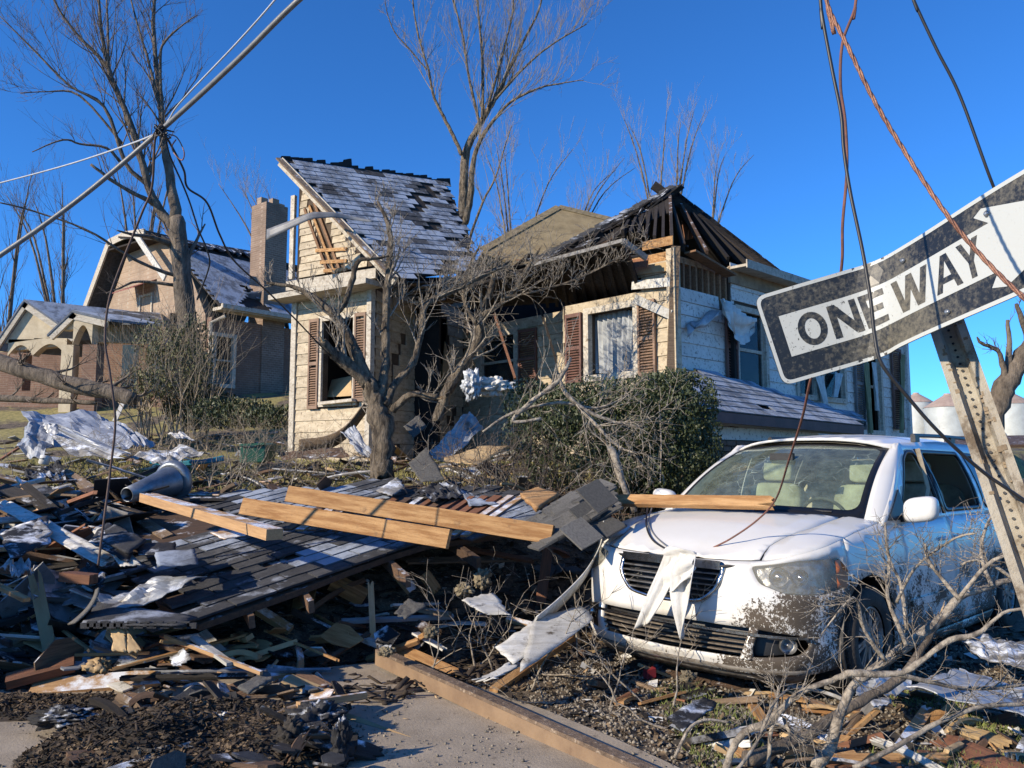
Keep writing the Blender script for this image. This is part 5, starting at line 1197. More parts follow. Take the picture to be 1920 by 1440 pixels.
PLAN = [(.965, 0), (.957, .24), (.928, .48), (.868, .68), (.752, .825), (.55, .915), (.25, .962), (-.2, .988), (-.8, .995), (-1.8, .999), (-2.8, .995), (-3.4, .975), (-3.85, .93), (-4.08, .84), (-4.16, .6), (-4.18, .3), (-4.18, 0)]
def catmull(pts, m_=10):
    out = []; k = len(pts)
    for i in range(k-1):
        p0, p1, p2, p3 = pts[max(i-1, 0)], pts[i], pts[i+1], pts[min(i+2, k-1)]
        for j in range(m_):
            t_ = j/m_; out.append(tuple(.5*((2*b_)+(c_-a_)*t_+(2*a_-5*b_+4*c_-d_)*t_*t_+(3*b_-a_-3*c_+d_)*t_**3) for a_, b_, c_, d_ in zip(p0, p1, p2, p3)))
    out.append(pts[-1]); return out
PC = catmull(PLAN); SL = [0]
for a_, b_ in zip(PC, PC[1:]): SL.append(SL[-1]+math.hypot(b_[0]-a_[0], b_[1]-a_[1]))
SMAX = SL[-1]
def plan(s):
    sg = 1 if s >= 0 else -1; s = min(abs(s), SMAX-1e-6); lo, hi = 0, len(SL)-1
    while hi-lo > 1:
        md = (lo+hi)//2
        if SL[md] <= s: lo = md
        else: hi = md
    t_ = (s-SL[lo])/max(1e-9, SL[hi]-SL[lo]); a_, b_ = PC[lo], PC[hi]
    x = a_[0]+(b_[0]-a_[0])*t_; y = a_[1]+(b_[1]-a_[1])*t_
    d = Vector((b_[0]-a_[0], b_[1]-a_[1])).normalized(); return x, sg*y, (d.y, -d.x*sg) if False else (d.y, -d.x*sg)
def s_of_x(x):
    for i in range(len(PC)-1):
        if PC[i][0] >= x > PC[i+1][0]: return SL[i]+(SL[i+1]-SL[i])*(PC[i][0]-x)/(PC[i][0]-PC[i+1][0])
    return SMAX
def inset(z, s):
    s = abs(s); fr = 1-ss(s, .55, 1.25)   # 1 at the nose
    pts_f = [(.14, .09), (.22, .035), (.30, .0), (.36, .0), (.45, .03), (.60, .035), (.72, .05), (.82, .085), (.90, .15), (1.05, .35)]
    pts_s = [(.14, .07), (.22, .035), (.30, .015), (.42, .022), (.55, .004), (.70, .0), (.82, .010), (.92, .026), (1.00, .045), (1.08, .075), (1.2, .12)]
    def it(pp):
        if z <= pp[0][0]: return pp[0][1]
        for (a_, b_), (c_, d_) in zip(pp, pp[1:]):
            if z <= c_: return b_+(d_-b_)*ss(z, a_, c_)
        return pp[-1][1]
    return it(pts_f)*fr+it(pts_s)*(1-fr)
def shell(s, z, out=0.0):
    x, y, n_ = plan(s); i_ = inset(z, s)-out
    nx, ny_ = abs(n_[0])*(1 if x > -2 else -1), abs(n_[1])*(1 if s >= 0 else -1)
    return Vector((x-nx*i_, y-ny_*i_, z))
# check of the plan normal: derivative (dx,dy) -> outward = (dy,-dx) for the left half
def zt(x): # height of the shoulder line
    pts = [(-4.2, 1.09), (-.3, 1.075), (.1, 1.03), (.45, .965), (.75, .90), (.90, .865), (1.0, .85)]
    for (a_, b_), (c_, d_) in zip(pts, pts[1:]):
        if x <= c_: return b_+(d_-b_)*(x-a_)/(c_-a_)
    return .85
def zts(s): return zt(plan(s)[0])
def inpoly(p, poly): return pt_in(p, poly)
def dense(poly, h):
    out = []
    for i in range(len(poly)):
        a_, b_ = poly[i], poly[(i+1) % len(poly)]; k = max(1, int(math.hypot(b_[0]-a_[0], b_[1]-a_[1])/h))
        out += [(a_[0]+(b_[0]-a_[0])*j/k, a_[1]+(b_[1]-a_[1])*j/k) for j in range(k)]
    return out
def patch(outline, holes, h, fn):
    rings = [dense(outline, h)]+[dense(q, h*.8) for q in holes]; vs = []; ed = []
    for r_ in rings:
        n0 = len(vs); vs += [Vector(p) for p in r_]; ed += [(n0+i, n0+(i+1) % len(r_)) for i in range(len(r_))]
    xs = [p[0] for p in outline]; ys = [p[1] for p in outline]; nb = len(vs); bpts = np.array([tuple(v_) for v_ in vs])
    y_ = min(ys)+h/2; k = 0
    while y_ < max(ys):
        x_ = min(xs)+(h/2 if k % 2 else h)
        while x_ < max(xs):
            if inpoly((x_, y_), rings[0]) and not any(inpoly((x_, y_), q) for q in rings[1:]) and np.min(np.hypot(bpts[:, 0]-x_, bpts[:, 1]-y_)) > h*.45: vs.append(Vector((x_, y_)))
            x_ += h
        y_ += h*.87; k += 1
    V2, E2, F2, *_ = delaunay_2d_cdt(vs, ed, [], 0, 1e-6)
    mb = MB(); fs = []
    for f in F2:
        c_ = (sum(V2[i].x for i in f)/len(f), sum(V2[i].y for i in f)/len(f))
        if inpoly(c_, rings[0]) and not any(inpoly(c_, q) for q in rings[1:]): fs.append(tuple(f))
    mb.add([fn(v_.x, v_.y) for v_ in V2], fs); return mb
def rnd(poly, r_, k=4):
    out = []; n_ = len(poly)
    for i in range(n_):
        p0, p1, p2 = Vector(poly[i-1]), Vector(poly[i]), Vector(poly[(i+1) % n_]); a_ = (p0-p1); b_ = (p2-p1); rr = min(r_, a_.length*.45, b_.length*.45)
        A_, B_ = p1+a_.normalized()*rr, p1+b_.normalized()*rr
        for j in range(k+1):
            t_ = j/k; q = A_*(1-t_)**2+p1*2*t_*(1-t_)+B_*t_*t_; out.append((q.x, q.y))
    return out
def orient(mb, outward):
    """flip faces so that normals face away from outward()'s centre"""
    vs, fs = mb.v, []
    for f in mb.f:
        a_, b_, c_ = Vector(vs[f[0]]), Vector(vs[f[1]]), Vector(vs[f[2]]); n_ = (b_-a_).cross(c_-a_)
        fs.append(f if n_.dot((a_+b_+c_)/3-outward) > 0 else f[::-1])
    mb.f = fs; return mb
CEN = Vector((-1.5, 0, .5))
def vpatch(name, outline, holes, h, fn, m_=None, parent=None, t=.012, label=None, cen=None):
    return vobj(orient(patch(outline, holes, h, fn), cen or CEN), name, m_ or paint, parent, True, label, t)
g_ = .006
s_f = s_of_x(.30)          # seam between bumper cover and fender
s_w = s_of_x(0.0); WR = .385
def arc_top(sc, r_, z0, z1, n_=16):
    """wheel opening: from (sc+r,z0) over the top to (sc-r,z0)"""
    zc = .36; out = []
    for i in range(n_+1):
        a_ = math.pi*i/n_; out.append((sc+r_*math.cos(a_), max(z0, zc+r_*math.sin(a_)*1.02)))
    return out
def side_pair(name, outline, holes, **k):
    vpatch(name, outline, holes, .07, shell, **k)
    mir = lambda q: [(-a_, b_) for a_, b_ in q]
    vpatch(name, mir(outline), [mir(q) for q in holes], .11, shell, **k)
s_d0 = s_of_x(-.62); s_d1 = s_of_x(-1.62); s_d2 = s_of_x(-2.62); s_r = s_of_x(-3.078)
# front bumper cover: s from -s_f to s_f
s_h0, s_h1 = .60, s_of_x(.34)   # headlight extent
hl = [(.60, .835), (.66, .735), (.83, .68), (1.10, .665), (s_h1+.02, .70), (s_h1+.06, .80), (s_h1-.02, .885), (.95, .875)]
def zedge(s): return zts(s)-.004
top = [(s, zedge(s)) for s in np.linspace(s_f-g_, -s_f+g_, 60)]
low_ = [(-s_f+g_, .55), (-s_f+g_, .47)]
fo = top+[(-s_f+g_, .70), (-s_w+.33, .52), (-s_w+.375, .36), (-s_w+.38, .20), (-.8, .185), (-.4, .18), (0, .18), (.4, .18), (.8, .185), (s_w-.38, .20), (s_w-.375, .36), (s_w-.33, .52), (s_f-g_, .70)]
gr = rnd([(-.43, .845), (.43, .845), (.405, .70), (.30, .60), (.12, .575), (-.12, .575), (-.30, .60), (-.405, .70)], .05)
li = rnd([(-.93, .43), (-.62, .465), (0, .47), (.62, .465), (.93, .43), (1.0, .37), (.90, .315), (.55, .285), (0, .275), (-.55, .285), (-.90, .315), (-1.0, .37)], .04)
mirr = lambda q: [(-a_, b_) for a_, b_ in q]
hlr = rnd(hl, .035); 
def clampx(q): return [(min(max(a_, -s_f+g_+.002), s_f-g_-.002), b_) for a_, b_ in q]
# headlight reaches over the seam into the fender: cut both
def cutpoly(q, s_cut, keep):  # clip polygon at s = s_cut
    out = []; n_ = len(q)
    for i in range(n_):
        a_, b_ = q[i], q[(i+1) % n_]; ia = (a_[0] <= s_cut) == keep; ib = (b_[0] <= s_cut) == keep
        if ia: out.append(a_)
        if ia != ib:
            t_ = (s_cut-a_[0])/(b_[0]-a_[0]); out.append((s_cut, a_[1]+(b_[1]-a_[1])*t_))
    return out
FEN_S = s_h1+.075
s_f = FEN_S
top = [(s, zedge(s)) for s in np.linspace(s_f-g_, -s_f+g_, 60)]
fo = top+[(-s_f+g_, .70), (-s_w+.33, .55), (-s_w+.36, .44), (-s_w+.38, .34), (-s_w+.38, .20), (-.8, .185), (-.4, .18), (0, .18), (.4, .18), (.8, .185), (s_w-.38, .20), (s_w-.38, .34), (s_w-.36, .44), (s_w-.33, .55), (s_f-g_, .70)]
vpatch('front_bumper', fo, [gr, li, hlr, mirr(hlr)[::-1]], .05, shell)
# fender, doors, quarter
def strip_outline(s0, s1, zb_, n_=14, ztop=None): return [(s, (ztop or (lambda s: zedge(s)))(s)) for s in np.linspace(s1-g_/2, s0+g_/2, n_)]+[(s0+g_/2, zb_), (s1-g_/2, zb_)]
wa = arc_top(s_w, WR, .21, 0)
fen = [(s, zedge(s)) for s in np.linspace(s_d0-g_/2, s_f+g_/2, 16)]+[(s_f+g_/2, .70)]+[(s_w-WR*math.cos(a_), .36+WR*1.02*math.sin(a_)) for a_ in np.linspace(.95, math.pi, 16)]+[(s_w+WR, .24), (s_d0-g_/2, .24)]
fen = [(s, zedge(s)) for s in np.linspace(s_d0-g_/2, s_f+g_/2, 16)]+[(s_f+g_/2, .70)]+[(s_w-WR*math.cos(a_), .36+WR*1.02*math.sin(a_)) for a_ in np.linspace(.62, math.pi, 16)]+[(s_w+WR, .24), (s_d0-g_/2, .24)]
side_pair('fender', fen, [])
door1 = strip_outline(s_d0, s_d1, .25); side_pair('front_door', door1, [])
door2 = strip_outline(s_d1, s_d2, .25); side_pair('sliding_door', door2, [])
qtr = [(s, zedge(s)) for s in np.linspace(SMAX-.02, s_d2+g_/2, 20)]+[(s_d2+g_/2, .30)]+[(s_r-WR*math.cos(a_), .36+WR*1.02*math.sin(a_)) for a_ in np.linspace(.15, math.pi-.15, 16)]+[(SMAX-.02, .30)]
side_pair('rear_quarter', qtr, [])
rock = [(s_d2, .235), (s_w+WR+.01, .235), (s_w+WR+.01, .15), (s_d2, .15)]; side_pair('rocker_panel', rock, [])
# hood and fender tops as one curved top skin, split at the hood seam
edge = [shell(s, zts(s)) for s in np.linspace(0, s_of_x(-.36), 60)]
def ye(x):
    if x >= edge[0].x: return 0.0
    for a_, b_ in zip(edge, edge[1:]):
        if a_.x >= x >= b_.x: return a_.y+(b_.y-a_.y)*(a_.x-x)/max(1e-6, a_.x-b_.x)
    return edge[-1].y
XF = edge[0].x
def ze(x):
    if x >= edge[0].x: return edge[0].z
    for a_, b_ in zip(edge, edge[1:]):
        if a_.x >= x >= b_.x: return a_.z+(b_.z-a_.z)*(a_.x-x)/max(1e-6, a_.x-b_.x)
    return edge[-1].z
def topz(x, y):
    e = max(ye(x), 1e-4); q = min(1, abs(y)/e); c_ = .085*min(1, max(0, (XF-x))/.5)**.9
    return ze(x)+c_*(1-q**2.6)+.012*(1-abs(abs(q)-.62)/.1 if abs(abs(q)-.62) < .1 else 0)
tp = lambda x, y: Vector((x, y, topz(x, y)))
hs_ = lambda x: hs0(x)
hs0 = lambda x: .70-.12*ss(x, .1, .75)    # hood seam half width
def cowl(y): return -.02-.30*(abs(y)/.80)**2
fr_edge = [(e.x-.004, e.y) for e in edge if e.x > .70]
hood = []
ys_ = np.linspace(-.60, .60, 25)
def front_x(y):
    for a_, b_ in zip(edge, edge[1:]):
        if a_.y <= abs(y) <= b_.y: return a_.x+(b_.x-a_.x)*(abs(y)-a_.y)/max(1e-6, b_.y-a_.y)
    return edge[-1].x
for y in ys_: hood.append((front_x(y)-.012, y))
for x in np.linspace(.62, -.17, 16): hood.append((x, hs_(x)))
for y in np.linspace(.68, -.68, 16): hood.append((cowl(y)+.05, y))
for x in np.linspace(-.17, .62, 16): hood.append((x, -hs_(x)))
cen_lo = Vector((0, 0, -3))
vpatch('hood', hood, [], .06, tp, cen=cen_lo)
for sg in (1, -1):
    o1 = [(e.x, sg*(e.y-.002)) for e in edge if e.x > -.36 and e.y > .60]
    o2 = [(x, sg*(hs_(x)+.007)) for x in np.linspace(-.36, .62, 20)]
    vpatch('fender_top', o1+o2, [], .06, tp, cen=cen_lo)
# dark under-seam skin so gaps read black
vpatch('inner_skin', [(x, y) for x, y in [(.88, -.4), (.88, .4), (.7, .68), (.4, .8), (-.3, .86), (-.3, -.86), (.4, -.8), (.7, -.68)]], [], .12, lambda x, y: tp(x, y)+Vector((0, 0, -.03)), blk, cen=cen_lo)
def gh(x, z):
    t_ = (z-1.07)/(1.66-1.07); yb = .925 if x > -3.4 else .925-.10*ss(-x, 3.4, 4.0); yt = .705
    return yb+(yt-yb)*t_+.03*math.sin(math.pi*min(1, max(0, t_)))
# windshield: base on the cowl, head at the roof
def wsp(a_, b_, inn=0):
    base_ = Vector((cowl(a_*.80)-.0, a_*.83, 1.085+.035*(1-a_*a_))); head = Vector((-1.10-.14*a_*a_, a_*.675, 1.625+.04*(1-a_*a_)))
    return base_.lerp(head, b_)+Vector((.7, 0, 1)).normalized()*(.055*math.sin(math.pi*b_)-inn)
ws_o = rnd([(-1, 0), (1, 0), (1, 1), (-1, 1)], .0, 1); ws_o = [(-.985, .01), (.985, .01), (.985, .99), (-.985, .99)]
ws_i = rnd([(-.93, .085), (.93, .085), (.925, .945), (-.925, .945)], .10, 6)
vpatch('windshield_border', ws_o, [ws_i], .06, lambda a_, b_: wsp(a_, b_), trimb, t=.004, cen=Vector((-1.2, 0, .4)))
def glass_cracked():
    m, nt, b = nodes('cracked_windshield_glass'); L = nt.links.new; v = coords(nt, rnd=False)
    tr = N(nt, 'BsdfTransparent'); tr.inputs[0].default_value = (.72, .86, .78, 1); gl = N(nt, 'BsdfGlossy'); gl.inputs['Roughness'].default_value = .06; gl.inputs[0].default_value = (.9, 1, .95, 1)
    df = N(nt, 'BsdfDiffuse'); df.inputs[0].default_value = (.42, .50, .42, 1); fr = N(nt, 'Fresnel'); fr.inputs[0].default_value = 1.5
    vo = N(nt, 'TexVoronoi', feature='DISTANCE_TO_EDGE'); vo.inputs['Scale'].default_value = 9; dn = N(nt, 'TexNoise'); dn.inputs['Scale'].default_value = 3; L(v, dn.inputs['Vector'])
    L(mixc(nt, .12, v, dn.outputs['Color']), vo.inputs['Vector'])
    cr = ramp(nt, vo.outputs['Distance'], .0, .012, (1, 1, 1), (0, 0, 0)); where = ramp(nt, noi(nt, v, 2.3, 5, .6), .52, .66)
    ck = mixc(nt, 1.0, cr, where, 'MULTIPLY')
    dust = ramp(nt, noi(nt, v, 11, 8, .75), .40, .95, (.10,)*3, (.36,)*3); fine = ramp(nt, noi(nt, v, 120, 4, .7), .68, .76, (0,)*3, (.6,)*3)
    sm = mixc(nt, 1.0, dust, fine, 'ADD'); sm = mixc(nt, 1.0, sm, ck, 'ADD')
    bf = N(nt, 'NewGeometry'); fm_ = N(nt, 'Math', operation='MULTIPLY'); iv_ = N(nt, 'Math', operation='SUBTRACT'); iv_.inputs[0].default_value = 1; L(bf.outputs['Backfacing'], iv_.inputs[1]); L(fr.outputs[0], fm_.inputs[0]); L(iv_.outputs[0], fm_.inputs[1])
    m1 = N(nt, 'MixShader'); L(fm_.outputs[0], m1.inputs[0]); L(tr.outputs[0], m1.inputs[1]); L(gl.outputs[0], m1.inputs[2])
    m2 = N(nt, 'MixShader'); L(sm, m2.inputs[0]); L(m1.outputs[0], m2.inputs[1]); L(df.outputs[0], m2.inputs[2]); L(m2.outputs[0], nt.nodes['Material Output'].inputs[0]); return m
wg = glass_cracked()
vobj(orient(patch(ws_i, [], .07, lambda a_, b_: wsp(a_, b_, .002)), Vector((-1.2, 0, .4))), 'windshield', wg, None, True)
mb = MB(); mb.tube([(cowl(.1)-.02, .12, 1.14), (cowl(.1)-.12, .35, 1.15), (cowl(.5)-.10, .62, 1.14)], .008, 5); mb.tube([(cowl(.4)-.02, -.42, 1.14), (cowl(.1)-.10, -.1, 1.16), (cowl(.0)-.12, .12, 1.16)], .008, 5); vobj(mb, 'wiper', blk)
for sg in (1, -1):
    def apil(u, v, sg=sg):
        a_ = wsp(sg*.985, u); t_ = u; x = -.30+(-1.24+.30)*t_-.05*math.sin(math.pi*t_); z = 1.06+(1.668-1.06)*t_+.03*math.sin(math.pi*t_); b_ = Vector((x-.13*(1-.4*t_), sg*(gh(x-.1, z)+.004), z))
        return a_.lerp(b_, v)+Vector((.6, sg*.8, .3)).normalized()*.03*math.sin(math.pi*v)
    mb = MB(); mb.grid(apil, 14, 6); vobj(orient(mb, Vector((-1.2, 0, .6))), 'front_pillar', paint, None, True, t=.01)
# cowl strip
vpatch('cowl_panel', [(-.93, 0), (.93, 0), (.93, 1), (-.93, 1)], [], .2, lambda a_, b_: (Vector((cowl(a_*.74)+.055, a_*.76, topz(cowl(a_*.7)+.055, a_*.72)-.006)).lerp(wsp(a_*.95, .03), b_)), blk, cen=cen_lo, t=.004)
# roof
def rfp(u, a_):
    x = -1.10-.14*a_*a_*(1-u)-u*(2.85-.1); x = -1.08-.14*a_*a_*(1-u)-2.78*u
    z = 1.655+.062*(1-abs(a_)**2.5)-.01*(1-u)**3+.05*ss(u, 0, .25)-.07*ss(u, .55, 1)-.03*(abs(a_)**6)
    return Vector((x, a_*(.70-.02*u), z))
vpatch('roof', [(0, -1), (0, 1), (1, 1), (1, -1)], [], .12, rfp, cen=Vector((-2, 0, 0)), t=.02)
# greenhouse sides: a curved sheet from the belt to the roof rail, with openings
def gh(x, z):
    t_ = (z-1.07)/(1.66-1.07); yb = .925 if x > -3.4 else .925-.10*ss(-x, 3.4, 4.0); yt = .705
    return yb+(yt-yb)*t_+.03*math.sin(math.pi*min(1, max(0, t_)))
def bz(x): return zt(x)+.0
A_top = (-1.22, 1.66)
out_g = [(-.33, 1.055), (-.42, 1.115), (-1.16, 1.60), A_top, (-2.2, 1.70), (-3.2, 1.69), (-3.80, 1.655), (-4.02, 1.35), (-4.08, 1.06)]
w1 = rnd([(-.86, 1.115), (-1.545, 1.12), (-1.50, 1.585), (-1.33, 1.585), (-1.24, 1.545)], .05)
w1 = rnd([(-.70, 1.112), (-1.56, 1.118), (-1.53, 1.60), (-1.36, 1.598), (-1.20, 1.53)], .05)
w2 = rnd([(-1.68, 1.12), (-2.58, 1.12), (-2.58, 1.605), (-1.645, 1.605)], .05)
w3 = rnd([(-2.72, 1.125), (-3.72, 1.14), (-3.62, 1.58), (-2.70, 1.60)], .06)
for sg in (1, -1):
    fn = lambda x, z, sg=sg: Vector((x, sg*gh(x, z), z))
    vobj(orient(patch(out_g, [w1, w2, w3], .07, fn), Vector((-2, 0, 1.3))), 'window_frame', paint, None, True, t=.03)
    for w_ in (w1, w2, w3):
        big = [(a_, b_) for a_, b_ in w_]; cx_ = sum(a_ for a_, b_ in big)/len(big); cz_ = sum(b_ for a_, b_ in big)/len(big)
        inn = [(cx_+(a_-cx_)*(1-.05), cz_+(b_-cz_)*(1-.08)) for a_, b_ in big]; outr = [(cx_+(a_-cx_)*1.03, cz_+(b_-cz_)*1.045) for a_, b_ in big]
        vobj(orient(patch(outr, [inn], .07, lambda x, z, fn=fn, sg=sg: fn(x, z)+Vector((0, sg*.004, 0))), Vector((-2, 0, 1.3))), 'window_seal', trimb, None, True, t=.02)
    if sg == -1 or True:
        gl3 = vobj(orient(patch(w3, [], .1, lambda x, z, fn=fn, sg=sg: fn(x, z)+Vector((0, -sg*.01, 0))), Vector((-2, 0, 1.3))), 'side_glass', glassmat('tinted_glass', (.12, .14, .14), .05), None, True)
    mb = orient(patch([(-1.585, 1.10), (-1.655, 1.10), (-1.62, 1.62), (-1.55, 1.62)], [], .1, lambda x, z, fn=fn, sg=sg: fn(x, z)+Vector((0, sg*.006, 0))), Vector((-2, 0, 1.3))); vobj(mb, 'door_pillar', trimb, None, True, t=.006)
    # roof rail and rack
    mb = MB(); mb.tube([Vector((x, sg*.66, 1.735+.02*math.sin((x+1.6)*-1.4))) for x in np.linspace(-1.75, -3.7, 8)], .018, 6)
    for x in (-1.8, -2.7, -3.6): mb.box((x, sg*.66, 1.715), (.05, .02, .03))
    vobj(mb, 'roof_rail', blk)
    # black triangle and mirror
    mb = orient(patch([(-.45, 1.085), (-.80, 1.085), (-.80, 1.30)], [], .1, lambda x, z, fn=fn, sg=sg: fn(x, z)+Vector((0, sg*.012, 0))), Vector((-2, 0, 1.3))); vobj(mb, 'mirror_base', blk, None, False, t=.01)
    mr_ = MB()
    def mirf(u, v, sg=sg):
        th = u*2*math.pi; ph = (v-.5)*math.pi; e = .62
        cx, sx_ = math.cos(th), math.sin(th); cp, sp_ = math.cos(ph), math.sin(ph); pw2 = lambda q: math.copysign(abs(q)**e, q)
        X_ = pw2(cx)*abs(cp)**e*.085; Y_ = pw2(sx_)*abs(cp)**e*.135; Z_ = pw2(sp_)*.105
        return Vector((-.63+(X_ if X_ > 0 else X_*.35), sg*(1.095+Y_*.86), 1.165+Z_*.86+.12*Y_))
    mr_.grid(mirf, 20, 12); vobj(mr_, 'mirror', paint, None, True)
    mb = MB(); mb.bar((-.72, sg*.92, 1.09), (-.72, sg*1.06, 1.10), .07, .05); vobj(mb, 'mirror_arm', blk)
# rear hatch and back panel
mb = MB(); mb.grid(lambda u, v: Vector((-4.16+.30*max(0, (v-.45))/.55, (u-.5)*1.60*(1-.12*v), .35+v*1.30)), 8, 10); vobj(mb, 'tailgate', paint, None, True, t=.02)
mb = MB()
for sg in (1, -1): mb.box((-4.02, sg*.84, 1.15), (.10, .06, .22))
vobj(mb, 'tail_light', mat('red_lens', (.4, .02, .02), None, 5, .25, 0, vary=0))
# headlights
lens_m, nt, b = nodes('cloudy_headlight_lens')
b.inputs['Base Color'].default_value = (.60, .57, .46, 1); b.inputs['Roughness'].default_value = .2; b.inputs['Alpha'].default_value = .24; b.inputs['Coat Weight'].default_value = .6
refl = mat('headlight_reflector', (.42, .41, .38), (.12, .115, .10), 22, .3, .2, 20, metal=.6, vary=0)
for sg in (1, -1):
    q = hlr if sg == 1 else mirr(hlr)
    hlo = vobj(orient(patch(q, [], .05, lambda s, z: shell(s, z, .004)), CEN), 'headlight', lens_m, None, True)
    vobj(orient(patch(q, [], .05, lambda s, z: shell(s, z, -.05+.02*math.sin(s*40)*math.sin(z*50))), CEN), 'reflector', refl, hlo, True)
    sa = .80; c_ = shell(sg*sa, .775, -.05); nrm = (shell(sg*sa, .775, .1)-shell(sg*sa, .775, 0)).normalized()
    for ds, rr in ((0, .062), (.17, .05)):
        c_ = shell(sg*(sa+ds), .775, -.045); mb = MB(); mb.lathe([(rr, .03), (rr*.95, .0), (rr*.6, -.02), (rr*.55, .005), (rr*.3, .03), (.001, .036)], c_, nrm, 18); vobj(mb, 'lamp_bowl', chrome, hlo, True)
    amb = [(s_h1-.09, .70), (s_h1+.02, .705), (s_h1+.055, .80), (s_h1-.03, .875), (s_h1-.08, .87)]; amb = amb if sg == 1 else mirr(amb)
    vobj(orient(patch(amb, [], .04, lambda s, z: shell(s, z, .0065)), CEN), 'turn_signal', mat('amber_lens', (.50, .14, .045), (.35, .12, .05), 12, .35, .1, vary=0), hlo, True)
# grille: chrome rim, slats, emblem
def ring(q, w_, out, name, m_, parent=None, cz=None):
    cx_ = sum(a_ for a_, b_ in q)/len(q); cz_ = sum(b_ for a_, b_ in q)/len(q)
    inn = [(cx_+(a_-cx_)*(1-w_*1.0), cz_+(b_-cz_)*(1-w_*2.2)) for a_, b_ in q]
    return vobj(orient(patch(q, [inn], .035, lambda s, z: shell(s, z, out)), CEN), name, m_, parent, True, t=.02), inn
gro, gin = ring([(a_*1.01, .71+(b_-.71)*1.03) for a_, b_ in gr], .07, .014, 'grille', chrome)
vobj(orient(patch(gr, [], .08, lambda s, z: shell(s, z, -.07)), CEN), 'grille_backing', blk, gro, True)
mb = MB()
for sg in (0,):
    for k, z in enumerate((.805, .77, .735, .70, .665, .63)):
        xs_ = [a_ for a_, b_ in gin]; half = max([a_ for a_, b_ in gin if abs(b_-z) < .05] or [.3])-.005
        pts = [shell(s, z, -.012) for s in np.linspace(-half, half, 15)]
        for a_, b_ in zip(pts, pts[1:]): mb.bar(a_, b_, .035, .009)
for a_, b_ in zip(mb.f, mb.f): pass
vobj(mb, 'slat', mat('grille_slat', (.30, .30, .30), (.12, .11, .1), 10, .3, .1, metal=.7, vary=0, dirt=(.08, .06, .045), dscale=20, dcov=.56), gro, kind='stuff')
mb = MB(); pts = [shell(s, .83-.01*abs(s), .02) for s in np.linspace(-.40, .40, 15)]
for a_, b_ in zip(pts, pts[1:]): mb.bar(a_, b_, .01, .055)
vobj(mb, 'chrome_bar', chrome, gro)
mb = MB(); c_ = shell(0, .845, .03); mb.lathe([(.001, .008), (.022, .006), (.03, 0)], c_, (1, 0, .3), 14)
for sg in (1, -1): mb.prism([c_+Vector((0, sg*.03, .008)), c_+Vector((-.012, sg*.16, .018)), c_+Vector((-.012, sg*.15, .002)), c_+Vector((-.008, sg*.09, -.008)), c_+Vector((0, sg*.03, -.008))], (.006, 0, 0))
vobj(mb, 'wing_badge', chrome, gro)
# lower intake
vobj(orient(patch(li, [], .08, lambda s, z: shell(s, z, -.08)), CEN), 'intake_backing', blk, None, True)
mb = MB()
for z in (.315, .345, .375, .405):
    pts = [shell(s, z, -.03) for s in np.linspace(-.60, .60, 17)]
    for a_, b_ in zip(pts, pts[1:]): mb.bar(a_, b_, .03, .008)
vobj(mb, 'intake_slat', mat('muddy_plastic', (.20, .16, .115), (.05, .045, .04), 14, .8, .3, vary=0), None, kind='stuff')
mb = MB(); pts = [shell(s, .435-.02*abs(s)**3, .012) for s in np.linspace(-.97, .97, 27)]
for a_, b_ in zip(pts, pts[1:]): mb.bar(a_, b_, .012, .016)
vobj(mb, 'chrome_strip', chrome)
for sg in (1, -1):
    c_ = shell(sg*.84, .375, -.035); nrm = (shell(sg*.84, .375, .1)-shell(sg*.84, .375, 0)).normalized(); mb = MB(); mb.lathe([(.05, .03), (.052, 0), (.04, -.02), (.02, -.005), (.001, .01)], c_, nrm, 16); vobj(mb, 'fog_light', chrome if sg < 0 else alloy, None, True)
    q = rnd([(.60, .47), (.66, .47), (.62, .36), (.62, .275), (.54, .275), (.57, .36)], .01); q = q if sg > 0 else mirr(q)
    vobj(orient(patch(q, [], .05, lambda s, z: shell(s, z, .0)), CEN), 'intake_pillar', paint, None, True, t=.04)
# lower chin lip
mb = MB()
lip = lambda u, v: shell((u-.5)*2.0, .215-.085*v, .012-.05*v)
mb.grid(lip, 40, 3); vobj(orient(mb, CEN), 'chin_spoiler', mat('muddy_lip', (.22, .20, .17), (.1, .085, .07), 12, .8, .2, vary=0, dirt=(.08, .06, .04), dscale=12, dcov=.5), None, True, t=.012)
# side moulding and handles
for sg in (1, -1):
    for q0, q1 in ((s_d0+.04, s_d1-.04), (s_d1+.04, s_d2-.04)):
        mb = MB(); pts = [shell(sg*s, .50, .012) for s in np.linspace(q0, q1, 8)]
        for a_, b_ in zip(pts, pts[1:]): mb.bar(a_, b_, .015, .05)
        vobj(mb, 'side_moulding', paint)
    for sd_ in (s_d1-.22, s_d1+.12):
        mb = MB(); pts = [shell(sg*(sd_+.09*(k-1)), .915, .03 if k == 1 else .008) for k in range(3)]; mb.tube([pts[0], pts[0].lerp(pts[1], .6)+Vector((0, 0, 0)), pts[1], pts[2].lerp(pts[1], .6), pts[2]], .014, 6); vobj(mb, 'door_handle', paint, None, True)
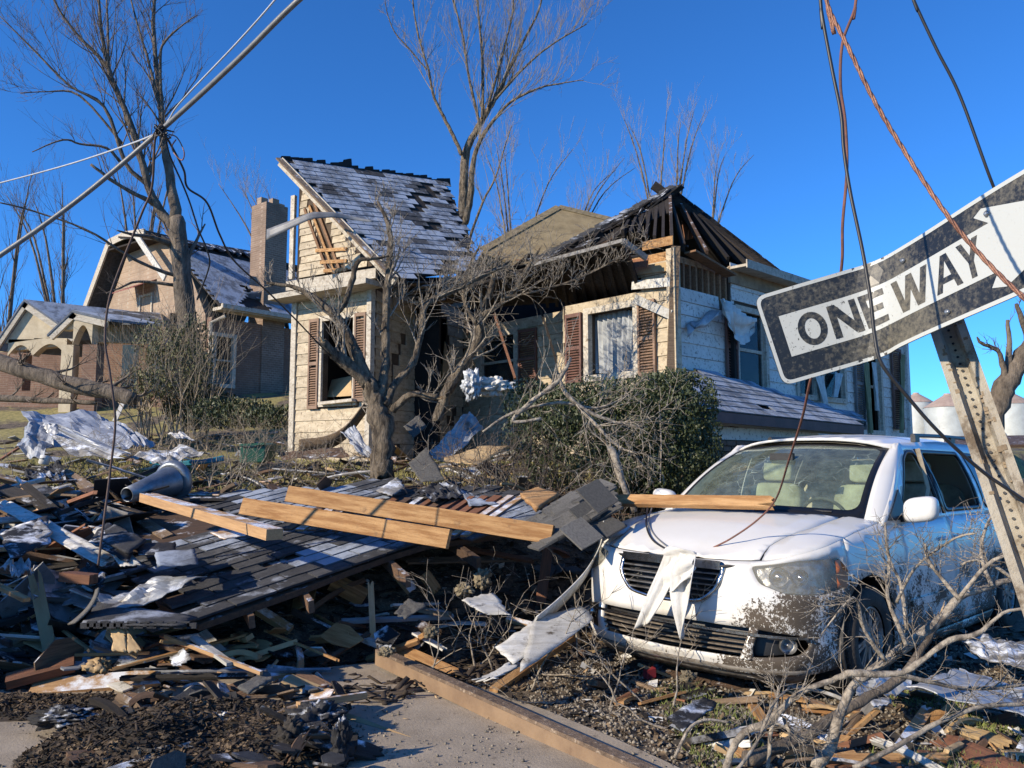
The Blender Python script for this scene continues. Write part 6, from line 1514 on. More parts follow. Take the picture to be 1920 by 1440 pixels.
# wheels
def wheel(x, sg, spin, rz=0):
    o = bpy.data.objects.new('wheel', None); COL.objects.link(o); o.parent = VAN; o.location = (x, sg*.87, .335)
    mb = MB(); mb.lathe([(.215, -.10), (.24, -.112), (.30, -.115), (.325, -.10), (.337, -.06), (.337, .06), (.325, .10), (.30, .115), (.24, .112), (.215, .10)], (0, 0, 0), (0, sg, 0), 40); vobj(mb, 'tyre', rubber, o, True)
    mb = MB()
    for i in range(48):
        a_ = 2*math.pi*i/48
        for yy, sh_ in ((-.065, 0), (0, .065), (.065, 0)): mb.box((math.cos(a_+sh_)*.338, sg*yy, math.sin(a_+sh_)*.338), (.006, .026, .014), (Vector((math.cos(a_+sh_), 0, math.sin(a_+sh_))), Vector((0, 1, 0)), Vector((-math.sin(a_+sh_), 0, math.cos(a_+sh_)))))
    vobj(mb, 'tread', rubber, o, kind='stuff')
    mb = MB(); mb.lathe([(.216, -.09), (.216, .085), (.20, .095), (.193, .08), (.185, .02), (.18, -.04)], (0, 0, 0), (0, sg, 0), 36)
    mb.lathe([(.06, .05), (.055, .075), (.03, .085), (.001, .086)], (0, 0, 0), (0, sg, 0), 18)
    rim = vobj(mb, 'rim', alloy, o, True); mb = MB()
    for i in range(9):
        a_ = 2*math.pi*i/9+spin
        for da in (-.09, .09):
            c1, c2 = Vector((math.cos(a_+da*2.2)*.05, sg*.07, math.sin(a_+da*2.2)*.05)), Vector((math.cos(a_+da)*.195, sg*.072, math.sin(a_+da)*.195)); mb.bar(c1, c2, .022, .02, (0, 1, 0))
    vobj(mb, 'spoke', alloy, rim)
    mb = MB(); mb.lathe([(.001, -.05), (.18, -.05), (.18, -.045), (.001, -.045)], (0, 0, 0), (0, sg, 0), 20); vobj(mb, 'brake_disc', blk, o)
    mb = MB(); mb.lathe([(.40, -.20), (.40, .085), (.385, .085), (.385, -.2)], (0, 0, .02), (0, sg, 0), 28); mb.lathe([(.40, -.2), (.001, -.2)], (0, 0, .02), (0, sg, 0), 28); vobj(mb, 'arch_liner', blk, o)
for x, sg in ((0, 1), (0, -1), (-3.078, 1), (-3.078, -1)): wheel(x, sg, random.uniform(0, 1))
# underbody, floor, firewall, interior
mb = MB(); mb.box((-1.55, 0, .30), (2.1, .68, .09)); mb.box((-1.55, 0, .42), (2.0, .86, .05)) ; mb.box((.35, 0, .55), (.30, .55, .28)); vobj(mb, 'underbody', blk)
mb = MB(); mb.grid(lambda u, v: Vector((-.05-.45*v, (u-.5)*1.5, .98+.10*math.sin(v*2.4)-.02*v)), 12, 8); mb.box((-.50, 0, .80), (.04, .72, .22)); vobj(mb, 'dashboard', dashm, None, True)
mb = MB(); tor = []
def torf(u, v):
    a_, b_ = u*2*math.pi, v*2*math.pi; p = Vector((0, math.cos(a_)*(.185+.014*math.cos(b_)), math.sin(a_)*(.185+.014*math.cos(b_)))); p.x = .014*math.sin(b_)
    return Matrix.Rotation(.42, 3, 'Y') @ p + Vector((-.66, .38, 1.05))
mb.grid(torf, 28, 8); mb.bar((-.66, .22, 1.05), (-.66, .54, 1.05), .03, .03); mb.bar((-.66, .38, 1.05), (-.5, .38, .95), .05, .05); vobj(mb, 'steering_wheel', dashm, None, True)
def seat(x, y, w_=.27):
    def rb(c, h, rot, k=3):
        mb = MB()
        def f(u, v):
            th = u*2*math.pi; ph = (v-.5)*math.pi; e = .35; pw2 = lambda q: math.copysign(abs(q)**e, q); cp = abs(math.cos(ph))**e
            return Matrix.Rotation(rot, 3, 'Y') @ Vector((pw2(math.cos(th))*cp*h[0], pw2(math.sin(th))*cp*h[1], pw2(math.sin(ph))*h[2])) + Vector(c)
        mb.grid(f, 24, 12); return mb
    s_ = bpy.data.objects.new('seat', None); COL.objects.link(s_); s_.parent = VAN; s_.location = (x, y, .5)
    vobj(rb((0, 0, .12), (.26, w_, .09), 0), 'seat_cushion', seatm, s_, True); vobj(rb((-.28, 0, .48), (.085, w_*.95, .34), -.22), 'seat_back', seatm, s_, True)
    vobj(rb((-.375, 0, .93), (.055, .14, .10), -.15), 'headrest', seatm, s_, True)
seat(-1.05, .40); seat(-1.05, -.40); seat(-2.1, .40); seat(-2.1, -.40); seat(-3.0, 0, .6)
mb = MB(); mb.box((-1.0, 0, .80), (.16, .10, .06)); mb.box((-.62, 0, .88), (.03, .18, .14)); vobj(mb, 'console', dashm)
mb = MB(); mb.box((-.72, .0, 1.545), (.02, .10, .028)); vobj(mb, 'rear_view_mirror', blk)
mb = MB(); mb.grid(lambda u, v: rfp(u, (v-.5)*1.9)+Vector((0, 0, -.035)), 6, 6); vobj(mb, 'headliner', mat('headliner', (.30, .27, .21), None, 5, .9, 0, vary=0), None, True)
mb = MB(); 
for sg in (1, -1): mb.box((-2.2, sg*.84, .72), (1.75, .02, .33))
vobj(mb, 'door_lining', mat('beige_lining', (.20, .17, .125), None, 5, .8, .1, vary=0))
mb = MB(); mb.tube([(-1.50, .78, 1.62), (-1.52, .84, 1.3), (-1.45, .80, 1.0)], .02, 4); vobj(mb, 'seat_belt', seatm)
# ------------------------------------------------------------------ ONE WAY sign on its post
Ls, Ks, Rs = P(1441, 640, 2.53), P(1640, 582, 2.50), P(1920, 433, 1.98)
ax1 = (Ks-Ls).normalized(); ax2 = (Rs-Ks).normalized(); l1 = (Ks-Ls).length
HS = .305
def sgn(s, t):
    """s metres from the left end, t metres from the centre line"""
    # smooth bend around s = l1
    p = Ls.copy(); k = ss(s, l1-.10, l1+.10)
    if s <= l1-.10: p = Ls+ax1*s
    elif s >= l1+.10: p = Ks+ax2*(s-l1)
    else:
        a_ = Ls+ax1*(l1-.10); c_ = Ks+ax2*.10; u = (s-l1+.10)/.2; p = a_*(1-u)**2+Ks*2*u*(1-u)+c_*u*u
    u1 = Vector((.10, 0, 1)); d = ax1.lerp(ax2, k).normalized(); nn = d.cross(Vector((0, 0, 1))).normalized(); 
    up = (nn.cross(d)); up = up if up.z > 0 else -up
    up = (up+d*(-.0)).normalized()
    return p + up*t + nn*(.006*math.sin(s*9)*(t/.15))
nS = (ax1.cross(Vector((0, 0, 1)))).normalized()
SGN = thing('one_way_sign', G(1905, 1200)*1.0, 'bent muddy black and white one way sign on a leaning steel post', 'road sign')
_t = P(1772, 600, 2.44); _b = P(1965, 1160, 2.02); _d = (_b-_t).normalized(); pb = _t+_d*((_t.z+.25)/-_d.z); SGN.location = (pb.x, pb.y, 0)
Ltot = l1+.78
def cutm(name, c1, c2, dens, rough=.45):
    return mat(name, c1, c2, 5, rough, .15, 40, vary=0, dirt=(.20, .155, .105), dscale=34, dcov=dens)
m, nt, b = nodes('sign_black'); L = nt.links.new; v = coords(nt, rnd=False)
n1 = noi(nt, v, 70, 6, .75); n2 = noi(nt, v, 3.2, 4, .6)
cov = ramp(nt, mixc(nt, .45, n1, n2), .46, .62)
spk = ramp(nt, noi(nt, v, 120, 3, .6), .72, .76)
L(mixc(nt, spk, mixc(nt, cov, (.012, .014, .018), (.15, .135, .10)), (.35, .33, .28)), b.inputs['Base Color']); b.inputs['Roughness'].default_value = .42
sblack = m
m, nt, b = nodes('sign_white'); L = nt.links.new; v = coords(nt, rnd=False)
n1 = noi(nt, v, 75, 6, .75); cov = ramp(nt, n1, .60, .64); sx_ = nt.nodes.new('ShaderNodeSeparateXYZ'); L(v, sx_.inputs[0])
mr = N(nt, 'MapRange'); mr.inputs[1].default_value = .12+P(1600, 600, 2.5).x-pb.x-.1; mr.inputs[2].default_value = P(1720, 600, 2.4).x-pb.x; mr.inputs[3].default_value = 1; mr.inputs[4].default_value = .12; L(sx_.outputs[0], mr.inputs[0])
mu = N(nt, 'Math', operation='MULTIPLY'); L(cov, mu.inputs[0]); L(mr.outputs[0], mu.inputs[1])
L(mixc(nt, mu.outputs[0], (.46, .475, .45), (.05, .045, .035)), b.inputs['Base Color']); b.inputs['Roughness'].default_value = .45
swhite = m
def srect(s0, s1, t0, t1, r_=.001): return rnd([(s0, t0), (s1, t0), (s1, t1), (s0, t1)], r_, 5)
def spatch(outline, holes, out, m_, name, parent=None, h=.03, t=0):
    def fn(s, t_):
        p = sgn(s, t_); e = (sgn(s+.003, t_)-sgn(s-.003, t_)).normalized(); u = (sgn(s, t_+.003)-sgn(s, t_-.003)).normalized(); n_ = e.cross(u); n_ = n_ if n_.y < 0 else -n_
        return p+n_*out
    mb = orient(patch(outline, holes, h, fn), Vector((1.2, 60, 2))); o = mb.obj(name, m_, parent or SGN, False); 
    if t: solid(o, t)
    return o
BD = spatch(srect(0, Ltot, -HS/2, HS/2, .035), [], 0, sblack, 'sign_plate', t=.003, h=.04)
inn = srect(.012, Ltot-.012, -HS/2+.012, HS/2-.012, .026)
spatch(srect(.0005, Ltot-.0005, -HS/2+.0005, HS/2-.0005, .035), [inn], .0012, swhite, 'border', BD)
# white arrow panel with the words cut out as black letters on top
def s_px(px, t=0):
    lo, hi = 0, Ltot
    for _ in range(30):
        mdl = (lo+hi)/2; p = sgn(mdl, t); d = p.y*math.cos(PITCH)+(p.z-CAMZ)*math.sin(PITCH); x = 960+p.x/d*FPX
        if x < px: lo = mdl
        else: hi = mdl
    return lo
ss0 = .055; ba = s_px(1850, .06)
arrow = [(ss0, -.069), (ba, -.069), (ba-.03, -.105), (ba+.012, -.118), (ba+.30, -.01), (ba+.30, .01), (ba+.0, .118), (ba-.03, .105), (ba+.01, .069), (ss0, .069)]
spatch(arrow, [], .0015, swhite, 'arrow', BD, h=.03)
def letter(polys, s0, w_, h_, t0):
    for out, holes in polys:
        f = lambda q: [(s0+a_*w_, t0+b_*h_) for a_, b_ in q]
        spatch(f(out), [f(q) for q in holes], .0022, sblack, 'letter', BD, h=.025)
O_ = [(.5+.5*math.sin(i/24*6.283), .5+.5*math.cos(i/24*6.283)) for i in range(24)]; Oi = [(.5+.26*math.sin(i/24*6.283), .5+.31*math.cos(i/24*6.283)) for i in range(24)]
O_ = [(.5+(a_-.5)*(1 if abs(b_-.5) > .4 else 1.0), b_) for a_, b_ in O_]
LET = {'O': [(O_, [Oi])],
 'N': [([(0, 0), (.24, 0), (.24, .62), (.74, 0), (1, 0), (1, 1), (.76, 1), (.76, .38), (.26, 1), (0, 1)], [])],
 'E': [([(0, 0), (1, 0), (1, .19), (.27, .19), (.27, .41), (.88, .41), (.88, .59), (.27, .59), (.27, .81), (1, .81), (1, 1), (0, 1)], [])],
 'W': [([(.2, 0), (.39, 0), (.5, .55), (.61, 0), (.8, 0), (1, 1), (.83, 1), (.7, .32), (.58, 1), (.42, 1), (.3, .32), (.17, 1), (0, 1)], [])],
 'A': [([(0, 0), (.22, 0), (.29, .22), (.71, .22), (.78, 0), (1, 0), (.62, 1), (.38, 1)], [[(.35, .38), (.65, .38), (.5, .82)]])],
 'Y': [([(.38, 0), (.62, 0), (.62, .42), (1, 1), (.74, 1), (.5, .6), (.26, 1), (0, 1), (.38, .42)], [])]}
def s_px(px, t=0):
    lo, hi = 0, Ltot
    for _ in range(30):
        mdl = (lo+hi)/2; p = sgn(mdl, t); d = p.y*math.cos(PITCH)+(p.z-CAMZ)*math.sin(PITCH); x = 960+p.x/d*FPX
        if x < px: lo = mdl
        else: hi = mdl
    return lo
for ch_, xa, xb in (('O', 1497, 1550), ('N', 1558, 1612), ('E', 1618, 1662), ('W', 1676, 1744), ('A', 1752, 1800), ('Y', 1800, 1842)):
    a_, b_ = s_px(xa), s_px(xb); letter(LET[ch_], a_, b_-a_, .110, -.055)
for px, t_ in ((1704, .105), (1763, -.115), (1868, .095)):
    s_ = s_px(px); p = sgn(s_, t_); mb = MB(); mb.lathe([(.001, .010), (.005, .010), (.0055, .004), (.010, .003), (.010, 0)], p, (-.3, -1, 0), 10); mb.obj('bolt', M['galv'], SGN, True)
# U-channel post
pt0 = P(1783, 612, 2.42); pb = Vector((1.80, 2.02, -.3)); pt0 = P(1772, 600, 2.44); pb_ = P(1965, 1160, 2.02); dpo = (pb_-pt0).normalized(); pb = pt0+dpo*((pt0.z+.25)/-dpo.z)
Xp = Vector((.80, -.60, 0)); Xp = (Xp-dpo*Xp.dot(dpo)).normalized(); Zp = Xp.cross(dpo).normalized(); Zp = Zp if Zp.y > 0 else -Zp
post_m = mat('mud_caked_post_steel', (.42, .38, .30), (.30, .25, .18), 9, .8, .5, 50, vary=0, dirt=(.13, .095, .06), dscale=9, dcov=.52)
prof = [(-.050, .0), (-.028, .0), (-.018, .036), (.018, .036), (.028, .0), (.050, .0)]
mb = MB(); top_ = pt0-dpo*.16
vs = []
for q in (top_, pb): vs += [q+Xp*a_+Zp*b_ for a_, b_ in prof]
mb.add(vs, [(i, i+1, i+7, i+6) for i in range(5)]); o = mb.obj('post', post_m, SGN); solid(o, .004, 0)
mb = MB(); Lp = (pb-top_).length; k = 0
while k*.0254 < Lp-.2:
    c_ = top_+dpo*(.03+k*.0254); mb.lathe([(.0, .0), (.0042, .0), (.0042, .0012)], c_+Zp*.0305, -Zp, 8); k += 1
mb.obj('post_hole', blk, SGN, kind='stuff')
mb = MB()
for k in range(90):
    c_ = top_+dpo*random.uniform(.1, 1.4)+Xp*random.choice([.024, .03, -.03, .036])+Zp*random.uniform(-.002, .006); mb.box(c_, (random.uniform(.002, .007), random.uniform(.002, .004), random.uniform(.002, .009)), (Xp, Zp, dpo))
mb.obj('caked_mud', mat('dry_mud', (.28, .21, .13), (.15, .11, .07), 9, .95, .4, vary=0), SGN, kind='stuff')

# ------------------------------------------------------------------ cables
def spline(pts, m_=10):
    q = catmull([tuple(p) for p in pts], m_); return [Vector(p) for p in q]
def cable(path, rad, m_, label, cat='cable', n=7, name='cable', twist=0, smooth=True):
    w3 = [P(*p) for p in path]; out_ = lambda p: p[1] <= -40 or p[0] < -100 or p[0] > 1935
    if out_(path[0]): w3 = [w3[0]+(w3[0]-w3[1]).normalized()*k_ for k_ in (5, 2)]+w3
    if out_(path[-1]): w3 = w3+[w3[-1]+(w3[-1]-w3[-2]).normalized()*k_ for k_ in (1.5, 3)]
    pts = spline(w3, 12); mb = MB()
    if twist:
        for k in range(3):
            q = []
            for i, p in enumerate(pts):
                d = (pts[min(i+1, len(pts)-1)]-pts[max(i-1, 0)]).normalized(); u = d.cross(Vector((0, 1, .2))).normalized(); v_ = d.cross(u); a_ = i*.75+k*2.094
                q.append(p+(u*math.cos(a_)+v_*math.sin(a_))*rad*.52)
            mb.tube(q, rad*.55, 6)
    else: mb.tube(pts, rad, n)
    return mb.obj(name, m_, None, smooth, label, cat, recenter=True)
rubc = mat('black_cable', (.03, .03, .032), (.018, .018, .018), 6, .45, 0, vary=0)
sleeve = mat('grey_cable_sleeve', (.20, .205, .20), (.14, .14, .14), 12, .4, .1, vary=0)
alu = mat('bare_aluminium_wire', (.50, .52, .54), (.38, .4, .42), 20, .45, .1, vary=0)
copper = mat('twisted_copper', (.33, .17, .11), (.17, .08, .055), 30, .5, .2, metal=.4, vary=0)
wood_c = mat('brown_wire', (.11, .065, .05), (.06, .04, .035), 20, .7, .1, vary=0)
cable([(700, -110, 4.0), (565, -4, 4.2), (440, 118, 4.5), (300, 246, 4.9), (150, 372, 5.0), (0, 479, 5.0), (-160, 580, 5.0)], .0165, sleeve, 'thick grey power cable crossing the sky from top middle to the left edge')
cable([(560, -60, 4.3), (512, 4, 4.3), (440, 85, 4.5), (340, 190, 4.8), (318, 222, 4.9), (302, 244, 4.92)], .0055, alu, 'thin pale wire running above the thick grey cable to its knot')
cable([(302, 246, 4.92), (250, 268, 5.3), (130, 308, 6.2), (0, 343, 7.0), (-120, 372, 7.6)], .0065, alu, 'thin pale wire sagging from the knot to the left edge')
cable([(296, 244, 4.9), (290, 268, 4.9), (285, 350, 5), (266, 400, 5.05), (222, 510, 5.1), (203, 570, 5.1), (197, 640, 5.1), (206, 700, 5.1), (216, 790, 5.1), (207, 880, 5.1), (197, 960, 5.0), (184, 1060, 4.95)], .0075, wood_c, 'long brown wire hanging from the knot down to the dark rubble')
cable([(306, 246, 4.9), (325, 280, 5), (345, 320, 5.1), (352, 352, 5.2), (388, 380, 5.4), (412, 440, 5.7), (440, 490, 6.1), (500, 545, 6.8), (560, 605, 7.6), (640, 690, 8.6)], .0075, rubc, 'black wire drooping from the knot past the chimney to the foreground tree')
cable([(308, 246, 4.9), (318, 290, 5), (340, 340, 5.1), (356, 380, 5.2), (372, 430, 5.3), (388, 468, 5.4), (392, 500, 5.5), (370, 560, 5.6), (378, 545, 5.6)], .006, rubc, 'shorter black wire hanging from the knot over the frosty roof of the brick house')
cable([(316, 252, 4.9), (332, 258, 4.9), (345, 284, 4.9), (342, 300, 4.95), (330, 292, 4.95), (322, 276, 4.95), (330, 262, 4.9)], .004, copper, 'small curl of reddish wire below the cable knot')
mb = MB()
kp = P(300, 245, 4.85)
for i in range(14):
    a_ = [kp+Vector((random.gauss(0, .03), random.gauss(0, .02), random.gauss(0, .022))) for _ in range(4)]; mb.tube(spline(a_, 5), .004, 5)
mb.obj('cable_knot', rubc, None, True, 'dark knot of wire binding the cables together against the sky', 'wire knot', recenter=True)
cable([(1535, -60, 1.85), (1552, 10, 1.85), (1590, 88, 1.82), (1640, 190, 1.8), (1700, 290, 1.78), (1770, 395, 1.72), (1840, 480, 1.68), (1925, 562, 1.6), (2040, 650, 1.55)], .0052, copper, 'frayed twisted copper cable crossing in front of the arrow', twist=1)
cable([(1533, -60, 2.15), (1540, 20, 2.15), (1560, 130, 2.14), (1577, 215, 2.13), (1582, 280, 2.12), (1594, 360, 2.1), (1617, 470, 2.08), (1632, 560, 2.06), (1640, 630, 2.05), (1652, 680, 2.04), (1690, 730, 2.04), (1760, 810, 2.05), (1850, 890, 2.1), (1960, 965, 2.1)], .0050, rubc, 'black wire hanging in front of the letter E and across to the post')
cable([(1612, -50, 2.9), (1603, 15, 2.9), (1580, 80, 2.9), (1576, 160, 2.9), (1585, 230, 2.9), (1588, 320, 2.9), (1580, 420, 2.9), (1578, 500, 2.95), (1560, 600, 3.1), (1522, 705, 3.3), (1505, 780, 3.6), (1480, 860, 4.1), (1455, 935, 4.9), (1420, 975, 5.1), (1370, 1010, 5.25), (1330, 1030, 5.35)], .0058, mat('rusty_wire', (.20, .085, .06), (.10, .05, .04), 20, .8, .1, vary=0), 'rusty wire dropping behind the sign and curving over the van hood')
cable([(1690, -60, 2.9), (1713, 0, 2.9), (1755, 90, 2.9), (1800, 180, 2.9), (1857, 335, 2.9), (1900, 440, 3.0)], .0058, rubc, 'dark straight wire coming down behind the right half of the sign')
cable([(1214, 952, 6.3), (1212, 985, 5.95), (1222, 1010, 5.7), (1243, 1026, 5.5), (1262, 1033, 5.4)], .007, rubc, 'short black wire looped over the front edge of the hood')
cable([(1222, 952, 6.3), (1216, 980, 6.0), (1228, 1004, 5.75), (1250, 1024, 5.5)], .005, sleeve, 'short grey wire beside the black loop on the hood')

# white cloth hung on the grille
fc = VAN.matrix_world @ Vector((1.03, 0, .7))
def onvan(px, py, out=0.0):
    q = fc+VF*out; return PL(px, py, q, q+VL, q+Vector((0, 0, 1))+VF*(-.12))
CL = thing('white_cloth', onvan(1262, 1060), 'long white cloth draped in two tails over the middle of the grille', 'cloth')
def ribbon(edgeL, edgeR, name, outs, folds=1):
    L_ = spline([onvan(px, py, o_) for (px, py), o_ in zip(edgeL, outs)], 6); R_ = spline([onvan(px, py, o_) for (px, py), o_ in zip(edgeR, outs)], 6); mb = MB(); n_ = len(L_)
    mb.grid(lambda u, v: L_[min(n_-1, int(u*(n_-1)+.5))].lerp(R_[min(n_-1, int(u*(n_-1)+.5))], v)+VF*(.022*math.sin(v*math.pi*2*folds+u*2.5)+.008*math.sin(v*17+u*5)), n_-1, 12); o = mb.obj(name, M['cloth'], CL, True); solid(o, .006); return o
ribbon([(1250, 1028), (1238, 1068), (1215, 1120), (1189, 1180)], [(1278, 1036), (1266, 1080), (1248, 1122), (1222, 1166)], 'cloth_tail', [.05, .06, .07, .06])
ribbon([(1280, 1030), (1262, 1075), (1262, 1130), (1276, 1199)], [(1304, 1036), (1300, 1075), (1294, 1130), (1279, 1197)], 'cloth_tail', [.06, .075, .07, .06])
ribbon([(1250, 1026), (1264, 1024), (1282, 1028), (1303, 1034)], [(1240, 1106), (1262, 1110), (1283, 1092), (1300, 1080)], 'cloth_fold', [.055, .075, .085, .06], 2)
# ------------------------------------------------------------------ storm debris
def lumber_mesh(L_, w_, t_, splint=(0, 0), k=5, bow=0.0):
    """board along x; splint = how far the teeth reach at each end"""
    mb = MB(); n_ = 5 if bow else 1; rows = []
    e0 = [random.uniform(0, splint[0]) for _ in range(k+1)]; e1 = [random.uniform(0, splint[1]) for _ in range(k+1)]
    if splint[0]: e0 = [e*(1 if i % 2 else .25) for i, e in enumerate(e0)]
    if splint[1]: e1 = [e*(1 if i % 2 else .25) for i, e in enumerate(e1)]
    vs = []
    for i in range(n_+1):
        for j in range(k+1):
            x0 = -L_/2+e0[j]; x1 = L_/2-e1[j]; x = x0+(x1-x0)*i/n_; y = -w_/2+w_*j/k; z = bow*(1-(2*i/n_-1)**2)
            vs += [(x, y, z-t_/2), (x, y, z+t_/2)]
    idx = lambda i, j, s: (i*(k+1)+j)*2+s; fs = []
    for i in range(n_):
        for j in range(k):
            fs += [(idx(i, j, 1), idx(i+1, j, 1), idx(i+1, j+1, 1), idx(i, j+1, 1)), (idx(i, j, 0), idx(i, j+1, 0), idx(i+1, j+1, 0), idx(i+1, j, 0))]
        fs += [(idx(i, 0, 0), idx(i+1, 0, 0), idx(i+1, 0, 1), idx(i, 0, 1)), (idx(i, k, 1), idx(i+1, k, 1), idx(i+1, k, 0), idx(i, k, 0))]
    for j in range(k): fs += [(idx(0, j, 0), idx(0, j, 1), idx(0, j+1, 1), idx(0, j+1, 0)), (idx(n_, j, 1), idx(n_, j, 0), idx(n_, j+1, 0), idx(n_, j+1, 1))]
    return mb.add(vs, fs)
def board(a, b_, w_, t_, m_, label, cat='board', name='plank', up=(0, 0, 1), roll=0, sp=(0, 0), bow=0, group=None, k=5):
    a = Vector(a); b_ = Vector(b_); mb = lumber_mesh((b_-a).length, w_, t_, sp, k, bow)
    return link(name, mb.mesh(name, M[m_] if isinstance(m_, str) else m_), frame(a, b_, up, roll), None, label=label, cat=cat, group=group)
def B(px0, py0, l0, px1, py1, l1, *a_, **k):
    return board(G(px0, py0, l0), G(px1, py1, l1), *a_, **k)
def sheet(corners, m_, label, cat='sheet', name='metal_sheet', nu=10, nv=8, amp=.03, freq=3, jag=.02, th=.006, fold=None, smooth=True, group=None, curl=0, parent=None):
    """crumpled sheet spanned by four corner points (a,b,c,d round the edge)"""
    a, b_, c_, d_ = [Vector(p) for p in corners]; n_ = (b_-a).cross(d_-a).normalized(); sd = random.uniform(0, 99); mb = MB()
    def f(u, v):
        p = a.lerp(b_, u).lerp(d_.lerp(c_, u), v); h = (.55*noise.fractal(Vector((u*freq+sd, v*freq, sd)), 1, 2, 2) + .9*(.3-abs(noise.noise(Vector((u*freq*1.7+v+sd, v*freq*1.3, sd+4))))))*amp + curl*(u*u)
        if fold: h += fold*abs(((u*2.5+v*.7) % 1)-.5)
        e = jag*(noise.noise(Vector((u*9+sd, v*9, 1))))*(1 if (u in (0, 1) or v in (0, 1)) else .2)
        return p+n_*h+(b_-a).normalized()*e+(d_-a).normalized()*e
    if amp > .035: nu, nv, smooth = nu+6, nv+5, False
    mb.grid(f, nu, nv); o = mb.obj(name, M[m_] if isinstance(m_, str) else m_, parent, smooth, label if not parent else None, cat if not parent else None, group, recenter=parent is None); solid(o, th); return o
def shard(px, py, lift, size, m_, label, cat='fragment', name='fragment', th=.012, tilt=None, group=None, n=6, asp=1.0, rot=None):
    """flat irregular piece with broken outline"""
    pts = []; mb = MB(); a0 = random.uniform(0, 6.28)
    for i in range(n):
        a_ = a0+6.283*i/n+random.uniform(-.3, .3); r_ = size*random.uniform(.65, 1.1); pts.append((math.cos(a_)*r_*asp, math.sin(a_)*r_/asp, 0))
    mb.prism(pts, (0, 0, th)); me = mb.mesh(name, M[m_] if isinstance(m_, str) else m_)
    p = G(px, py, lift); m4 = Matrix.Translation(p) @ Matrix.Rotation(rot if rot is not None else random.uniform(0, 6.28), 4, 'Z') @ Matrix.Rotation(tilt if tilt is not None else random.gauss(0, .45), 4, 'X') @ Matrix.Rotation(random.gauss(0, .3), 4, 'Y')
    return link(name, me, m4, None, label=label, cat=cat, group=group)
# --- the shingled roof slab lying on the heap
LL, LR, UL = P(372, 1166, 5.25), P(722, 1044, 6.25), P(285, 935, 8.1)
def SP(px, py): return PL(px, py, LL, LR, UL)
outl = [(372, 1168), (470, 1134), (560, 1103), (650, 1068), (740, 1036), (800, 1018), (900, 1005), (1010, 985), (1000, 930), (870, 912), (700, 905), (520, 922), (330, 930), (235, 962), (225, 1010), (262, 1080), (300, 1130)]
RS = thing('fallen_roof_slab', SP(560, 1030), 'large shingled piece of roof lying tilted in the middle of the heap', 'roof section')
sn = (LR-LL).cross(UL-LL).normalized(); sn = sn if sn.z > 0 else -sn
pl3 = [SP(*p) for p in outl]
mb = MB(); mb.prism([p-sn*.012 for p in pl3], -sn*.045); mb.obj('roof_deck', M['brown'], RS)
def pick_slab(x_, y_, p2):
    n_ = noise.noise(Vector((x_*.8, y_*1.3, 5))); 
    if n_ > .33: return None
    return tab_me if n_ < -.2 or random.random() < .06 else tab_dark
shingle_plane(RS, LL, LR-LL, sn, pl3, .15, .31, pick_slab, .03, rot=.03)
for i in (1, 2.6, 5.2, 7.1):
    t_ = i/8; p = SP(400+i*70, 1158-i*17.5); q = p+sn*-.14; mb = MB(); mb.bar(p-sn*.10, p-sn*.10+(UL-LL).normalized()*1.2, .04, .09, sn); mb.obj('rafter', M['brown'], RS)
# exposed decking boards between the orange beams
for i in range(16):
    px = 560+i*22; a_ = SP(px-20, 1000+i*.8)+sn*.03; b_ = SP(px+62+i*2, 945-i*.6)+sn*.035; mb = MB(); mb.bar(a_, b_, random.uniform(.05, .09), .02, sn); mb.obj('deck_board', M[random.choice(['redwood', 'redwood', 'brown', 'lumber_f', 'grey'])], RS)
# --- large beams
a_, b_ = P(540, 926, 7.0), P(1036, 1003, 5.9); board(a_, b_, .14, .04, 'lumber', 'longest orange beam, upper of the two lying across the fallen roof slab', 'beam', 'beam', up=Vector((-.15, -.95, .22)))
a_, b_ = P(455, 949, 6.8), P(842, 1011, 5.8); board(a_, b_, .14, .04, 'lumber', 'shorter orange beam, lower of the two lying across the fallen roof slab', 'beam', 'beam', up=Vector((-.15, -.95, .22)))
a_, b_ = P(274, 932, 6.9), P(515, 1002, 5.4); board(a_, b_, .125, .075, 'lumber_f', 'pale thick beam with greenish edge left of the orange beams', 'beam', 'beam', sp=(.1, 0))
a_, b_ = P(1142, 938, 6.6), P(1455, 943, 5.72); board(a_, b_, .095, .045, 'lumber', 'orange board with a splintered tip resting across the van hood', 'board', 'plank', up=(-.2, -.8, .6), sp=(0, .3))
a_, b_ = P(1430, 936, 6.4), P(1144, 930, 6.95)
# brown steel angle on the ground
SA = thing('steel_beam', G(720, 1222), 'long muddy brown angle beam lying on the concrete slab toward the camera', 'steel beam')
a_, b_ = G(712, 1222, .14), G(1225, 1452, .10); d_ = (b_-a_).normalized(); sdv = d_.cross(Vector((0, 0, 1))).normalized(); mb = MB()
mb.bar(a_+Vector((0, 0, .012)), b_+Vector((0, 0, .012)), .072, .02); mb.obj('top_flange', M['rust'], SA)
mb = MB(); mb.bar(a_+sdv*.028-Vector((0, 0, .042)), b_+sdv*.028-Vector((0, 0, .042)), .016, .086); mb.obj('web', mat('beam_side', (.26, .175, .105), (.17, .11, .068), 4, .75, .2, vary=0, dirt=(.16, .10, .06), dscale=8, dcov=.6), SA)
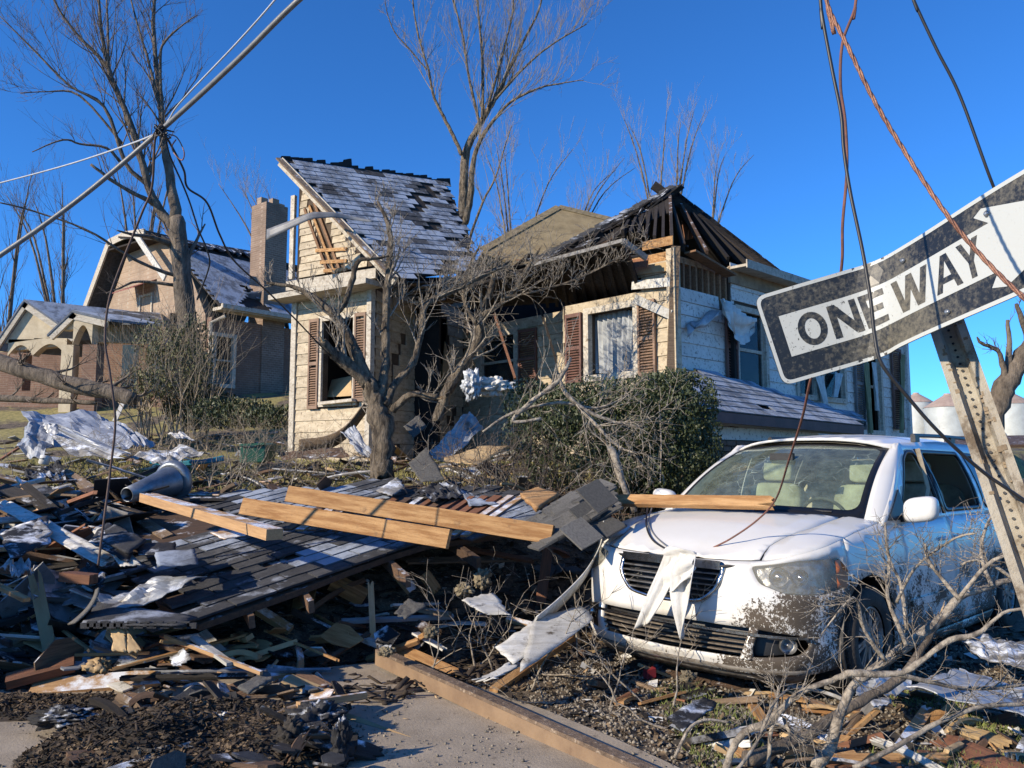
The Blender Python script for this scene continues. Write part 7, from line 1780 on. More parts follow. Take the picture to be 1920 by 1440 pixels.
# hand placed timber: px,py,lift at both ends
HP = [
 (745, 1215, .02, 860, 1268, .02, .09, .04, 'lumber', 'split orange board under the upper end of the brown steel beam', (.15, .1)),
 (925, 1297, .02, 1075, 1192, .10, .06, .05, 'lumber', 'reddish square rod leaning from the gravel up to the white panel', (0, 0)),
 (1075, 1192, .12, 950, 1160, .14, .05, .03, 'lumber_f', 'short pale stick meeting the top of the reddish rod', (.05, 0)),
 (830, 1020, .30, 1000, 1052, .28, .06, .025, 'redwood', 'thin red board with frosty top just below the long orange beam', (0, .1)),
 (760, 1052, .22, 1010, 1046, .22, .08, .02, 'oldwood', 'long grey lath under the red board', (.1, .1)),
 (1012, 1140, .12, 1028, 1030, .42, .09, .03, 'redwood', 'upright red board standing at the left of the bent white strip', (.1, 0)),
 (622, 1090, .22, 685, 1122, .10, .11, .10, 'lumber', 'stubby orange block with a pointed corner under the roof slab edge', (0, .05)),
 (700, 1205, .03, 695, 1090, .40, .045, .04, 'lumber_f', 'upright pale post stuck in the dark gap right of the orange block', (0, .05)),
 (735, 1062, .25, 775, 1110, .10, .10, .04, 'lumber_f', 'short white topped board with notched end near the roof slab corner', (0, .08)),
 (795, 1075, .22, 820, 1110, .10, .09, .05, 'lumber', 'small orange wedge to the right of the notched board', (0, .05)),
 (484, 1143, .15, 545, 1182, .06, .07, .05, 'lumber_f', 'bright sawn board end poking out under the roof slab', (0, 0)),
 (62, 1062, .50, 98, 1240, .03, .085, .05, 'ply', 'muddy stake standing upright in the lower left heap', (.25, 0)),
 (0, 1100, .35, 45, 1122, .25, .04, .02, 'lumber_f', 'bright thin lath by the left edge, left of the muddy stake', (0, .05)),
 (12, 1278, .10, 140, 1245, .14, .09, .06, 'redwood', 'dark red block at the lower left corner of the heap', (0, 0)),
 (60, 1290, .05, 310, 1270, .07, .14, .03, 'lumber_f', 'broad board with a frosty end lying below the red block', (0, .15)),
 (250, 1262, .08, 620, 1256, .05, .022, .022, 'metal', 'long thin metal pipe lying level in front of the heap', (0, 0)),
 (640, 1165, .10, 850, 1156, .12, .035, .03, 'metal', 'pale metal rail lying level under the orange blocks', (0, 0)),
 (300, 1190, .20, 480, 1262, .03, .03, .015, 'redwood', 'thin reddish stick slanting down toward the concrete slab', (.05, .05)),
 (120, 885, .25, 315, 1010, .15, .10, .05, 'oldwood', 'long weathered beam slanting down through the left heap', (0, 0)),
 (50, 935, .18, 155, 922, .18, .07, .02, 'grey', 'frosty grey lath near the top of the left heap', (.05, .1)),
 (0, 915, .22, 110, 955, .2, .14, .03, 'dark', 'black plank at the left edge under the lawn', (0, .1)),
 (0, 945, .25, 120, 1003, .18, .10, .04, 'white', 'long frosty white rail running down from the left edge', (0, .05)),
 (100, 1003, .22, 205, 992, .20, .05, .02, 'grey', 'thin frosty strip end to end with the long white rail', (.03, .05)),
 (120, 1080, .2, 275, 1065, .14, .07, .03, 'white', 'white trim board in the blue shade of the left heap', (0, .03)),
 (90, 1045, .25, 200, 1066, .2, .08, .02, 'metal', 'frosty crooked metal strip left of the white trim board', (.05, .05)),
 (420, 1088, .12, 200, 1128, .10, .14, .03, 'metal', 'bent frosty gutter piece in front of the small roof slab tabs', (.05, 0)),
 (205, 1190, .05, 270, 1215, .03, .15, .05, 'oldwood', 'wooden block with a dark notch beneath the curled shingle sheet', (0, 0)),
 (170, 1235, .08, 320, 1228, .04, .09, .02, 'grey', 'frosty slate coloured board by the foot of the muddy stake', (0, .05)),
 (380, 1185, .1, 440, 1248, .03, .06, .02, 'white', 'small white lath slanting near the thin metal pipe', (0, 0)),
 (150, 1215, .04, 320, 1245, .02, .06, .02, 'lumber', 'thin orange splintered lath below the notched block', (.1, .1)),
 (610, 1340, .03, 775, 1395, .02, .10, .02, 'ply', 'splintered plank tip pointing right over the concrete slab', (0, .55)),
 (225, 1390, .03, 400, 1350, .05, .04, .03, 'redwood', 'thin brown rod lying along the dirt bank at the bottom left', (.03, .03)),
 (855, 850, .08, 1010, 895, .05, .05, .05, 'dark', 'dark straight pole lying below the evergreen bush', (0, 0)),
 (895, 935, .10, 1000, 952, .05, .06, .02, 'redwood', 'thin red lath beside the blue edged sheet', (.05, .05)),
 (1395, 1290, .02, 1180, 1245, .03, .09, .03, 'brown', 'reddish broken plank under the front bumper of the van', (.15, .1)),
 (1200, 1225, .06, 1300, 1262, .04, .05, .02, 'lumber', 'yellow splintered lath tucked under the bumper left end', (.15, .2)),
 (1410, 1320, .02, 1445, 1372, .02, .06, .03, 'lumber', 'short orange split block before the bumper', (.05, .05)),
 (1685, 1410, .02, 1740, 1330, .05, .06, .04, 'lumber_f', 'grey and orange broken stake under the bare branches', (.05, .05)),
 (1460, 1424, .02, 1790, 1420, .02, .045, .02, 'lumber', 'long yellow lath lying along the bottom edge', (.25, .1)),
 (1760, 1385, .02, 1915, 1455, .02, .16, .03, 'redwood', 'dark red plank at the bottom right corner', (.1, 0)),
 (1800, 1365, .04, 1905, 1400, .04, .09, .02, 'ply', 'torn pale plank beside the dark red plank', (.2, .2)),
 (1500, 1330, .02, 1620, 1345, .02, .07, .02, 'lumber', 'orange broken board among the leaves under the branches', (.15, .1)),
 (860, 870, .25, 775, 880, .15, .12, .02, 'grey', 'tilted grey board leaning by the foreground trunk', (0, 0)),
 (415, 838, .06, 335, 822, .05, .07, .03, 'redwood', 'reddish log on the lawn behind the blue hose', (.05, .05)),
 (700, 985, .33, 860, 1000, .32, .10, .02, 'redwood', 'red board showing between the two orange beams', (.05, .05)),
 (500, 825, .05, 560, 838, .08, .05, .02, 'lumber_f', 'pale lath beside the green box near the gable corner', (0, 0)),
 (235, 745, .5, 215, 790, .05, .12, .03, 'white', 'pale splintered stick standing at the end of the crumpled sheets', (.15, .0)),
 (0, 862, .1, 38, 838, .3, .10, .03, 'redwood', 'brown stick leaning on the crumpled sheets at the left edge', (.05, 0)),
]
for h_ in HP:
    px0, py0, l0, px1, py1, l1_, w_, t_, m_, lb, sp = h_
    board(G(px0, py0, l0), G(px1, py1, l1_), w_, t_, m_, lb, {'beam': 'beam'}.get('', 'board') if m_ != 'metal' else 'metal piece', 'plank' if m_ != 'metal' else 'metal_rail', sp=sp, up=(0, -.5, 1))
# --- sheets
def S4(c, *a_, **k): return sheet([G(*p) for p in c], *a_, **k)
CS = thing('crumpled_roofing', G(160, 830), 'crumpled pile of white corrugated sheet metal on the lawn at the left', 'sheet metal')
def SC(c, m_='metal', **k): return sheet([P(*p) for p in c], m_, None, name='metal_sheet', parent=CS, **k)
SC([(40, 775, 11.5), (180, 770, 12.6), (265, 830, 10.6), (95, 845, 10.0)], amp=.10, freq=2.5)
SC([(28, 842, 9.8), (60, 785, 10.6), (115, 800, 10.2), (80, 862, 9.5)], amp=.14, freq=2.5)
SC([(75, 790, 10.5), (110, 795, 10.2), (245, 850, 9.3), (200, 858, 9.2)], amp=.08, freq=2)
SC([(180, 775, 12.6), (240, 800, 11.8), (292, 832, 10.8), (230, 842, 10.2)], amp=.10, freq=3)
SC([(92, 812, 9.9), (130, 822, 9.6), (235, 862, 9.0), (130, 852, 9.2)], 'grey', amp=.06, freq=2)
for i in range(0):
    a_ = P(60+i*22, 778+i*1.5, 11.2); b_ = P(150+i*20, 835+i*2, 9.9); mb = MB(); mb.bar(a_, b_, .03, .02); mb.obj('sheet_rib', M['metal'], CS)
sheet([P(240, 855, 9.6), (P(330, 836, 10)), P(395, 850, 9.8), P(300, 868, 9.3)], 'grey', 'creased dark grey sheet on the lawn right of the crumpled white roofing', amp=.12)
sheet([P(315, 812, 12), P(345, 812, 12.2), (P(365, 826, 11.5)), P(330, 822, 11.3)], 'white', 'small white panel lying on the lawn beyond the creased sheet', amp=.05)
sheet([P(1000, 1160, 5.5), P(1088, 1136, 5.75), P(1115, 1160, 5.5), P(975, 1262, 4.75)], 'white', 'muddy white vinyl panel lying before the van bumper', amp=.02, freq=2, curl=0, jag=.03)
sheet([P(930, 1215, 5.15), P(1000, 1165, 5.5), P(1060, 1190, 5.3), P(962, 1245, 4.95)], 'white', 'upper strip of white siding with raised ribs, left of the reddish rod', amp=.015)
sheet([P(895, 1275, 4.8), P(960, 1240, 5.0), P(975, 1250, 4.95), P(925, 1275, 4.75)], 'white', 'torn thin white siding tip nearest to the steel beam', amp=.02, jag=.05)
sheet([P(865, 1125, 5.7), P(925, 1112, 5.9), P(960, 1155, 5.6), P(905, 1150, 5.6)], 'white', 'white triangular scrap in the dark gap below the orange beams', amp=.02)
# bent pale strip standing beside the van
pth = spline([P(1128, 985, 6.0), P(1122, 1030, 6.0), P(1095, 1080, 5.85), P(1050, 1128, 5.7), P(1000, 1172, 5.5)], 8)
mb = MB(); mb.grid(lambda u, v: pth[int(u*(len(pth)-1))]+Vector((.02, -.06, .075))*(v-.5)*2*(.5+.5*u)+Vector((0, .02*math.sin(u*5), 0)), len(pth)-1, 3); o = mb.obj('siding_strip', M['white'], None, True, 'long curved pale siding strip leaning against the right headlight of the van', 'siding strip', recenter=True); solid(o, .008)
# curled asphalt sheet lower left
pth = spline([P(300, 1128, 5.0), P(285, 1112, 5.1), P(170, 1100, 5.3)], 6)
sheet([P(152, 1172, 4.95), P(185, 1130, 5.35), P(370, 1158, 5.2), P(345, 1172, 4.9)], 'shingle', 'black gritty shingle sheet with toothed edge in the lower left heap', 'roofing sheet', 'shingle_sheet', amp=.03, th=.012)
mb = MB(); mb.grid(lambda u, v: P(178-40*u*u-12*u, 1106+64*u, 5.2-.1*u)+Vector((.07*v*(1+.4*u), -.1*v, .03*v)), 10, 2); o = mb.obj('curled_strip', M['shingle_lt'], None, True, 'pale curled roofing strip standing left of the toothed shingle sheet', 'roofing strip', recenter=True); solid(o, .012)
mb = MB()
for i in range(17): 
    t_ = i/16; mb.box(P(160+200*t_, 1173+(-3 if i % 2 else 0), 4.93), (.028, .008, .016))
mb.obj('shingle_tooth', M['shingle'], None, label='row of cut teeth along the black shingle sheet', cat='shingle edge', recenter=True)
sheet([P(200, 980, 6.3), P(262, 1008, 6.0), P(240, 1055, 5.6), P(165, 1015, 5.9)], 'felt', 'square of dark tar paper left of the roof slab', 'tar paper', 'tar_paper', amp=.03)
sheet([P(165, 985, 6.6), P(205, 990, 6.3), P(265, 1060, 5.6), P(225, 1062, 5.6)], 'white', 'frosty blue shaded panel under the tar paper square', amp=.02)
sheet([P(290, 1035, 5.7), P(365, 1030, 5.8), P(372, 1058, 5.5), P(295, 1064, 5.4)], 'shingle_fr', 'frosted shingle fragment on the roof slab left part', 'roofing sheet', 'shingle_sheet', amp=.015)
sheet([P(250, 1020, 5.9), P(330, 1018, 6.0), P(325, 1040, 5.7), P(262, 1042, 5.7)], 'felt', 'flat blackish panel above the frosted shingle fragment', 'panel', 'roof_panel', amp=.01)
sheet([P(395, 1000, 6.1), P(455, 990, 6.3), P(460, 1005, 6.0), P(420, 1012, 5.9)], 'lumber_f', 'small frosty board square in the middle of the roof slab', 'board', 'board_square', amp=.005)
sheet([P(180, 1125, 5.4), P(300, 1085, 5.6), P(390, 1080, 5.5), P(210, 1150, 5.2)], 'metal', 'long frosty white sheet curling over the left end of the roof slab', amp=.08, freq=2)
sheet([P(0, 1000, 6.1), P(90, 965, 6.6), P(95, 1020, 6.0), P(20, 1050, 5.5)], 'felt', 'dull green black panel leaning at the left edge', 'panel', 'roof_panel', amp=.03)
sheet([P(0, 1060, 5.6), P(40, 1050, 5.8), (P(65, 1068, 5.5)), P(30, 1078, 5.4)], 'metal', 'crumpled pale foil scrap at the left edge', 'scrap', 'metal_scrap', amp=.08)
sheet([P(45, 885, 8.8), P(115, 868, 9.0), P(125, 900, 8.4), P(55, 905, 8.3)], 'felt', 'dark arched tar paper hump under the lawn at the left', 'tar paper', 'tar_paper', amp=.10)
sheet([P(800, 850, 9.0), P(880, 770, 9.3), P(905, 800, 9.2), P(835, 868, 8.8)], 'metal', 'crumpled pale blue sheet metal leaning before the shattered tree', amp=.09, freq=3)
sheet([P(757, 800, 9.0), P(785, 778, 9.3), P(800, 800, 9.0), (P(775, 822, 8.8))], 'shingle_lt', 'small grey slab caught in the twigs right of the foreground trunk', 'panel', 'roof_panel', amp=.01)
sheet([P(765, 870, 8.3), P(800, 840, 8.6), P(835, 900, 8.0), P(790, 905, 8.0)], 'shingle_lt', 'pair of grey shingles standing on edge right of the trunk', 'roofing sheet', 'shingle_sheet', amp=.02)
sheet([P(640, 810, 9.5), P(665, 800, 9.6), P(705, 860, 9.0), P(672, 850, 9.0)], 'metal', 'white twisted panel left of the foreground trunk', amp=.06)
sheet([P(820, 865, 8.6), P(905, 838, 9.0), P(955, 838, 8.9), P(900, 872, 8.4)], 'ply', 'broken yellow plywood sheet in the wreckage right of the trunk', 'plywood', 'plywood_sheet', amp=.02, jag=.05, th=.015)
sheet([P(780, 920, 7.7), P(830, 900, 8.0), P(885, 928, 7.6), P(815, 938, 7.3)], 'felt', 'black crumpled tar paper behind the orange beams', 'tar paper', 'tar_paper', amp=.10)
sheet([P(862, 918, 7.9), P(900, 930, 7.7), P(935, 945, 7.3), P(880, 950, 7.2)], 'shingle_fr', 'frosty blue grey roofing corner behind the long orange beam', 'roofing sheet', 'shingle_sheet', amp=.02)
sheet([P(705, 920, 7.7), P(745, 895, 8.1), P(760, 915, 7.8), P(735, 930, 7.5)], 'grey', 'small grey wedge at the foot of the foreground trunk', 'panel', 'roof_panel', amp=.02)
sheet([P(975, 930, 6.9), P(1010, 918, 7.1), P(1050, 930, 6.9), P(1005, 960, 6.4)], 'lumber', 'orange triangular board end above the grey shingle flap', 'board', 'board_square', amp=.01, th=.03)
sheet([P(1700, 1285, 4.6), P(1800, 1255, 5.0), P(1925, 1290, 4.7), P(1925, 1345, 4.2)], 'metal', 'long pale blue siding sheet lying beside the van at the right edge', amp=.04)
sheet([P(1600, 1270, 4.9), P(1690, 1262, 5.0), P(1720, 1290, 4.6), P(1610, 1310, 4.4)], 'metal', 'pale twisted siding piece under the branches by the wheel', amp=.05)
sheet([P(1800, 1195, 5.9), P(1920, 1200, 5.9), P(1925, 1260, 5.0), P(1830, 1230, 5.4)], 'grey', 'dark frosted roofing sheet beside the van sill at the right edge', amp=.05)
sheet([P(1250, 1345, 4.2), P(1320, 1305, 4.6), P(1345, 1320, 4.5), P(1280, 1375, 4.0)], 'felt', 'piece of brown black tar paper on the gravel before the bumper', 'tar paper', 'tar_paper', amp=.02)
sheet([P(485, 1330, 4.4), P(512, 1318, 4.5), P(520, 1395, 4.1), P(500, 1398, 4.05)], 'grey', 'bent grey strip standing in the dirt bank by the bottom edge', 'strip', 'metal_strip', amp=.05)
sheet([P(335, 1400, 4.1), P(380, 1385, 4.2), P(400, 1440, 3.9), P(345, 1445, 3.85)], 'shingle_lt', 'rounded grey shingle in the dirt bank at the bottom', 'shingle', 'loose_shingle', amp=.03)
sheet([P(450, 1290, 4.8), P(495, 1260, 5.0), P(510, 1282, 4.8), P(470, 1300, 4.7)], 'shingle_lt', 'grey gritty shingle scrap at the edge of the concrete slab', 'shingle', 'loose_shingle', amp=.02)
sheet([P(740, 1150, 5.5), P(765, 1120, 5.8), P(800, 1138, 5.6), P(760, 1160, 5.4)], 'shingle_lt', 'pale grey rounded shingle beside the metal rail', 'shingle', 'loose_shingle', amp=.03)
sheet([P(1620, 1305, 4.5), P(1660, 1300, 4.6), P(1672, 1320, 4.4), P(1640, 1328, 4.3)], 'grey', 'small rounded grey scrap below the thick branch', 'scrap', 'metal_scrap', amp=.02)
# shingle flap right of the beams
FA, FB, FD_ = P(985, 1010, 6.0), P(1060, 1040, 5.6), P(1060, 925, 6.9)
SF = thing('bent_shingle_flap', P(1060, 980, 6.2), 'bent flap of grey shingles rising at the left front corner of the van', 'roof section')
fl = [P(1005, 975, 6.4), P(1040, 925, 6.9), P(1132, 908, 6.6), P(1150, 960, 6.1), P(1075, 1040, 5.6), P(1010, 1030, 5.8)]
for i in range(9):
    for j in range(6):
        u, v = (i+.5)/9, (j+.5)/6
        p = fl[0].lerp(fl[2], u).lerp(fl[5].lerp(fl[3], u), v)+Vector((0, 0, .05*math.sin(u*3.1)))
        e1_ = (fl[2]-fl[0]).normalized(); e2_ = (fl[3]-fl[2]+fl[5]-fl[0]).normalized(); nz_ = e1_.cross(e2_).normalized(); nz_ = nz_ if nz_.z > 0 else -nz_; e2_ = nz_.cross(e1_)
        m4 = Matrix((e1_, e2_, nz_)).transposed().to_4x4(); m4.translation = p; m4 = m4 @ Matrix.Rotation(random.gauss(0, .10), 4, 'X') @ Matrix.Rotation(random.gauss(0, .12), 4, 'Z') @ Matrix.Diagonal((.55, .9, 1, 1))
        link('shingle', tab_lt, m4, SF)
for k, (px, py) in enumerate(((1105, 965), (1135, 985), (1120, 930), (1090, 1000))):
    m4 = frame(P(px-14, py+8, 6.0-.1*k), P(px+14, py-8, 6.1-.1*k), (random.uniform(-.5, .5), -.8, .5)) @ Matrix.Diagonal((.75, 1.1, 1, 1)); link('shingle', tab_lt, m4, SF)
# --- distinct objects
LM = thing('lamp_post_head', G(300, 905, .15), 'fallen galvanised street lamp shell with round rim lying on the heap', 'street lamp')
a_, b_ = P(238, 928, 7.4), P(335, 898, 8.1); d_ = (b_-a_).normalized(); mb = MB(); mb.lathe([(.07, 0), (.10, .25), (.155, .60), (.165, .62)], a_, d_, 22); o = mb.obj('lamp_body', M['galv'], LM, True); solid(o, .01)
mb = MB(); Lh = (b_-a_).length; mb.lathe([(.16, .60), (.20, .63), (.205, .68), (.19, .70), (.15, .69), (.12, .66)], a_, d_, 24); o = mb.obj('lamp_rim', M['galv'], LM, True); solid(o, .008)
mb = MB(); mb.lathe([(.001, .64), (.12, .64), (.12, .66)], a_, d_, 20); mb.obj('socket_plate', blk, LM)
green = mat('dark_green_plastic', (.012, .09, .055), (.01, .06, .04), 6, .45, .15, vary=0)
GB = thing('green_box', G(475, 868), 'dented dark green plastic box on the lawn left of the gable wing', 'box')
c_ = P(473, 848, 11.0); mb = MB(); mb.prism([c_+Vector((-.18, 0, -.16)), c_+Vector((.17, 0, -.14)), c_+Vector((.19, .02, .10)), c_+Vector((.10, .01, .12)), c_+Vector((0, 0, .08)), c_+Vector((-.18, 0, .08))], (.05, .35, .02)); o = mb.obj('box_body', green, GB); bevel(o, .02, 2)
mb = MB(); mb.bar(c_+Vector((-.17, -.01, .10)), c_+Vector((.18, -.01, .12)), .06, .03); mb.obj('box_lid', green, GB)
blue = mat('turquoise_plastic', (.02, .22, .32), (.02, .17, .26), 8, .4, .1, vary=0)
mb = MB()
for k in range(3): mb.tube(spline([P(282, 860+k*4, 10.3), P(330, 866+k*3, 10.1), P(380, 864+k*2, 10.1), P(420, 856+k*3, 10.2)], 6), .018, 6)
mb.obj('blue_hose', blue, None, True, 'flattened turquoise hose lying on the lawn left of the green box', 'hose', recenter=True)
mb = MB(); c_ = P(84, 862, 9.6); mb.lathe([(.045, -.06), (.06, -.05), (.06, .04), (.05, .055), (.001, .055)], c_, (.2, .1, 1), 12); mb.obj('white_pot', M['cloth'], None, True, 'small white pot standing on the grass at the left', 'pot', recenter=True)
for px, py, lb in ((515, 880, 'grey concrete block on the lawn below the gable wing'), ):
    c_ = G(px, py, .06); mb = MB(); mb.box(c_, (.24, .1, .085), (Vector((.96, .28, 0)), Vector((-.28, .96, 0)), Vector((0, 0, 1)))); o = mb.obj('concrete_block', M['grey'], None, label=lb, cat='concrete block', recenter=True); bevel(o, .015)
# white wrap heap before the house window
def wrapheap(c_, r_, lab, m_='cloth', cat='plastic wrap'):
    c_ = Vector(c_); sd = random.uniform(0, 50); mb = MB()
    def f(u, v):
        th = u*6.2832; ph = (v-.5)*math.pi; d = Vector((math.cos(th)*math.cos(ph), math.sin(th)*math.cos(ph), math.sin(ph))); h = 1+.55*noise.fractal(d*2.1+Vector((sd, 0, 0)), .7, 2.3, 6)-.22*abs(noise.noise(d*6+Vector((0, sd, 0))))
        return c_+Vector((d.x*r_[0], d.y*r_[1], d.z*r_[2]))*h
    mb.grid(f, 70, 40); return mb.obj('crumpled_wrap', M[m_], None, True, lab, cat, recenter=True)
wrapheap(P(925, 725, 10.6), (.25, .18, .12), 'crumpled white plastic wrap heaped before the recessed house window')
wrapheap(P(885, 720, 10.4), (.12, .1, .20), 'tall grey bundle of torn wrap left of the white wrap heap', 'metal')
wrapheap(P(870, 1105, 6.1), (0.065, 0.058, 0.048), 'yellow brown lump of insulation in the gap under the orange beams', 'insul', 'insulation')
wrapheap(P(905, 1085, 6.3), (0.065, 0.058, 0.072), 'grey fluffy insulation wad right of the yellow lump', 'insul', 'insulation')
wrapheap(P(808, 1185, 5.4), (0.046, 0.039, 0.036), 'small insulation tuft above the brown steel beam', 'insul', 'insulation')
wrapheap(P(420, 1355, 4.35), (.085, .06, .045), 'white crumpled plastic bag in the dirt bank at the bottom', 'cloth', 'plastic bag')
wrapheap(P(225, 1350, 4.5), (.06, .05, .05), 'grey crumpled bag left of the white bag in the dirt bank', 'metal', 'plastic bag')
wrapheap(P(725, 1222, 5.3), (0.052, 0.039, 0.030), 'insulation clump at the upper end of the brown steel beam', 'insul', 'insulation')
wrapheap(P(590, 1350, 4.35), (.16, .10, .09), 'black crumpled plastic heap at the right end of the dirt bank', 'felt', 'plastic sheet')
wrapheap(P(545, 1395, 4.0), (.10, .08, .10), 'dark crumpled bundle beside the bent grey strip', 'dark', 'bundle')
wrapheap(P(640, 1400, 3.95), (.05, .05, .10), 'dark upright rag at the slab edge of the dirt bank', 'felt', 'rag')
wrapheap(P(330, 1350, 4.4), (.14, .09, .06), 'black rag heap in the middle of the dirt bank', 'dark', 'rag')
wrapheap(P(120, 1345, 4.4), (.16, .09, .05), 'low black crumpled sheet at the left of the dirt bank', 'felt', 'plastic sheet')
wrapheap(P(190, 1250, 5.1), (0.058, 0.039, 0.042), 'chunk of broken yellow foam under the notched block', 'insul', 'foam')
wrapheap(P(1290, 1268, 5.0), (0.052, 0.039, 0.030), 'yellow foam chunk on the ground beneath the bumper', 'insul', 'foam')
mb = MB(); c_ = G(1218, 1262, .05); mb.box(c_, (.035, .03, .03), (Vector((.9, .3, .2)).normalized(), Vector((-.3, .95, 0)).normalized(), Vector((0, 0, 1)))); o = mb.obj('red_carton', mat('red_carton', (.30, .03, .04), None, 5, .6, .1, vary=0), None, label='small red carton on the dirt under the bumper left end', cat='carton', recenter=True)
# coarse carpet roll / gable side plank: dark sagging board in front of the gable wing
pth = spline([P(560, 838, 11.6), P(610, 832, 11.5), P(650, 810, 11.4), P(688, 762, 11.3)], 6)
mb = MB(); mb.grid(lambda u, v: pth[int(u*(len(pth)-1))]+Vector((.03, -.10, .10))*(v-.5)*2, len(pth)-1, 2); o = mb.obj('bent_gutter', M['oldwood'], None, True, 'dark sagging board curving up in front of the gable wing', 'board', recenter=True); solid(o, .02)
sheet([P(520, 848, 11.4), P(640, 838, 11.2), P(655, 855, 10.6), P(530, 862, 10.8)], 'brown', 'dark warped panel lying at the foot of the gable wing', 'panel', 'roof_panel', amp=.05)

# --- many lesser pieces; the label says kind, shade and place
ZN = [((-600, 880, 240, 1010), 'in the upper left heap'), ((-600, 1010, 240, 1130), 'in the dark heap at far left'), ((-600, 1130, 240, 1260), 'round the upright muddy stake'),
      ((240, 860, 520, 930), 'between lawn and roof slab'), ((240, 930, 520, 1180), 'beside the fallen roof slab'), ((240, 1180, 640, 1300), 'near the thin metal pipe'),
      ((520, 1080, 760, 1220), 'in the gap below the roof slab'), ((760, 1060, 1010, 1220), 'below the long orange beam'), ((520, 860, 760, 930), 'round the foreground tree trunk'),
      ((760, 840, 1010, 930), 'right of the foreground trunk'), ((1010, 880, 1180, 1160), 'left of the van front'), ((1060, 1200, 1420, 1330), 'under the van front bumper'),
      ((1180, 1270, 1920, 1440), 'among the bare branches at bottom right'), ((0, 800, 560, 880), 'strewn on the dry lawn'), ((560, 800, 1000, 860), 'before the damaged house front'), ((0, 1300, 320, 1440), 'on the dirt bank at bottom left'), ((320, 1300, 640, 1440), 'on the dirt bank by the slab')]
def zone(px, py):
    for (x0, y0, x1, y1), t_ in ZN:
        if x0 <= px < x1 and y0 <= py < y1: return t_
    return None
KN = {'dark': 'black', 'shadeblack': 'near-black', 'oldwood': 'weathered', 'brown': 'brown', 'redwood': 'reddish', 'lumber': 'orange', 'lumber_f': 'tan', 'white': 'white painted', 'grey': 'grey', 'metal': 'metal', 'felt': 'tar paper', 'shingle': 'dark shingle', 'shingle_fr': 'frosted shingle', 'shingle_lt': 'grey shingle', 'ply': 'plywood'}
cnt = [0]
EN = {0: 'square-cut', .06: 'chipped', .15: 'jagged'}
SZ = lambda l: 'tiny' if l < .25 else 'short' if l < .42 else 'mid-length' if l < .7 else 'long'
WD_ = lambda w_: 'thin' if w_ < .04 else 'narrow' if w_ < .06 else 'medium' if w_ < .08 else 'broad' if w_ < .1 else 'wide'
DR = lambda a_, s_: ('rising' if s_ > .12 else 'dipping' if s_ < -.12 else 'lying')+(' leftward' if a_ > 1.57 else ' away' if a_ > .45 else ' nearer' if a_ < -.45 else ' crosswise')
def rnd_board(px, py, lift, L_, m_, thick=None):
    z_ = zone(px, py)
    if z_ is None: return
    c_ = G(px, py, lift); a_ = random.uniform(-.9, .9) if random.random() < .8 else random.uniform(0, 3.14); sl_ = random.gauss(0, .26)
    d_ = Vector((math.cos(a_), math.sin(a_), sl_)).normalized(); w_ = random.choice([.025, .035, .035, .05, .07, .09, .12]); e0_ = random.choice([0, .06, .15]); t_ = thick or random.choice([.015, .02, .035])
    board(c_-d_*L_/2, c_+d_*L_/2, w_, t_, m_, f'{SZ(L_)} {WD_(w_)} {EN[e0_]} {KN[m_]} {"board" if w_ > .045 else "lath"} {DR(a_, sl_)} {z_}', 'board' if w_ > .045 else 'lath', 'broken_board' if w_ > .045 else 'broken_lath', sp=(random.choice([0, .05, .12]), e0_), up=(random.gauss(0, .4), random.gauss(0, .4), 1), group=f'broken boards {z_}', bow=random.choice([0, 0, 0, .03]))
    cnt[0] += 1
def rnd_shard(px, py, lift, s_, m_):
    z_ = zone(px, py)
    if z_ is None: return
    n_ = random.randint(4, 7); tl_ = random.gauss(0, .45); NS_ = {4: 'four-cornered', 5: 'five-cornered', 6: 'six-cornered', 7: 'ragged'}; TL = lambda t: 'facing us' if t > .3 else 'tipped back' if t < -.3 else 'lying flat'
    shard(px, py, lift, s_, m_, f'{"large" if s_ > .15 else "middling" if s_ > .09 else "small"} {NS_[n_]} {KN[m_]} shard {TL(tl_)} {z_}', 'shard', 'debris_shard', group=f'flat shards {z_}', th=.01, asp=random.uniform(.8, 1.4), n=n_, tilt=tl_)
def inslab(px, py): return pt_in((px, py), outl)
random.seed(21)
pal_dark = ['dark', 'dark', 'shadeblack', 'felt', 'oldwood', 'brown', 'grey', 'white', 'metal', 'redwood', 'lumber_f', 'shingle']  # mostly dark tones, standing in for shade on the left heap
def fill(n_, x0, y0, x1, y1, pal, l0, l1_, Lr, shards=.35, thick=None, ok=None):
    for _ in range(n_):
        px, py = random.uniform(x0, x1), random.uniform(y0, y1)
        if inslab(px, py) or (ok and not ok(px, py)): continue
        m_ = random.choice(pal); lf = random.uniform(l0, l1_)
        if random.random() < shards or m_ in ('felt', 'shingle', 'shingle_fr', 'shingle_lt', 'metal'): rnd_shard(px, py, lf, random.uniform(.06, .20)*(Lr[1]/.9), m_ if m_ != 'shadeblack' else 'felt')
        else: rnd_board(px, py, lf, random.uniform(*Lr), m_, thick)
fill(80, -20, 890, 300, 1010, pal_dark, .03, .22, (.5, 1.7), .28)
fill(85, -20, 1010, 290, 1130, pal_dark, .05, .28, (.4, 1.5), .28)
fill(56, 0, 1130, 420, 1270, pal_dark+['lumber', 'ply'], .02, .16, (.35, 1.1), .25)
fill(60, 240, 1185, 640, 1310, ['dark', 'brown', 'white', 'lumber_f', 'lumber', 'grey', 'ply', 'redwood'], .0, .05, (.12, .5))
fill(34, 520, 1110, 1010, 1225, ['dark', 'shadeblack', 'brown', 'felt', 'dark', 'oldwood', 'lumber', 'white'], .0, .14, (.2, .7))
fill(45, 230, 865, 560, 930, ['oldwood', 'brown', 'grey', 'white', 'dark', 'lumber_f', 'felt'], .01, .07, (.2, .8))
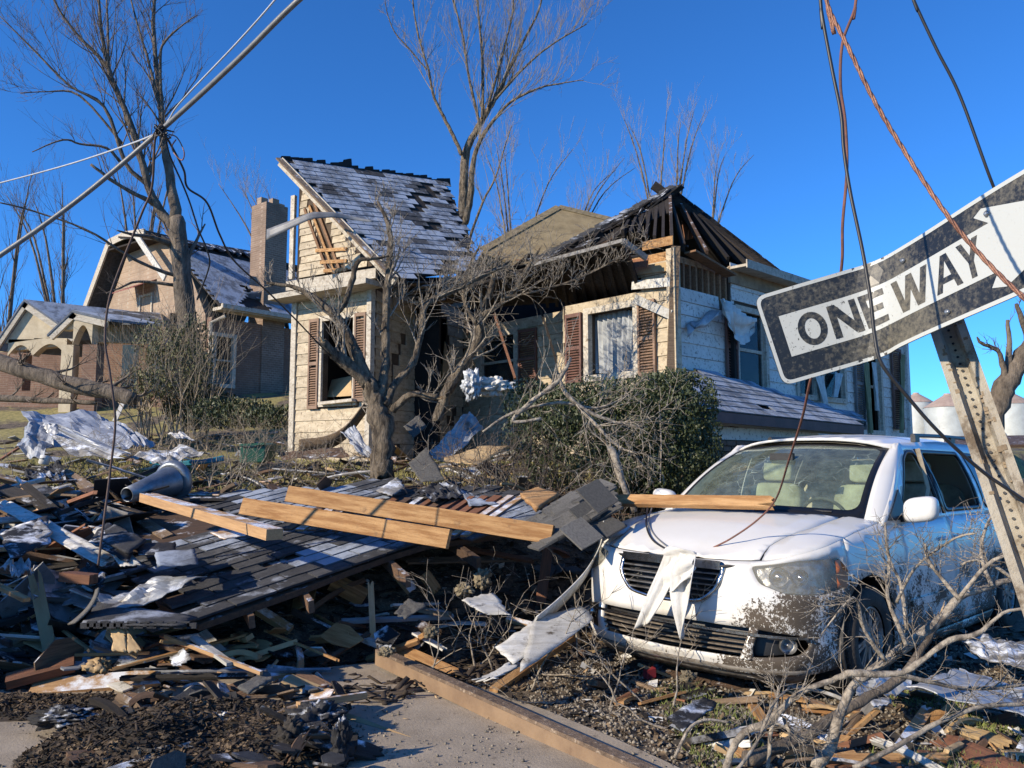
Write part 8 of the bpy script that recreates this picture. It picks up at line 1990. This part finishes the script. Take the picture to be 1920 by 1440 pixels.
fill(75, 560, 830, 1010, 935, ['oldwood', 'brown', 'grey', 'dark', 'felt', 'white', 'redwood', 'ply', 'shingle_lt'], .01, .18, (.2, .9))
fill(50, 1000, 900, 1150, 1200, ['oldwood', 'brown', 'dark', 'shingle_lt', 'shingle_lt', 'redwood'], .0, .15, (.2, .6))
fill(30, 1080, 1215, 1420, 1320, ['brown', 'oldwood', 'lumber', 'redwood', 'dark', 'ply'], .0, .03, (.12, .5))
fill(60, 1300, 1300, 1920, 1440, ['brown', 'oldwood', 'lumber', 'redwood', 'dark', 'grey', 'ply', 'white'], .0, .04, (.12, .5))
fill(85, 0, 805, 560, 885, ['oldwood', 'grey', 'white', 'brown', 'metal', 'dark'], .01, .05, (.3, 1.0))
fill(60, 560, 805, 1000, 900, ['oldwood', 'grey', 'white', 'brown', 'ply', 'dark', 'metal'], .02, .2, (.3, .9))
fill(120, 200, 1290, 650, 1440, ['dark', 'brown', 'grey', 'lumber_f', 'shingle_lt', 'oldwood', 'dark', 'shadeblack', 'felt', 'oldwood', 'brown', 'shingle'], .07, .17, (.10, .55), .42)
fill(34, -420, 900, -20, 1230, pal_dark, .03, .2, (.6, 1.7), .3)
print('debris boards', cnt[0], 'objects', len(bpy.data.objects))
# out of view at left: added walls, shaped to shade the heap and slab
def outwall(a_, b_, h_, n_, label, seed):
    random.seed(seed); a_, b_ = Vector(a_), Vector(b_); WW = thing('added_shade_wall', ((a_.x+b_.x)/2, (a_.y+b_.y)/2, 0), label, 'wall section'); d_ = (b_-a_).normalized(); n2 = Vector((d_.y, -d_.x, 0))
    for i in range(n_):
        p = a_.lerp(b_, i/n_); mb = MB(); mb.bar(p+Vector((0, 0, -.05)), p+n2*.15+Vector((0, 0, h_*(.86+.14*math.sin(i*.9))+random.uniform(-.12, .06))), (b_-a_).length/n_*.97, .03, n2); mb.obj('wall_board', M['oldwood'], WW)
    for zz_ in (.35, h_*.6):
        mb = MB(); mb.bar(a_+Vector((0, 0, zz_))+n2*.12, b_+Vector((0, 0, zz_))+n2*.12, .05, .09, (0, 0, 1)); mb.obj('rail', M['brown'], WW)
outwall((-7.2, 1.45, 0), (-4.2, 1.55, 0), 2.15, 15, 'added leaning timber wall out of view at left, shading the slab, nearer one', 3)
outwall((-5.8, 3.75, 0), (-7.0, 6.9, 0), 2.6, 16, 'longer added leaning timber wall out of view at left, shading the heap', 4)
# a few more large pieces that read one by one in the dark left heap
random.seed(77)
sheet([P(0, 955, 6.9), P(20, 940, 7.1), P(225, 1045, 5.9), P(190, 1062, 5.7)], 'white', 'long frosty white trim strip running down through the far left heap', 'trim strip', 'trim_strip', amp=.03)
sheet([P(15, 1005, 6.2), P(75, 975, 6.5), P(100, 1000, 6.2), P(40, 1040, 5.8)], 'grey', 'dull green grey slab tilted toward us at far left', 'panel', 'roof_panel', amp=.01, th=.02)
sheet([P(180, 1010, 6.0), P(215, 985, 6.2), P(275, 1015, 5.9), P(240, 1040, 5.6)], 'shingle', 'dark square shingle offcut beside the hanging brown wire', 'shingle', 'loose_shingle', amp=.01, th=.015)
sheet([P(120, 1092, 5.5), P(165, 1060, 5.8), P(200, 1070, 5.7), P(195, 1100, 5.4)], 'felt', 'black curved roofing flap above the reddish sawn block', 'tar paper', 'tar_paper', amp=.06)
board(P(120, 1080, 5.45), P(178, 1086, 5.4), .1, .06, 'redwood', 'reddish sawn block at the foot of the hanging brown wire', 'block', 'wood_block', sp=(.03, .02))
board(P(-10, 1095, 5.5), P(50, 1125, 5.2), .045, .025, 'lumber', 'bright yellow stick end at the left photo edge', 'stick', 'wood_stick')
board(P(310, 1193, 5.2), P(490, 1262, 4.75), .022, .022, 'lumber_f', 'long pale stick slanting down over the metal pipe', 'stick', 'wood_stick')
board(P(362, 1195, 5.2), P(432, 1245, 4.85), .05, .02, 'white', 'white painted lath under the slanting pale stick', 'lath', 'lath')
sheet([P(208, 1180, 5.0), P(232, 1180, 5.0), P(240, 1225, 4.9), P(212, 1222, 4.9)], 'ply', 'pale plywood upright under the toothed shingle sheet', 'plywood', 'plywood_sheet', amp=.005, th=.02)
sheet([P(240, 1182, 5.0), P(268, 1222, 4.92), P(240, 1226, 4.9)] + [P(240, 1204, 4.95)], 'ply', 'triangular plywood gusset beside the upright plywood', 'plywood', 'plywood_sheet', amp=.005, th=.02)
sheet([P(160, 1250, 4.95), P(195, 1238, 5.0), P(192, 1262, 4.85), P(165, 1260, 4.87)], 'ply', 'broken pale plywood chunk below the plywood uprights', 'plywood', 'plywood_sheet', amp=.02, th=.03, jag=.06)
sheet([P(318, 1232, 5.0), P(345, 1230, 5.0), P(360, 1250, 4.8), P(325, 1250, 4.8)], 'grey', 'small curved grey cap lying by the metal pipe', 'scrap', 'metal_scrap', amp=.01, curl=-.05)
sheet([P(445, 1290, 4.62), P(500, 1258, 4.85), P(512, 1275, 4.75), P(465, 1302, 4.55)], 'shingle_lt', 'rounded gritty shingle leaning at the edge of the slab', 'shingle', 'loose_shingle', amp=.015, th=.012)
for k, (px, py, lb) in enumerate(((270, 1300, 'tan torn scrap at the left end of the metal pipe'), (225, 1290, 'pale torn scrap below the frosty board'), (345, 1275, 'folded pale lath near the middle of the metal pipe'))):
    shard(px, py, .05, .07, ('ply', 'white', 'lumber_f')[k], lb, 'scrap', 'scrap_piece', asp=1.5)
